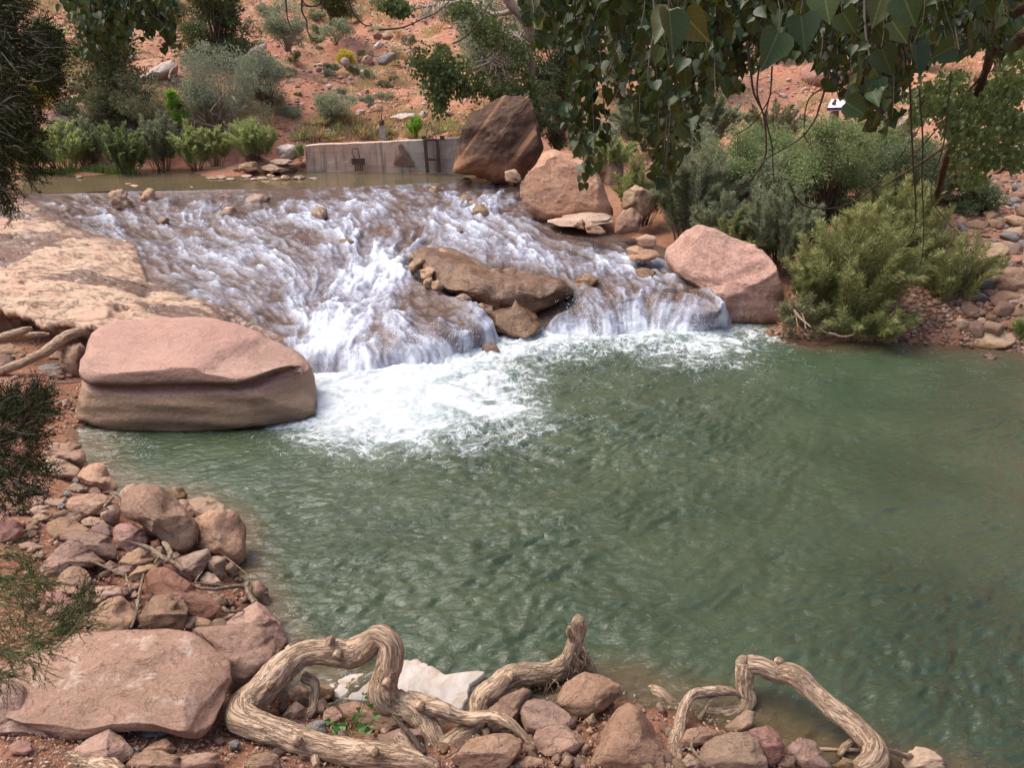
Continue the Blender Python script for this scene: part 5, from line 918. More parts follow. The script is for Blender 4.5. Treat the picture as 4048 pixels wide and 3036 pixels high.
# --- hillside stones traced
for tg, pts, mt, lab, yy in [
 ('A', [(380, 130), (400, 90), (470, 60), (540, 60), (590, 80), (600, 190), (500, 190), (385, 175)], 'pink', 'big square pink boulder high on the left hillside', 27),
 ('A', [(870, 480), (920, 450), (1000, 400), (1050, 375), (1090, 390), (1110, 430), (1080, 470), (1010, 510), (940, 530), (900, 510)], 'pale', 'bright grey white boulder between the juniper and the grey green shrub', 22.5),
 ('A', [(1060, 440), (1110, 400), (1115, 440), (1080, 490), (1050, 500)], 'brown', 'brown shaded stone attached to the grey white boulder', 22.4),
 ('A', [(1530, 340), (1580, 300), (1660, 268), (1665, 310), (1600, 350), (1545, 390)], 'pale', 'weathered slab sticking out of the slope like a log', 24),
 ('A', [(1120, 350), (1180, 335), (1200, 370), (1170, 400), (1120, 390)], 'brown', 'brown stone behind the grey white boulder', 23.3),
 ('A', [(270, 720), (330, 705), (450, 740), (540, 770), (565, 830), (500, 870), (400, 850), (300, 800), (265, 770)], 'pink', 'long sloping rose slab behind the reeds on the left', 19.9),
 ('A', [(475, 650), (530, 640), (560, 680), (640, 740), (650, 800), (600, 800), (520, 730), (480, 700)], 'brown', 'brown rock with a pale top right of the yucca', 20.3),
 ('A', [(420, 520), (470, 500), (520, 560), (510, 600), (450, 590), (415, 560)], 'pink', 'pink boulder above the yucca', 22),
 ('A', [(350, 570), (400, 545), (440, 570), (400, 600), (360, 600)], 'brown', 'flat brown boulder left of the pink one above the yucca', 21.8),
 ('A', [(440, 600), (480, 585), (520, 610), (500, 640), (450, 635)], 'pink', 'small pink boulder just right of the yucca top', 21),
 ('A', [(610, 850), (640, 820), (680, 820), (690, 860), (640, 880)], 'pale', 'small pale stone above the willows on the left', 19.6),
 ('A', [(2120, 130), (2150, 112), (2170, 150), (2180, 200), (2140, 215), (2110, 190)], 'pale', 'upright pale stone near the top tree trunk', 29),
 ('A', [(2125, 385), (2150, 358), (2180, 370), (2185, 405), (2150, 412)], 'pale', 'white stone beside the yellowish tuft on the slope', 25.5),
 ('B', [(430, 215), (460, 190), (490, 215), (480, 250), (440, 245)], 'red', 'red angular block, left one of the pair high on the slope', 27),
 ('B', [(483, 215), (530, 192), (560, 225), (540, 252), (495, 245)], 'brown', 'brown angular block, right one of the pair high on the slope', 27),
 ('B', [(435, 290), (470, 258), (498, 275), (485, 300), (440, 312)], 'pale', 'small white stone below the pair of angular blocks', 26),
 ('B', [(455, 370), (520, 335), (580, 325), (570, 370), (510, 410), (465, 400)], 'grey', 'long lichen speckled rock on the mid slope', 25),
 ('B', [(365, 370), (400, 340), (430, 360), (425, 400), (375, 405)], 'pink', 'half buried pinkish rock left of the lichen speckled one', 25),
 ('B', [(230, 375), (260, 358), (285, 385), (280, 412), (240, 405)], 'pale', 'white topped stone in front of a yellowish bush', 25),
 ('B', [(275, 485), (300, 478), (310, 495), (290, 505)], 'pale', 'small chalky stone on the mid slope', 23.6),
 ('B', [(320, 700), (350, 685), (390, 690), (380, 715), (340, 722)], 'pale', 'cream stone at the foot of the slope above the valve posts', 21.9),
 ('B', [(410, 680), (450, 652), (500, 665), (490, 700), (430, 700)], 'pink', 'orange pink slab at the foot of the slope', 22),
 ('B', [(530, 735), (580, 715), (700, 705), (700, 740), (600, 750)], 'pale', 'long row of cream rock at the foot of the slope', 21.6),
 ('B', [(715, 720), (740, 695), (780, 695), (775, 730), (730, 740)], 'pale', 'cream block right of the long cream rock', 21.6),
 ('B', [(880, 715), (900, 685), (930, 690), (930, 720), (900, 735)], 'pink', 'pink block near the dark boulder top', 21.5),
 ('B', [(970, 190), (1010, 185), (1020, 215), (980, 225)], 'brown', 'brown block partly behind the cottonwood shrubs', 27),
 ('C', [(1400, 720), (1440, 690), (1500, 710), (1520, 750), (1440, 760)], 'pink', 'pink boulder behind the willows below the cottonwood leaves', 22),
 ('C', [(1570, 740), (1620, 720), (1690, 740), (1680, 775), (1600, 780)], 'pink', 'cream pink boulder right of the one below the cottonwood leaves', 21.5),
 ('C', [(860, 440), (900, 400), (1000, 385), (1100, 400), (1190, 400), (1200, 600), (1100, 600), (950, 580), (870, 500)], 'red', 'red earth mound face behind the information sign', 25),
 ('C', [(1470, 690), (1600, 640), (1760, 640), (1800, 690), (1700, 730), (1500, 750)], 'tan', 'long pale bank of rock behind the sapling leaves', 23)]:
    p_ = cr(tg, pts); rock(p_, mt, lab, cat='boulder' if np.ptp(p_[:, 0]) > 9 else 'rock', group='stones on the hillside', nz=.05, Y=yy - .0, maxd=.4)

# --- loose small stones, one object each
loose = np.random.default_rng(9)
protos = []
for k in range(10):
    V, Fc = ico(3); rg = np.random.default_rng(500+k); v = V.copy(); nn_ = rg.uniform(2.2, 3.4); v = v/((np.abs(v)**nn_).sum(1)**(1/nn_))[:, None]
    for j in range(7):
        nn = rg.normal(size=3); nn /= np.linalg.norm(nn); off = rg.uniform(.55, .9); e = v @ nn - off; v = v - np.where(e > 0, e*.95, 0)[:, None]*nn
    v = v*(1+.06*fbm(V*3+k, 3, k)[:, None]); protos.append((v, Fc))
pm = {}
CSPEC = []
def loose_rock(p, s, mt, label, group): CSPEC.append((s/proj(np.array(p))[2], p, s, mt, label, group))
def build_rock(p, s, mt, label, group, flat=.62):
    k = int(loose.integers(10)); key = (k, mt)
    if key not in pm:
        me = mesh_np('cobble', protos[k][0], [protos[k][1]]); me.materials.append(M[mt]); pm[key] = me
    o = bpy.data.objects.new('cobble', pm[key]); col.objects.link(o)
    o.location = p; o.scale = (s*loose.uniform(.8, 1.25), s*loose.uniform(.7, 1.0), s*flat*loose.uniform(.7, 1.2)); o.rotation_euler = (loose.uniform(-.3, .3), loose.uniform(-.3, .3), loose.uniform(0, 6.3))
    tag(o, label, 'rock', group); AUTO.append((o, label, s)); return o
def scatter(region, n, smin, smax, mats, label, group):
    P = np.array(region, float); lo, hi = P.min(0), P.max(0); c_ = 0
    def inside(x, y):
        r = False; j = len(P)-1
        for i in range(len(P)):
            if (P[i, 1] > y) != (P[j, 1] > y) and x < (P[j, 0]-P[i, 0])*(y-P[i, 1])/(P[j, 1]-P[i, 1]) + P[i, 0]: r = not r
            j = i
        return r
    while c_ < n:
        x, y = loose.uniform(lo, hi)
        if not inside(x, y): continue
        g = ghit(x, y); s = smin*(smax/smin)**(loose.random()**1.8)
        loose_rock((g[0], g[1], g[2] + s*.12), s, mats[int(loose.integers(len(mats)))], label, group); c_ += 1
scatter([(0, 480), (60, 480), (110, 500), (140, 540), (230, 570), (250, 640), (140, 650), (60, 640), (0, 600)], 210, .016, .075, ['pink', 'brown', 'pink', 'tan', 'brown', 'brown'], 'small cobble filling the gaps between the left bank boulders', 'cobbles between the left bank boulders')
scatter([(235, 560), (262, 565), (275, 610), (262, 640), (225, 620)], 30, .012, .035, ['tan', 'pale', 'brown', 'tan'], 'pale cobble on the muddy corner by the pale roots', 'pale cobbles on the muddy corner')
scatter([(255, 769), (260, 720), (300, 720), (340, 715), (400, 745), (450, 740), (560, 700), (600, 700), (700, 720), (800, 755), (820, 769)], 200, .014, .06, ['pink', 'brown', 'red', 'tan', 'brown', 'purple'], 'small cobble filling the gaps of the front bank', 'cobbles of the front bank')
scatter([(80, 769), (90, 745), (180, 735), (260, 745), (260, 769)], 30, .01, .03, ['brown', 'red', 'tan'], 'small cobble below the giant boulder', 'cobbles below the giant boulder')
scatter([(0, 340), (60, 340), (85, 370), (75, 420), (40, 420), (0, 400)], 60, .015, .06, ['brown', 'red', 'tan'], 'small brown cobble in the hollow under the ledge', 'cobbles in the hollow')
scatter([(905, 225), (930, 180), (1030, 165), (1030, 345), (975, 335), (960, 290), (930, 260)], 330, .035, .20, ['brown', 'purple', 'brown', 'tan', 'red', 'grey', 'brown'], 'loose angular stone on the right rubble slope', 'loose stones of the right rubble slope')  # browner stone mix carries the trees' shade in its colours
scatter([(790, 335), (850, 325), (915, 335), (970, 335), (960, 310), (880, 300), (800, 318)], 40, .02, .05, ['tan', 'brown', 'pale'], 'cobble on the muddy bank under the willow', 'cobbles on the mud under the willow')
scatter([(215, 170), (240, 160), (310, 165), (330, 174), (260, 175)], 30, .03, .10, ['red', 'brown', 'pink'], 'small red stone on the shore left of the wall', 'red stones on the pond shore')
scatter([(240, 0), (540, 0), (540, 100), (470, 118), (330, 118), (270, 110), (250, 60)], 210, .03, .16, ['pink', 'pale', 'red', 'brown', 'pale', 'pink', 'red'], 'small stone scattered on the red hillside', 'stones scattered on the hillside')
scatter([(0, 0), (230, 0), (180, 100), (20, 130), (0, 100)], 70, .05, .25, ['pink', 'pale', 'brown', 'tan'], 'stone lying on the grassy left hillside', 'stones on the left hillside')
scatter([(600, 60), (1000, 60), (1000, 120), (700, 140), (620, 120)], 90, .05, .28, ['pink', 'pale', 'red', 'tan'], 'stone on the slope behind the willows', 'stones behind the willows')
CSPEC.sort(key=lambda c: -c[0]); CW = {'pink': 'pink', 'brown': 'brown', 'red': 'brick red', 'tan': 'tan', 'grey': 'grey', 'purple': 'purplish', 'pale': 'pale'}
for c_ in CSPEC[:285]: build_rock(c_[1], c_[2], c_[3], CW[c_[3]] + ' ' + c_[4].replace('small ', '').replace('pale ', ''), c_[5])
rest = {}
for c_ in CSPEC[285:]: rest.setdefault(c_[3], []).append(c_)
for mt, cs in rest.items():
    VV, FF, o_ = [], [], 0
    for c_ in cs:
        v, fc = protos[int(loose.integers(10))]; v, fc = ico(2)[0]*np.abs(v).max(0).mean()*(1+.12*vn(ico(2)[0]*2+c_[1][0]*9, 3)[:, None]), ico(2)[1]; a = loose.uniform(0, 6.28); sx_, sy_, sz_ = c_[2]*loose.uniform(.8, 1.2), c_[2]*loose.uniform(.6, 1), c_[2]*loose.uniform(.4, .75)
        x, y = v[:, 0]*sx_, v[:, 1]*sy_; VV.append(np.stack([x*math.cos(a)-y*math.sin(a), x*math.sin(a)+y*math.cos(a), v[:, 2]*sz_], 1) + np.array(c_[1])); FF.append(fc + o_); o_ += len(v)
    tag(obj('small_rubble', np.vstack(VV), [np.vstack(FF)], M[mt]), 'small ' + CW[mt] + ' rubble lying on the banks and hillside', 'rubble', kind='stuff')
# pebbles: too many to count
def pebbles(region, n, smin, smax, mt, label):
    P = np.array(region, float); lo, hi = P.min(0), P.max(0); x = loose.uniform(lo[0], hi[0], n*3); y = loose.uniform(lo[1], hi[1], n*3)
    ins = np.zeros(len(x), bool); j = len(P)-1
    for i in range(len(P)):
        cnd = ((P[i, 1] > y) != (P[j, 1] > y)) & (x < (P[j, 0]-P[i, 0])*(y-P[i, 1])/(P[j, 1]-P[i, 1]+1e-9) + P[i, 0]); ins ^= cnd; j = i
    x, y = x[ins][:n], y[ins][:n]
    if y.min() < 100:
        m6 = 10; pp = ghits(x[::m6], y[::m6]); pp = pp[pp[:, 1] < 48]; rgx = np.random.default_rng(n); pp = np.repeat(pp, m6, 0); pp[:, :2] += rgx.normal(0, .22, (len(pp), 2)); pp[:, 2] = groundz(pp[:, :2]); pp[:, 2] += (sst(19.6, 24, pp[:, 1])*(0.35*fbm(pp*np.array([1, 1, .5])*0.55, 4, 5) + 0.10*ridged(pp*np.array([1, 1, .5])*1.6, 4, 6))*np.clip((pp[:, 1]-19.5)/5, 0, 1)); pp = pp[pp[:, 2] > 1.2]; x = pp[:, 0]
    else:
        zc = groundz(PZ(x, y, .3)[:, :2])
        for _ in range(6): pp = PZ(x, y, zc); zc = .5*zc + .5*groundz(pp[:, :2])
        pp = PZ(x, y, zc)
    s = smin*(smax/smin)**(loose.random(len(x))**2); iv, fc = ico(1); iv = iv*(1+.15*np.random.default_rng(3).normal(size=iv.shape))
    a = loose.uniform(0, 6.28, len(x)); ca, sa = np.cos(a), np.sin(a); sc_ = np.stack([s*1.2, s*.8, s*.6], 1)[:, None]*iv[None]
    vx = sc_[..., 0]*ca[:, None] - sc_[..., 1]*sa[:, None]; vy = sc_[..., 0]*sa[:, None] + sc_[..., 1]*ca[:, None]
    VV = (np.stack([vx, vy, sc_[..., 2]], -1) + pp[:, None]).reshape(-1, 3); FF = (fc[None] + (np.arange(len(x))*len(iv))[:, None, None]).reshape(-1, 3)
    tag(obj('gravel', VV, [FF], mt), label, 'gravel', kind='stuff')
tg_ = NT('mixed_gravel'); gi = tg_.n('ShaderNodeNewGeometry').outputs['Random Per Island']
tg_.set(tg_.p.inputs['Base Color'], tg_.ramp(gi, [(0, (.13, .07, .05)), (.3, (.27, .14, .095)), (.6, (.33, .19, .13)), (.8, (.38, .26, .18)), (.95, (.42, .34, .28)), (1, (.16, .14, .13))])); tg_.p.inputs['Roughness'].default_value = .85
tgd = NT('shaded_brown_gravel'); gi = tgd.n('ShaderNodeNewGeometry').outputs['Random Per Island']  # darker gravel copy, tree shade of the right bank painted into its colours
tgd.set(tgd.p.inputs['Base Color'], tgd.ramp(gi, [(0, (.09, .05, .035)), (.4, (.18, .10, .07)), (.7, (.24, .15, .105)), (.9, (.30, .22, .16)), (1, (.13, .12, .11))])); tgd.p.inputs['Roughness'].default_value = .85
pebbles([(0, 470), (60, 475), (120, 500), (240, 560), (262, 640), (280, 700), (400, 735), (560, 695), (620, 690), (760, 730), (830, 769), (0, 769)], 9000, .003, .012, tg_.m, 'fine red gravel between the boulders of the near banks')
pebbles([(0, 335), (85, 335), (90, 425), (0, 440)], 1500, .005, .02, tg_.m, 'fine gravel in the hollow under the ledge')
pebbles([(740, 335), (780, 300), (900, 230), (920, 170), (1030, 140), (1030, 360), (960, 345), (900, 345)], 8000, .01, .06, tgd.m, 'fine rubble on the right bank')
th_ = NT('hillside_gravel'); gi = th_.n('ShaderNodeNewGeometry').outputs['Random Per Island']
th_.set(th_.p.inputs['Base Color'], th_.ramp(gi, [(0, (.28, .13, .09)), (.3, (.38, .18, .12)), (.6, (.43, .24, .17)), (.8, (.48, .32, .24)), (.93, (.55, .43, .35)), (1, (.28, .2, .17))])); th_.p.inputs['Roughness'].default_value = .9
pebbles([(230, -5), (560, -5), (560, 110), (470, 132), (300, 140), (250, 110)], 7000, .015, .075, th_.m, 'loose rubble covering the red hillside')
pebbles([(0, -5), (230, -5), (240, 120), (0, 140)], 4000, .02, .10, th_.m, 'loose rubble covering the left hillside')
pebbles([(560, -5), (1024, -5), (1024, 150), (600, 170)], 5000, .02, .09, th_.m, 'loose rubble on the slope behind the willows')

# ================================================================== BUILT THINGS
def mat_concrete():
    t = NT('stained_concrete'); co = t.coord(rand=False); n1 = t.noise(co, 1.2, 7, .65); n2 = t.noise(t.vm('MULTIPLY', co, (6, 6, .6)), 1.5, 7, .65); n3 = t.noise(co, 22, 6, .7)
    sx = t.n('ShaderNodeSeparateXYZ'); t.l(co, sx.inputs[0])
    c = t.mix(t.mapr(sx.outputs[0], -.1, .5), (0.46, 0.32, 0.235), (0.29, 0.275, 0.235)); c = t.mix(t.mapr(n1, .42, .65, 0, .5), c, (0.50, 0.44, 0.37)); c = t.mix(t.mapr(n2, .48, .64, 0, .8), c, (0.15, .125, .105)); c = t.mix(t.mapr(n1, .5, .35, 0, .5), c, (.28, .19, .14))
    c = t.mix(t.mapr(t.math('ADD', sx.outputs[2], t.math('MULTIPLY', n1, .15)), .30, .24), c, (0.44, 0.36, 0.27)); c = t.mix(t.mapr(n3, .4, .3, 0, .4), c, (.2, .16, .13))
    fl_ = t.math('ABSOLUTE', t.math('SUBTRACT', t.math('FRACT', t.math('MULTIPLY', sx.outputs[2], 3.4)), .5)); c = t.mix(t.mapr(fl_, .035, .0, 0, .45), c, (.14, .10, .08)); hs = t.noise(t.vm('MULTIPLY', co, (.6, 1, 9)), 2.4, 5, .6); c = t.mix(t.mapr(hs, .55, .7, 0, .45), c, (.52, .42, .33))
    t.set(t.p.inputs['Base Color'], c); t.p.inputs['Roughness'].default_value = .9; t.l(t.bump(n3, .4, .01), t.p.inputs['Normal']); return t.m
def simple(name, c, rough=.6, metal=0.0, sc=8, var=.5, bump=.3):
    t = NT(name); co = t.coord(); n = t.noise(co, sc, 6, .65); t.set(t.p.inputs['Base Color'], t.mix(t.mapr(n, .35, .65), mul(c, 1+var*.4), mul(c, 1-var*.6)))
    t.p.inputs['Roughness'].default_value = rough; t.p.inputs['Metallic'].default_value = metal; t.l(t.bump(n, bump, .01), t.p.inputs['Normal']); return t.m
M_con = mat_concrete(); M_rust = simple('rusty_iron', (.075, .04, .03), .8); M_galv = simple('weathered_galvanised_steel', (.34, .33, .31), .5, .4)
# wall: top edge polyline pixels, at world Y
wt = cr('B', [(5, 915), (110, 905), (300, 898), (560, 886), (620, 884), (740, 878), (900, 868), (1000, 858)]); wy = np.interp(wt[:, 0], [300, 470], [18.75, 18.35])
top = PY(wt[:, 0], wt[:, 1], wy); bot = top.copy(); bot[:, 2] = .7
def wallmesh(top, zb, th):
    n_ = 60; T = crs(top, n_); T[:, 2] += .008*vn(T*9, 4); nz_ = 14; rowsF = [np.column_stack([T[:, 0], T[:, 1] - .0 + .006*vn(np.column_stack([T[:, 0]*6, T[:, 1], np.full(n_, k*.6)]), 5), zb + (T[:, 2]-zb)*k/(nz_-1)]) for k in range(nz_)]
    b = T + np.array([0, th, 0]); b2 = b.copy(); b2[:, 2] = zb; rowsF += [b, b2]
    V = np.stack(rowsF).reshape(-1, 3); f = [gridfaces(nz_+2, n_)]
    return V, f
rt = empty('concrete_wall', (top[3, 0], top[3, 1], .7)); tag(rt, 'low stained concrete diversion wall along the far side of the pond', 'wall')
V, f = wallmesh(top, .7, .28); obj('wall_body', V, f, M_con, rt, smooth=False)
pt = cr('B', [(590, 915), (607, 900), (625, 925), (680, 1010), (690, 1040), (560, 1030), (575, 985), (600, 955)]); pw = PY(pt[:, 0], pt[:, 1], np.interp(pt[:, 0], [300, 470], [18.70, 18.30]))
pb = pw + np.array([0, .06, 0]); npt = len(pt); Vp = np.vstack([pw, pb, pw.mean(0)[None] - [[0, .02, 0]]]); i_ = np.arange(npt); j_ = (i_+1) % npt
obj('broken_patch', Vp, [np.stack([i_, j_, np.full(npt, 2*npt)], 1)[:, ::-1], np.stack([i_, i_+npt, j_+npt, j_], 1)], mat_rock('exposed_aggregate', (.17, .095, .07), (.22, .13, .095), (.33, .24, .18), sc=4), rt, smooth=False)
def bar(mb, a, b, w, d=None):
    """box bar between world points"""
    a, b = np.array(a, float), np.array(b, float); t = b - a; L = np.linalg.norm(t); t /= L; s = np.cross(t, [0, 1, 0.01]); s /= np.linalg.norm(s); u = np.cross(s, t); d = d or w
    V = [a + s*w/2*i + u*d/2*j for i, j in ((-1, -1), (1, -1), (1, 1), (-1, 1))] + [b + s*w/2*i + u*d/2*j for i, j in ((-1, -1), (1, -1), (1, 1), (-1, 1))]
    mb.add(V, [np.array([[0, 1, 2, 3], [7, 6, 5, 4], [0, 4, 5, 1], [1, 5, 6, 2], [2, 6, 7, 3], [3, 7, 4, 0]])])
def cb(x, y, Y): 
    p = cr('B', [(x, y)])[0]; return PY(p[0], p[1], Y)
gY = 18.28
rt = empty('sluice_gate', cb(810, 1075, gY)); tag(rt, 'tall rusty iron sluice gate frame bolted to the concrete wall', 'sluice gate')
for xx in ((757, 775), (833, 848)):
    m_ = MB(); bar(m_, cb(xx[0], 872, gY), cb(xx[1], 1078, gY), .07, .09); m_.build('post', M_rust, rt, smooth=False)
for (a, b) in (((752, 876), (836, 874)), ((768, 998), (842, 1000))):
    m_ = MB(); bar(m_, cb(*a, gY-.02), cb(*b, gY-.02), .05, .06); m_.build('crossbar', M_rust, rt, smooth=False)
for (a, b) in (((752, 850), (753, 872)), ((865, 848), (866, 868))):
    m_ = MB(); bar(m_, cb(*a, gY+.15), cb(*b, gY+.15), .1, .1); m_.build('anchor_block', M_rust, rt, smooth=False)
m_ = MB(); bar(m_, cb(840, 873, gY+.2), cb(912, 872, gY+.2), .04, .1); m_.build('anchor_plate', M_rust, rt, smooth=False)
m_ = MB()
for a, b in (((762, 868), (775, 800)), ((775, 800), (787, 762)), ((787, 762), (800, 790)), ((800, 790), (832, 870))): m_.tube([cb(*a, gY+.1), cb(*b, gY+.1)], [.009, .009], 5, 3)
m_.build('lifting_rod', M_rust, rt)
rt = empty('trash_rack', cb(345, 1070, 18.5)); tag(rt, 'small rusty trash rack with a thin handle on the left part of the wall', 'trash rack')
m_ = MB(); ps = [(318, 990), (303, 960), (303, 930), (338, 928), (350, 985)]
for a, b in zip(ps[:-1], ps[1:]): m_.tube([cb(*a, 18.45), cb(*b, 18.45)], [.011, .011], 5, 3)
m_.build('handle', M_rust, rt)
m_ = MB(); bar(m_, cb(340, 990, 18.48), cb(343, 1030, 18.48), .30, .03); m_.build('plate', M_rust, rt, smooth=False)
m_ = MB()
for k in range(5): bar(m_, cb(322+k*11, 1028, 18.47), cb(325+k*11, 1072, 18.47), .022, .02)
m_.build('grille', M_rust, rt, smooth=False)
rt = empty('valve_post', cb(495, 884, 18.95)); tag(rt, 'pair of weathered steel posts carrying a dark valve on top of the wall', 'valve post')
for xa, ya, xb, yb, w in ((485, 775, 488, 890, .09), (503, 785, 508, 890, .05)):
    m_ = MB(); bar(m_, cb(xa, ya, 18.95), cb(xb, yb, 18.95), w, .05); m_.build('post', M_galv, rt, smooth=False)
m_ = MB(); m_.tube([cb(487, 778, 18.93), cb(487, 752, 18.93)], [.07, .055], 10, 4); m_.tube([cb(487, 752, 18.93), cb(486, 695, 18.93)], [.012, .008], 5, 3); m_.tube([cb(478, 766, 18.9), cb(496, 762, 18.9)], [.02, .02], 6, 3); m_.build('valve', M_rust, rt)
# information sign
def cc(x, y, Y):
    p = cr('C', [(x, y)])[0]; return PY(p[0], p[1], Y)
rt = empty('information_sign', cc(1072, 800, 19)); tag(rt, 'slanted white information panel on a grey wooden post among the bushes', 'sign')
m_ = MB(); bar(m_, cc(1065, 668, 19.05), cc(1074, 830, 19.05), .17, .12); m_.build('post', simple('grey_weathered_wood', (.20, .16, .13), .85), rt, smooth=False)
a, b, c_, d_ = cc(1022, 660, 18.75), cc(1125, 657, 18.75), cc(1135, 598, 19.35), cc(1048, 600, 19.35)
V = [a, b, c_, d_]; V = V + [np.array(v) - [0, 0, .04] for v in V]
obj('panel', V, [np.array([[0, 1, 2, 3], [7, 6, 5, 4], [0, 4, 5, 1], [1, 5, 6, 2], [2, 6, 7, 3], [3, 7, 4, 0]])], simple('white_sign_panel', (.62, .66, .72), .35, var=.15, bump=.02), rt, smooth=False)
m_ = MB(); e1 = np.array(d_) - a; e2 = np.array(b) - a; p0 = a + e1*.42 + e2*.28 + np.array([0, 0, .01]); m_.tube([p0, p0 + [.03, 0, .10]], [.05, .03], 8, 4); m_.build('knob', M_rust, rt)
m_ = MB(); bar(m_, a + e1*.02 + [0, -.01, .0], b + e1*.02 + [0, -.01, .0], .05, .03); m_.build('panel_edge', simple('dark_sign_frame', (.05, .05, .055), .6), rt, smooth=False)

# ================================================================== ROOTS AND DRIFTWOOD
def mat_bark(name, base, dark, pale, sc=1.0):
    t = NT(name); b_ = t.attr('bark', 'Vector'); oc = t.coord(rand=False)
    st = t.vm('MULTIPLY', b_, (1, 1, .22)); wob = t.n('ShaderNodeTexNoise'); t.l(b_, wob.inputs[0]); wob.inputs['Scale'].default_value = 9*sc; wob.inputs['Detail'].default_value = 4
    st2 = t.vm('ADD', st, t.vm('MULTIPLY', t.vm('SUBTRACT', wob.outputs['Color'], (.5, .5, .5)), (.025, .025, .02)))
    n1 = t.noise(st2, 34*sc, 7, .7, .3); n2 = t.noise(oc, 14*sc, 6, .65); n3 = t.noise(oc, 3, 4)
    st3 = t.vm('MULTIPLY', st2, (1, 1, .55)); cr1 = t.math('ABSOLUTE', t.math('SUBTRACT', t.noise(st3, 52*sc, 3, .6, .6), .5)); cr1 = t.math('MULTIPLY', cr1, 1.6); cr2 = t.math('ABSOLUTE', t.math('SUBTRACT', t.noise(st3, 120*sc, 4, .7, .4), .5))
    c = t.mix(t.mapr(n1, .38, .62), base, pale); c = t.mix(t.mapr(n3, .42, .6, 0, .5), c, mul(base, .8)); c = t.mix(t.mapr(cr1, .075, .0, 0, .7), c, dark); c = t.mix(t.mapr(cr2, .05, .0, 0, .45), c, dark); c = t.mix(t.mapr(n1, .36, .24, 0, .8), c, dark); c = t.mix(t.mapr(n2, .58, .72, 0, .5), c, pale)
    t.set(t.p.inputs['Base Color'], c); t.p.inputs['Roughness'].default_value = .88; t.p.inputs['Specular IOR Level'].default_value = .2
    b = t.bump(t.mapr(cr1, 0, .12), .8, .012); b = t.bump(n1, .8, .010, b); b = t.bump(n2, .4, .006, b); t.l(b, t.p.inputs['Normal']); return t.m
M_bark = mat_bark('bleached_root_bark', (.43, .30, .20), (.13, .08, .05), (.56, .42, .30))
M_twig = mat_bark('dry_twig_bark', (.30, .22, .15), (.10, .065, .04), (.42, .33, .25), 2)
def rt_tube(mb, tag_, pts, sides=40, n=110, rough=.16, seed=1):
    """pts: (cx, cy, Y, diameter in crop px)"""
    P = []; r = []
    s = CROPS[tag_][2]/2212.0/K
    for x, y, Y, dd in pts:
        p = cr(tag_, [(x, y)])[0]; w = PY(p[0], p[1], Y); P.append(w); r.append(dd*s/2/F*proj(w)[2])
    return mb.tube(P, r, sides, n, seed=seed, rough=rough)
m_ = MB()
rt_tube(m_, 'I', [(1230, 1090, 3.02, 60), (1180, 1070, 3.04, 90), (1000, 1025, 3.1, 130), (800, 1010, 3.14, 142), (500, 955, 3.2, 142), (300, 885, 3.26, 150), (150, 835, 3.3, 165), (80, 790, 3.36, 170), (110, 720, 3.46, 175), (200, 640, 3.55, 165), (330, 500, 3.7, 160), (450, 430, 3.78, 140), (600, 420, 3.8, 150), (730, 425, 3.82, 165), (830, 370, 3.8, 150), (885, 320, 3.78, 125), (950, 370, 3.74, 135), (945, 470, 3.7, 160), (915, 570, 3.66, 160), (910, 650, 3.62, 170), (975, 720, 3.6, 150), (1070, 745, 3.58, 140)], 64, 330, seed=3)
rt_tube(m_, 'I', [(980, 690, 3.62, 120), (1070, 750, 3.56, 130), (1150, 830, 3.5, 125), (1190, 900, 3.44, 130), (1220, 980, 3.38, 120), (1235, 1040, 3.34, 60)], 40, 80, seed=4)
rt_tube(m_, 'I', [(1040, 690, 3.6, 110), (1150, 725, 3.56, 110), (1250, 750, 3.52, 92), (1350, 795, 3.5, 80), (1440, 800, 3.48, 75), (1540, 790, 3.45, 66), (1630, 820, 3.4, 62), (1700, 875, 3.36, 46), (1770, 945, 3.3, 34), (1830, 1000, 3.24, 30), (1850, 1050, 3.2, 24)], 36, 140, seed=5)
rt_tube(m_, 'I', [(1215, 1030, 3.32, 60), (1250, 985, 3.36, 110), (1330, 930, 3.44, 120), (1430, 860, 3.52, 120), (1455, 790, 3.6, 110), (1475, 700, 3.7, 130), (1550, 640, 3.78, 140), (1640, 560, 3.88, 130), (1740, 545, 3.94, 130), (1860, 540, 4.0, 120), (1950, 500, 4.04, 110), (2000, 440, 4.06, 100), (2030, 350, 4.08, 88), (2052, 280, 4.1, 84), (2050, 235, 4.1, 76), (2060, 215, 4.1, 50)], 48, 230, seed=6)
rt_tube(m_, 'I', [(2030, 380, 4.08, 60), (2070, 430, 4.1, 60), (2085, 500, 4.12, 70), (2110, 550, 4.14, 90), (2160, 560, 4.16, 50), (2220, 600, 4.16, 40)], 30, 60, seed=7, rough=.2)
rt_tube(m_, 'I', [(2020, 350, 4.07, 40), (1990, 300, 4.04, 34), (1995, 270, 4.02, 26)], 16, 16, seed=8)
rt_tube(m_, 'I', [(985, 900, 3.22, 55), (1020, 935, 3.2, 66), (1070, 1000, 3.14, 60), (1150, 1060, 3.06, 60), (1230, 1090, 3.0, 40)], 28, 50, seed=9)
rt_tube(m_, 'I', [(440, 555, 3.76, 60), (500, 590, 3.74, 58), (515, 640, 3.7, 52), (505, 700, 3.66, 50), (490, 760, 3.6, 50), (420, 815, 3.52, 46), (370, 850, 3.44, 36)], 28, 70, seed=10)
rt_tube(m_, 'I', [(600, 350, 3.78, 60), (608, 325, 3.77, 20)], 16, 8, seed=11)
rt_tube(m_, 'I', [(350, 400, 3.8, 40), (370, 380, 3.8, 30)], 16, 8, seed=12)
rt_tube(m_, 'I', [(515, 1010, 3.16, 60), (515, 1045, 3.1, 50), (520, 1080, 3.06, 40)], 16, 12, seed=13)
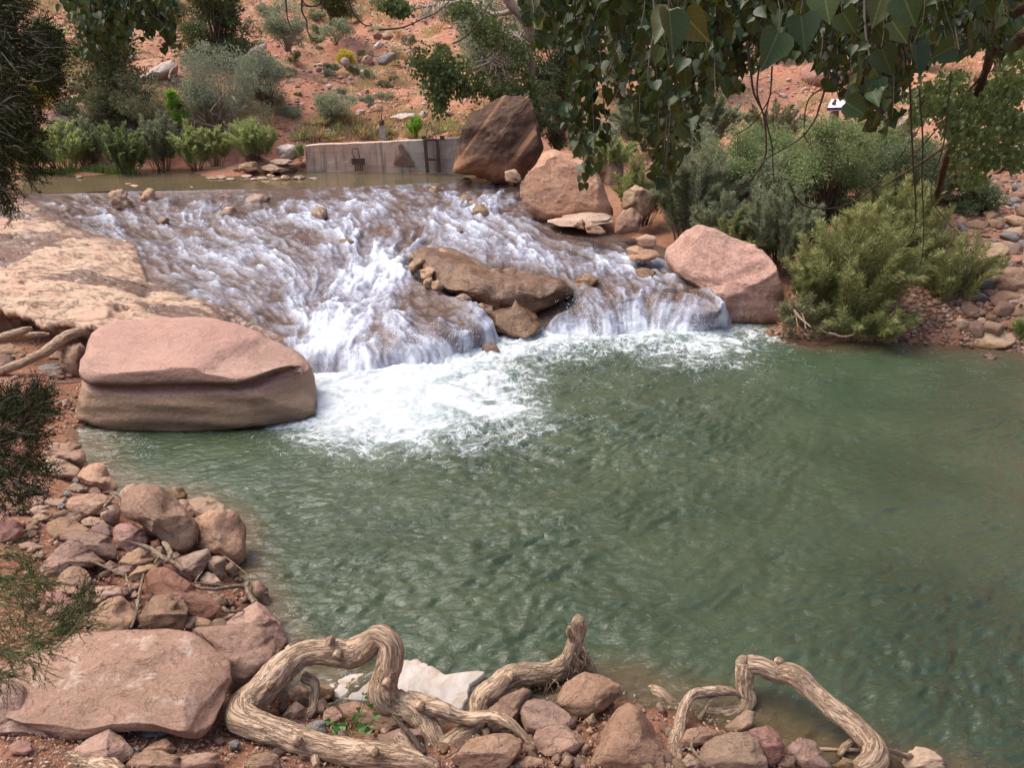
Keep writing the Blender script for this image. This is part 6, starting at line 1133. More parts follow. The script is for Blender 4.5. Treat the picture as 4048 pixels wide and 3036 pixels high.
rgq = np.random.default_rng(12)
for k in range(34):
    x0, y0 = 2030 + rgq.uniform(-60, 70), 440 + rgq.uniform(-60, 70); x1, y1 = x0 + rgq.normal(20, 50), y0 + rgq.uniform(50, 160)
    rt_tube(m_, 'I', [(x0, y0, 4.02, 7), ((x0+x1)/2 + rgq.normal(0, 12), (y0+y1)/2, 3.98, 6), (x1, y1, 4.0, 4)], 5, 10, seed=60+k)
for k in range(26):
    x0, y0 = rgq.uniform(1700, 1980), rgq.uniform(560, 620); x1, y1 = x0 + rgq.normal(-10, 60), y0 + rgq.uniform(30, 110)
    rt_tube(m_, 'I', [(x0, y0, 3.94, 6), ((x0+x1)/2 + rgq.normal(0, 12), (y0+y1)/2, 3.9, 5), (x1, y1, 3.86, 3)], 5, 10, seed=90+k)
for (x, y, Y, a) in [(640, 430, 3.74, 1), (250, 610, 3.5, -1), (400, 935, 3.14, 1), (860, 1000, 3.06, -1), (930, 600, 3.56, 1), (1120, 735, 3.5, 1), (1660, 560, 3.8, -1)]: rt_tube(m_, 'I', [(x, y, Y+.05, 60), (x+5*a, y-4, Y-.0, 50), (x+7*a, y-5, Y-.02, 30)], 14, 12, seed=int(x), rough=.3)
ra = m_.build('exposed_root', M_bark, bark=True); tag(ra, 'thick bleached root looping in an arch at the bottom centre, forking at its right', 'root')
m_ = MB()
rt_tube(m_, 'J', [(1440, 905, 3.2, 105), (1500, 850, 3.24, 115), (1502, 790, 3.34, 110), (1460, 735, 3.42, 105), (1390, 670, 3.52, 100), (1300, 600, 3.62, 95), (1210, 520, 3.72, 92), (1120, 445, 3.8, 100), (1040, 435, 3.84, 90), (960, 400, 3.88, 85), (890, 390, 3.9, 75), (880, 365, 3.9, 40)], 48, 220, seed=21)
rt_tube(m_, 'J', [(890, 385, 3.9, 85), (890, 430, 3.88, 88), (893, 500, 3.84, 85), (905, 560, 3.8, 78), (870, 610, 3.76, 68), (800, 635, 3.74, 66), (720, 630, 3.76, 60), (640, 625, 3.78, 56), (560, 590, 3.82, 50), (500, 540, 3.88, 55), (440, 515, 3.94, 50), (380, 490, 4.0, 45), (320, 468, 4.06, 35), (240, 458, 4.12, 25)], 40, 180, seed=22)
rt_tube(m_, 'J', [(875, 545, 3.8, 14), (830, 525, 3.8, 36), (760, 520, 3.78, 48), (690, 530, 3.76, 50), (640, 540, 3.72, 46), (610, 585, 3.64, 44), (590, 640, 3.54, 48), (580, 700, 3.44, 58), (565, 770, 3.34, 74), (555, 860, 3.2, 80), (555, 910, 3.12, 80)], 36, 130, seed=23)
rt_tube(m_, 'J', [(1040, 440, 3.85, 50), (1050, 400, 3.86, 44), (1052, 372, 3.86, 36)], 20, 14, seed=24)
rt_tube(m_, 'J', [(760, 545, 3.76, 26), (715, 580, 3.72, 20), (690, 630, 3.68, 22), (670, 650, 3.66, 16)], 12, 24, seed=25)
rt_tube(m_, 'J', [(1440, 800, 3.4, 16), (1340, 800, 3.44, 18), (1200, 800, 3.46, 20), (1130, 830, 3.46, 14), (1070, 870, 3.44, 10)], 12, 40, seed=26)
rt_tube(m_, 'J', [(1550, 790, 3.32, 14), (1600, 810, 3.34, 22), (1640, 825, 3.36, 24), (1690, 835, 3.38, 30)], 12, 24, seed=27)
rt_tube(m_, 'J', [(1340, 830, 3.4, 26), (1360, 790, 3.44, 34), (1400, 760, 3.46, 30)], 14, 20, seed=28, rough=.25)
rt_tube(m_, 'J', [(690, 690, 3.6, 12), (660, 740, 3.52, 14), (670, 800, 3.42, 16), (690, 880, 3.3, 16)], 10, 30, seed=29)
rt_tube(m_, 'J', [(200, 600, 3.9, 20), (280, 595, 3.85, 26), (350, 590, 3.82, 18), (430, 620, 3.76, 26), (500, 680, 3.66, 34), (540, 740, 3.56, 26)], 14, 50, seed=30, rough=.2)
rb = m_.build('exposed_root', M_bark, bark=True); tag(rb, 'bleached root bent like a crane over the water with a pale forked limb, bottom right', 'root')
rock(cr('J', [(1640, 830), (1700, 790), (1770, 802), (1820, 840), (1850, 905), (1640, 905)]), M_bark, 'knobby root stump at the bottom edge right of the root arches', cat='root stump', name='root_stump', n=2.3, nz=.12, fac=2, sub=5)
m_ = MB(); rt_tube(m_, 'H', [(-60, 1190, 2.98, 120), (100, 1150, 3.02, 130), (300, 1130, 3.04, 130), (500, 1130, 3.0, 130), (650, 1160, 2.94, 120), (760, 1210, 2.88, 90)], 40, 110, seed=31)
tag(m_.build('driftwood_log', M_bark, bark=True), 'weathered log lying along the bottom left corner', 'log')
m_ = MB(); rt_tube(m_, 'D', [(-60, 930, 8.3, 50), (60, 880, 8.35, 50), (180, 830, 8.45, 55), (280, 780, 8.55, 58), (360, 720, 8.7, 62), (440, 670, 8.8, 60), (510, 655, 8.9, 58), (560, 665, 8.95, 40)], 24, 90, seed=32)
tag(m_.build('bleached_root', M_bark, bark=True), 'bleached root slanting up to the huge cracked boulder from the left edge', 'root')
m_ = MB(); rt_tube(m_, 'D', [(-60, 710, 8.7, 50), (50, 680, 8.75, 52), (130, 650, 8.8, 48), (200, 632, 8.85, 26)], 20, 50, seed=33); rt_tube(m_, 'D', [(60, 690, 8.8, 36), (160, 680, 8.9, 40), (240, 670, 8.95, 34), (310, 670, 9.0, 20)], 16, 40, seed=34)
tag(m_.build('bleached_root', M_bark, bark=True), 'forked pale root poking out of the hollow under the ledge', 'root')
def stick(tag_, pts, label, sides=8, cat='stick', n=40, rough=.12, mat=None, lift=.03, subs=()):
    m_ = MB()
    for k, pp in enumerate([pts] + list(subs)):
        P = []; r = []; s = CROPS[tag_][2]/2212.0/K
        for x, y, dd in pp:
            p = cr(tag_, [(x, y)])[0]; w = ghit(p[0], p[1]); d_ = proj(w)[2]; w = PD(p[0], p[1], d_*.965 - lift); P.append(w); r.append(dd*s/2/F*d_)
        m_.tube(P, r, sides, n, seed=40+k, rough=rough)
    o = m_.build('dry_stick', mat or M_twig, bark=True); tag(o, label, cat); return o
stick('G', [(730, 690, 4), (820, 705, 8), (890, 725, 18), (950, 750, 28), (1000, 790, 30), (1060, 825, 30), (1110, 845, 30), (1145, 885, 22)], 'crooked grey driftwood stick across the middle of the left bank', subs=[[(1040, 830, 26), (1065, 780, 30), (1050, 740, 34), (1020, 705, 22)], [(1000, 790, 18), (975, 820, 14), (960, 845, 10)]])
stick('G', [(570, 822, 12), (680, 870, 14), (780, 915, 14)], 'straight pale cane like stick pointing right')
stick('G', [(785, 905, 12), (795, 950, 12), (818, 1005, 10)], 'short grey stick standing behind the pink cobbles')
stick('G', [(898, 905, 12), (880, 970, 16), (865, 1060, 16), (850, 1150, 16), (820, 1240, 14)], 'long grey stick standing between the two rounded boulders', subs=[[(850, 1160, 12), (880, 1130, 10)]])
stick('G', [(1220, 985, 14), (1330, 1000, 22), (1440, 985, 24), (1530, 985, 26), (1560, 1040, 26), (1585, 1085, 22)], 'pale bent root around the muddy corner of the left bank', subs=[[(1215, 960, 10), (1320, 970, 16), (1400, 975, 14)], [(1530, 990, 30), (1550, 955, 26)], [(1390, 1115, 26), (1440, 1140, 20), (1520, 1130, 12)]])
stick('G', [(1215, 960, 8), (1240, 920, 10), (1265, 890, 8)], 'thin twig beside the yellowish oblong boulder')
stick('G', [(645, 395, 12), (700, 395, 22), (760, 415, 26), (775, 440, 20)], 'grey twig jammed behind the big slanted boulder', subs=[[(690, 400, 12), (740, 440, 14), (750, 480, 10)]])
stick('G', [(645, 490, 12), (670, 460, 22), (705, 425, 18)], 'split grey stick beside the flat topped block', subs=[[(610, 530, 8), (640, 510, 10), (680, 490, 8)]])
stick('G', [(1400, 790, 8), (1450, 830, 10), (1500, 870, 8), (1560, 920, 6)], 'thin root trailing down to the water corner')
stick('I', [(965, 785, 20), (1030, 860, 30), (1090, 930, 30), (1150, 1005, 26)], 'dark brown stick leaning under the root arch', mat=mat_bark('dark_wet_stick', (.10, .065, .05), (.03, .02, .015), (.14, .1, .08), 2), lift=.12)
stick('I', [(1260, 1040, 8), (1350, 980, 10), (1460, 905, 8)], 'pale grass like stick between the root fork and the broad boulder')
stick('J', [(650, 740, 8), (640, 790, 12), (700, 860, 10)], 'thin twig over the two toned block')
stick('F', [(845, 640, 6), (890, 720, 12), (940, 790, 14), (1010, 850, 8)], 'bleached fallen branch at the right foot of the leaning boulder', subs=[[(900, 690, 8), (960, 780, 8), (980, 860, 6)], [(920, 760, 8), (935, 850, 6)]], lift=.25)
stick('F', [(700, 360, 8), (740, 400, 10), (770, 430, 6)], 'thin dead branch behind the leaning boulder', lift=.2)
stick('F', [(260, 300, 6), (340, 210, 10), (420, 230, 12), (540, 300, 14), (640, 350, 12), (760, 370, 8)], 'tangle of dead branches draped over the top of the leaning boulder', subs=[[(420, 210, 8), (520, 260, 8), (620, 330, 8), (600, 380, 5)], [(340, 210, 8), (400, 195, 8), (460, 240, 6)], [(500, 280, 6), (600, 290, 8), (700, 350, 6)]], lift=.55)
stick('F', [(1110, 880, 10), (1180, 905, 16), (1230, 900, 12), (1260, 885, 5)], 'pale stick floating at the muddy bank', lift=.05)
stick('F', [(1060, 860, 6), (1110, 890, 8), (1150, 885, 5)], 'thin twig trailing in the water at the muddy bank', lift=.05)
stick('D', [(285, 965, 8), (400, 975, 10), (500, 965, 8)], 'thin pale root left of the huge boulder, upper one', lift=.1)
stick('D', [(280, 1010, 8), (380, 1015, 14), (440, 1050, 12), (455, 1090, 8)], 'thin pale root left of the huge boulder, lower one', lift=.1)
# foam raft trapped behind the root
fp = cr('I', [(560, 590), (600, 540), (700, 530), (780, 560), (1000, 470), (1100, 450), (1140, 480), (1210, 510), (1280, 548), (1380, 540), (1460, 515), (1525, 508), (1490, 545), (1440, 580), (1400, 620), (1408, 670), (1370, 745), (1340, 800), (1250, 790), (1100, 740), (900, 700), (700, 700), (610, 680)])
c0 = np.array([(fp[:, 0].min()+fp[:, 0].max())/2 + 8, fp[:, 1].mean()]); th, Rr = polyR(fp, c0, 180)
nrng = 40; rad = np.linspace(0, 1, nrng)[:, None]; rag = 1 + .03*vn(np.stack([np.cos(th)*6, np.sin(th)*6, 0*th], 1), 3) + .03*vn(np.stack([np.cos(th)*18, np.sin(th)*18, 0*th], 1), 4)
fx = c0[0] + rad*Rr*rag*np.cos(th); fy = c0[1] + rad*Rr*rag*np.sin(th); fz = PZ(fx, fy, .045); fz[..., 2] += (.012*(1-rad**6) + .014*fbm(np.stack([fz[..., 0]*9, fz[..., 1]*9, 0*fz[..., 0]], -1), 4, 7)) - .04*(rad > .985)
fz = np.concatenate([fz, fz[:, :1]], 1)
tf = NT('creamy_river_foam'); co = tf.coord(rand=False); n1 = tf.noise(co, 3, 5, .6, 1.2); n2 = tf.noise(co, 40, 4, .7)
tf.set(tf.p.inputs['Base Color'], tf.mix(tf.mapr(n1, .4, .62), (.46, .42, .38), (.35, .27, .20))); tf.p.inputs['Roughness'].default_value = .6
bub = tf.vor(co, 70, 'F1'); tf.l(tf.bump(n2, .3, .004, tf.bump(bub, .3, .004)), tf.p.inputs['Normal'])
tag(obj('floating_foam', fz.reshape(-1, 3), [gridfaces(nrng, len(th)+1)], tf.m), 'creamy raft of foam floating on the pool behind the root arch', 'foam', kind='stuff')

# ================================================================== VEGETATION
def mat_leaf(name, cols, trans=.3, rough=.55, spec=.3, clump=.6, cs=2.5, veins=False):
    t = NT(name); gi = t.n('ShaderNodeNewGeometry').outputs['Random Per Island']; co = t.coord(rand=False)
    c = t.ramp(gi, [(i/(len(cols)-1), k) for i, k in enumerate(cols)])
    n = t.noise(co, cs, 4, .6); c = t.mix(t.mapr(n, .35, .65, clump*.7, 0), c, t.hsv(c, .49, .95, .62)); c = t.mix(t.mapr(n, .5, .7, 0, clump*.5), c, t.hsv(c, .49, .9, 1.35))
    if veins:
        sp_ = t.n('ShaderNodeSeparateXYZ'); t.l(t.attr('leafuv', 'Vector'), sp_.inputs[0]); ax = t.math('ABSOLUTE', sp_.outputs[0])
        mid = t.mapr(ax, .035, .012); sv = t.math('ABSOLUTE', t.math('SINE', t.math('MULTIPLY', t.math('SUBTRACT', sp_.outputs[1], t.math('MULTIPLY', ax, .8)), 19))); side = t.mapr(sv, .16, .05, 0, .55)
        c = t.mix(t.math('MULTIPLY', t.math('MAXIMUM', mid, side), .8), c, t.hsv(c, .485, .9, 2.4)); n5 = t.noise(co, 130, 3, .6); c = t.mix(t.mapr(n5, .6, .72, 0, .5), c, (.06, .05, .015))
    t.set(t.p.inputs['Base Color'], c); t.p.inputs['Roughness'].default_value = rough; t.p.inputs['Specular IOR Level'].default_value = spec
    tr = t.n('ShaderNodeBsdfTranslucent'); t.l(t.hsv(c, .485, 1.1, 1.3), tr.inputs['Color']); mx = t.n('ShaderNodeMixShader'); mx.inputs[0].default_value = trans*1.35
    t.l(t.p.outputs[0], mx.inputs[1]); t.l(tr.outputs[0], mx.inputs[2]); t.l(mx.outputs[0], t.out.inputs[0]); return t.m
L = {
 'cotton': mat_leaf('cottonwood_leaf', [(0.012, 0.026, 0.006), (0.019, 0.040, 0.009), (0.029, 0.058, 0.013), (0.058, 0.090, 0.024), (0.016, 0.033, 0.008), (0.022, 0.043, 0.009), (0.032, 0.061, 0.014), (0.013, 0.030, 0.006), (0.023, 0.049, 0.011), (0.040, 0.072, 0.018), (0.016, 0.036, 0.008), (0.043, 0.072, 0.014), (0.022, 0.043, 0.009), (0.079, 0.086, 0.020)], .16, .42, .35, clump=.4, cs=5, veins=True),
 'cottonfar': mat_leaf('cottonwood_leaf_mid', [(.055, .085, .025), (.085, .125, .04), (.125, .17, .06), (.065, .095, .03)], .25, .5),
 'juniper': mat_leaf('juniper_needles', [(0.070, 0.096, 0.032), (0.109, 0.141, 0.049), (0.141, 0.166, 0.064), (0.077, 0.102, 0.038)], .1),
 'olive': mat_leaf('olive_brush_leaf', [(0.155, 0.169, 0.077), (0.211, 0.211, 0.106), (0.267, 0.253, 0.141), (0.169, 0.183, 0.085)], .15),
 'dark': mat_leaf('near_juniper_needles', [(0.011, 0.018, 0.005), (0.018, 0.03, 0.008), (0.035, 0.052, 0.014)], .04, .8, .05, clump=.3),  # backlit shade of the near junipers is put into these dark colours
 'greygreen': mat_leaf('grey_green_leaf', [(0.169, 0.211, 0.127), (0.226, 0.267, 0.169), (0.296, 0.338, 0.226), (0.183, 0.226, 0.141)], .15),
 'sage': mat_leaf('sage_leaf', [(0.256, 0.294, 0.179), (0.320, 0.371, 0.218), (0.397, 0.435, 0.282), (0.256, 0.269, 0.166)], .12),
 'willow': mat_leaf('willow_leaf', [(0.221, 0.280, 0.111), (0.299, 0.370, 0.150), (0.403, 0.468, 0.215), (0.260, 0.325, 0.130), (0.377, 0.403, 0.182)], .3),
 'willowy': mat_leaf('yellow_willow_leaf', [(0.156, 0.188, 0.075), (0.225, 0.263, 0.106), (0.325, 0.356, 0.156), (0.188, 0.219, 0.094), (0.400, 0.388, 0.150)], .3),
 'willowg': mat_leaf('grey_willow_leaf', [(0.168, 0.198, 0.120), (0.228, 0.264, 0.162), (0.312, 0.348, 0.216), (0.180, 0.210, 0.132)], .25),
 'bush': mat_leaf('round_green_leaf', [(0.132, 0.186, 0.078), (0.192, 0.252, 0.108), (0.276, 0.336, 0.150), (0.156, 0.210, 0.090)], .25),
 'bushd': mat_leaf('dark_green_leaf', [(0.075, 0.109, 0.052), (0.109, 0.149, 0.069), (0.149, 0.196, 0.092)], .2),
 'bright': mat_leaf('bright_green_leaf', [(0.166, 0.320, 0.051), (0.218, 0.410, 0.077), (0.282, 0.486, 0.102)], .35),
 'straw': mat_leaf('dry_straw', [(0.512, 0.384, 0.205), (0.640, 0.499, 0.282), (0.435, 0.358, 0.179), (0.358, 0.346, 0.166)], .2, clump=.3),
 'yellow': mat_leaf('yellow_flower', [(0.640, 0.538, 0.051), (0.512, 0.461, 0.077), (0.358, 0.358, 0.090), (0.704, 0.614, 0.077)], .3),
 'reed': mat_leaf('reed_blade', [(0.154, 0.262, 0.061), (0.230, 0.368, 0.092), (0.307, 0.415, 0.138)], .25),
 'yucca': mat_leaf('yucca_blade', [(0.282, 0.346, 0.256), (0.358, 0.422, 0.320), (0.448, 0.474, 0.358)], .1),
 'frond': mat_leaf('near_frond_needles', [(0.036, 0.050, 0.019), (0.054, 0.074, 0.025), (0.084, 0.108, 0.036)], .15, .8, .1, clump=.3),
}
M_stem = simple('brush_stem_wood', (.12, .085, .06), .85); M_dead = simple('dead_grey_twig', (.34, .28, .22), .85); M_dark = simple('dark_twig', (.045, .032, .024), .85)
M_limb = mat_bark('brown_limb_bark', (.13, .075, .05), (.05, .03, .02), (.19, .12, .08), 1.5)
T_oval = np.array([(0, 0, 0), (.32, .4, .05), (0, 1, -.05), (-.32, .4, .05)]); F_oval = np.array([[0, 1, 2, 3]])
T_lance = np.array([(0, 0, 0), (.5, .35, .03), (0, 1, -.12), (-.5, .35, .03)])
T_heart = np.array([(0, .06, 0), (.22, -.01, .06), (.42, .08, .12), (.49, .26, .15), (.42, .50, .11), (.22, .76, .03), (0, 1.04, -.14), (-.22, .76, .03), (-.42, .50, .11), (-.49, .26, .15), (-.42, .08, .12), (-.22, -.01, .06), (0, .42, -.04)])
F_heart = np.array([[12, i, (i+1) % 12] for i in range(12)])
TEMPL = {'oval': (T_oval, F_oval), 'lance': (T_lance, F_oval), 'heart': (T_heart, F_heart)}
def nrm(v): return v/(np.linalg.norm(v, axis=-1, keepdims=True) + 1e-9)
def leafmesh(P, D, Nn, Ls, Ws, kind):
    """P base positions, D tip directions, Nn normal hints, Ls length, Ws width"""
    T, Fc = TEMPL[kind]; D = nrm(D); S = nrm(np.cross(D, Nn)); N = np.cross(S, D); n = len(P)
    Ls = np.broadcast_to(Ls, n); Ws = np.broadcast_to(Ws, n)
    V = P[:, None] + S[:, None]*(T[None, :, 0:1]*Ws[:, None, None]) + D[:, None]*(T[None, :, 1:2]*Ls[:, None, None]) + N[:, None]*(T[None, :, 2:3]*Ls[:, None, None])
    Fa = (Fc[None] + (np.arange(n)*len(T))[:, None, None]).reshape(-1, Fc.shape[1]); return V.reshape(-1, 3), Fa
def luv(kind, n):
    T = TEMPL[kind][0]; return {'leafuv': np.tile(T, (n, 1))}
def sph(rg, n): v = rg.normal(size=(n, 3)); return nrm(v)
pcount = [0]
def plant(px, pyb, w, h, kind, leafmat, label, cat='bush', name='shrub', group=None, Y=None, nst=26, nl=5000, L_=.05, W_=.014, lk='oval', stemmat=None, seed=None, dead=0, lean=(0, 0), depthf=.9, open_=.0, base=None, clumps=None, hang=.0, trunk=None):
    near = (Y is not None and Y < 16); kf = 1.5 if near else 1.45; nl = int(nl*(1.9 if near else 1.7)); L_, W_ = L_*(1.15 if near else 1.35), W_*(1.35 if near else 1.6)
    pcount[0] += 1; rg = np.random.default_rng(seed or pcount[0]*7+1)
    B = ghit(px, pyb) if Y is None else PY(px, pyb, Y)
    dep = proj(B)[2]; Wm, Hm = w/F*dep, h/F*dep; R_ = Wm/2
    rt = empty(name, B); tag(rt, label, cat, group)
    stems = MB(); stemmat = stemmat or M_stem; P = []; D = []; sr = max(.004, Hm*.006)
    if kind in ('willow', 'grass'):
        for i in range(nst):
            a = rg.uniform(0, 2*np.pi); rr = math.sqrt(rg.random()); tip = np.array([math.cos(a)*R_*rr*1.1 + lean[0]*Hm, math.sin(a)*R_*rr*depthf + lean[1]*Hm, Hm*(1 - .38*rr*rr)*rg.uniform(.72, 1.1)])
            b0 = np.array([math.cos(a)*R_*rr*.35*rg.uniform(.4, 1.2), math.sin(a)*R_*rr*.3, -.04]); mid = b0*.45 + tip*.55 + np.array([0, 0, Hm*.12]) + rg.normal(0, .04, 3)*Hm
            C_ = crs(np.array([b0, mid, tip]), 14)
            stems.tube(B + C_[:12], np.linspace(sr, sr*.35, 12), 4, cap=False)
            k = nl//nst; t = rg.uniform(.16 + .2*rg.random(), 1, k)**.85*13; j = np.clip(t.astype(int), 0, 12); f = (t-j)[:, None]; q = C_[j]*(1-f) + C_[j+1]*f; d = nrm(C_[np.minimum(j+1, 13)] - C_[j])
            sd_ = sph(rg, k); sd_[:, 2] *= .6; off = R_*.075*(1.15 - t/13)[:, None]*rg.random((k, 1))*2.2
            P.append(B + q + sd_*off); D.append(d*.9 + sd_*.75 + np.array([0, 0, -.15*hang]))
        P = np.vstack(P); D = np.vstack(D)
    else:
        nc = clumps or 42; cz = .56 if kind != 'juniper' else .5
        u = sph(rg, nc)*(rg.uniform(.45, .93, (nc, 1)))
        if kind == 'juniper': 
            hz = rg.uniform(.08, .95, nc); rad = (1 - .72*hz)*rg.uniform(.35, 1, nc); a = rg.uniform(0, 6.28, nc); cc_ = np.stack([np.cos(a)*rad*R_, np.sin(a)*rad*R_*depthf, hz*Hm], 1)
        else: cc_ = np.stack([u[:, 0]*R_*.98, u[:, 1]*R_*depthf*.88, Hm*(cz + u[:, 2]*.50)], 1)
        cc_[:, 0] += lean[0]*cc_[:, 2]; cr_ = R_*rg.uniform(.13, .30, nc)*(1.25 - open_)
        for i in range(nc):
            m1 = cc_[i]*np.array([.45, .45, .55]) + rg.normal(0, .05, 3)*Wm*.5
            stems.tube(B + crs(np.array([[rg.normal(0, .03)*Wm, rg.normal(0, .03)*Wm, -.05], m1, cc_[i]]), 7), np.linspace(sr*1.6, sr*.4, 7), 4, cap=False)
        wts = cr_**2; ci = rg.choice(nc, nl, p=wts/wts.sum()); v = sph(rg, nl)*(rg.random((nl, 1))**.45); v[:, 2] *= .75
        P = B + cc_[ci] + v*cr_[ci][:, None]; D = v + sph(rg, nl)*.6 + np.array([0, 0, .35 if kind == 'juniper' else -.1*hang])
        keep = fbm(P*(2.2/Wm*2.2), 3, 5) > (-.3 + open_*.3); P, D = P[keep], D[keep]
        if trunk: 
            stems.tube(B + np.array([[0, 0, -.1], [trunk[0]*.2, 0, Hm*.2], [trunk[0], 0, Hm*.55], [trunk[0]*.8, 0, Hm*.85]]), [trunk[1], trunk[1]*.8, trunk[1]*.5, trunk[1]*.15], 7, 12)
    for i in range(dead):
        a = rg.uniform(-2.8, -.3); d = np.array([math.cos(a), math.sin(a), rg.uniform(.1, .9)]); s = B + np.array([rg.normal(0, .1)*Wm, -R_*.2, Hm*.12]); e = s + d*R_*rg.uniform(.6, 1.1)
        stems.tube(np.array([s, (s+e)/2 + rg.normal(0, .05, 3)*Wm, e]), [sr*1.2, sr*.8, sr*.3], 4, 6, cap=False)
        for _ in range(4):
            m_ = s + (e-s)*rg.uniform(.4, .9); stems.tube(np.array([m_, m_ + (d + rg.normal(0, .7, 3))*R_*.25]), [sr*.6, sr*.2], 3, cap=False)
    stems.build('branches', stemmat, rt)
    n = len(P); lsz = rg.uniform(.65, 1.2, n); V, Fa = leafmesh(P, D, sph(rg, n) + np.array([0, 0, .6]), L_*lsz, W_*lsz, lk)
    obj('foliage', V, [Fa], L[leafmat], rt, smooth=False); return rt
def tuft(px, pyb, w, h, leafmat, label, cat='grass tuft', n=90, bw=.012, name='grass_tuft', group=None, Y=None, spread=1.0, seed=1, flower=None):
    s_auto = w
    rg = np.random.default_rng(seed+int(px)*3); B = ghit(px, pyb) if Y is None else PY(px, pyb, Y); dep = proj(B)[2]; Wm, Hm = w/F*dep, h/F*dep
    a = rg.uniform(0, 6.28, n); r = np.sqrt(rg.random(n)); b0 = np.stack([np.cos(a)*r*Wm*.22, np.sin(a)*r*Wm*.22, -.02 + 0*a], 1)
    hh = Hm*rg.uniform(.5, 1.05, n)*(1 - .4*r*r); tip = np.stack([np.cos(a)*r*Wm*.5*spread, np.sin(a)*r*Wm*.5*spread, hh], 1) + rg.normal(0, .05, (n, 3))*Hm
    mid = b0*.4 + tip*.6; mid[:, 2] = hh*.68; s = np.stack([-np.sin(a+rg.normal(0, 1, n)), np.cos(a), 0*a], 1)*bw
    V = np.stack([b0 - s/2, b0 + s/2, mid + s*.4, tip, mid - s*.4], 1) + B; Fq = np.array([[0, 1, 2, 4]]); Ft = np.array([[4, 2, 3]]); k = (np.arange(n)*5)[:, None, None]
    o = obj(name, V.reshape(-1, 3), [(Fq[None]+k).reshape(-1, 4), (Ft[None]+k).reshape(-1, 3)], L[leafmat], smooth=False, origin=B); tag(o, label, cat, group)
    if group: AUTO.append((o, label, s_auto))
    return o
FAR = 'trees and shrubs on the far bank'
# ---- far side, left
plant(120, 142, 104, 122, 'juniper', 'juniper', 'broad dark olive juniper on the left, in front of the grey white boulder', 'tree', 'juniper_tree', Y=20.6, nl=15000, L_=.07, W_=.03, clumps=75, trunk=(.1, .1), seed=3)
plant(222, 74, 92, 108, 'juniper', 'juniper', 'upright dark green juniper higher on the slope, above the grey green shrub', 'tree', 'juniper_tree', Y=24.6, nl=15000, L_=.08, W_=.035, clumps=75, open_=.2, trunk=(.1, .1), seed=4)
plant(226, 142, 100, 94, 'round', 'greygreen', 'large grey green shrub with dead twigs at its foot', name='shrub', Y=20.8, nl=14000, L_=.045, W_=.02, dead=16, stemmat=M_dead, clumps=60, seed=5)
plant(268, 112, 62, 56, 'round', 'greygreen', 'darker round shrub touching the right side of the large grey green one', Y=22.2, nl=7000, L_=.05, W_=.022, clumps=30, seed=6)
plant(152, 143, 84, 62, 'round', 'olive', 'tangled olive brown brush between the juniper and the grey green shrub', Y=20.2, nl=9000, L_=.05, W_=.014, dead=8, clumps=44, seed=7)
plant(112, 130, 50, 40, 'round', 'olive', 'olive brush at the foot of the broad juniper', Y=20.0, nl=5000, L_=.05, W_=.014, clumps=30, seed=8)
plant(180, 134, 28, 42, 'round', 'bright', 'slim bright green sapling in front of the olive brush', 'tree', 'sapling', Y=19.9, nl=2400, L_=.05, W_=.03, clumps=16, seed=9)
plant(64, 171, 72, 48, 'willow', 'willow', 'yellow green willow at the left end of the pond shore', Y=18.7, nl=8000, nst=60, L_=.06, W_=.014, lk='lance', seed=10)
plant(34, 172, 50, 40, 'willow', 'olive', 'faded brushy willow partly behind the dark juniper at the left pond shore', Y=18.6, nl=4500, nst=44, L_=.06, W_=.012, lk='lance', seed=11)
plant(88, 169, 50, 48, 'willow', 'willowg', 'pale grey green willow second from the left on the pond shore', Y=18.9, nl=5500, nst=40, L_=.06, W_=.013, lk='lance', seed=12)
plant(128, 174, 58, 50, 'willow', 'bush', 'dense fresh green willow in the middle of the pond shore row', Y=18.6, nl=8000, nst=50, L_=.055, W_=.016, lk='lance', seed=13)
plant(162, 169, 50, 54, 'willow', 'willowg', 'tall grey green willow beside the bright sapling', Y=18.9, nl=5500, nst=36, L_=.06, W_=.014, lk='lance', seed=14)
plant(196, 169, 46, 44, 'willow', 'willow', 'loose light green willow right of the bright sapling', Y=18.8, nl=4500, nst=36, L_=.055, W_=.014, lk='lance', seed=15)
plant(216, 165, 40, 38, 'willow', 'willow', 'small leafy willow just left of the round bush', Y=18.9, nl=4000, nst=34, L_=.055, W_=.014, lk='lance', seed=16)
plant(254, 161, 50, 40, 'willow', 'willow', 'round dome shaped light green bush left of the white boulder', Y=18.9, nl=9000, nst=90, L_=.05, W_=.010, lk='lance', seed=17, name='willow_bush')
plant(301, 160, 12, 18, 'willow', 'willow', 'tiny green shrub hugging the white boulder at the wall end', Y=18.6, nl=900, nst=12, L_=.04, W_=.014, seed=18)
plant(416, 138, 17, 20, 'willow', 'bright', 'little bright green bush on top of the wall near the sluice gate', Y=19.3, nl=1200, nst=20, L_=.05, W_=.010, lk='lance', seed=19)
plant(335, 120, 42, 27, 'round', 'sage', 'round pale sage bush on the terrace above the wall', Y=22.6, nl=5000, L_=.05, W_=.018, clumps=30, seed=20)
plant(291, 121, 26, 13, 'round', 'sage', 'low grey sage tuft left of the round pale sage bush', Y=22.2, nl=1600, L_=.045, W_=.018, clumps=14, seed=21)
plant(384, 104, 18, 10, 'round', 'sage', 'small sage mound right of the round pale sage bush', Y=24, nl=1000, L_=.05, W_=.02, clumps=12, seed=22)
plant(288, 50, 50, 46, 'round', 'sage', 'grey brown bush with dead twigs beside the weathered slab', Y=25.6, nl=5000, L_=.06, W_=.02, dead=14, stemmat=M_dead, clumps=34, open_=.1, seed=23)
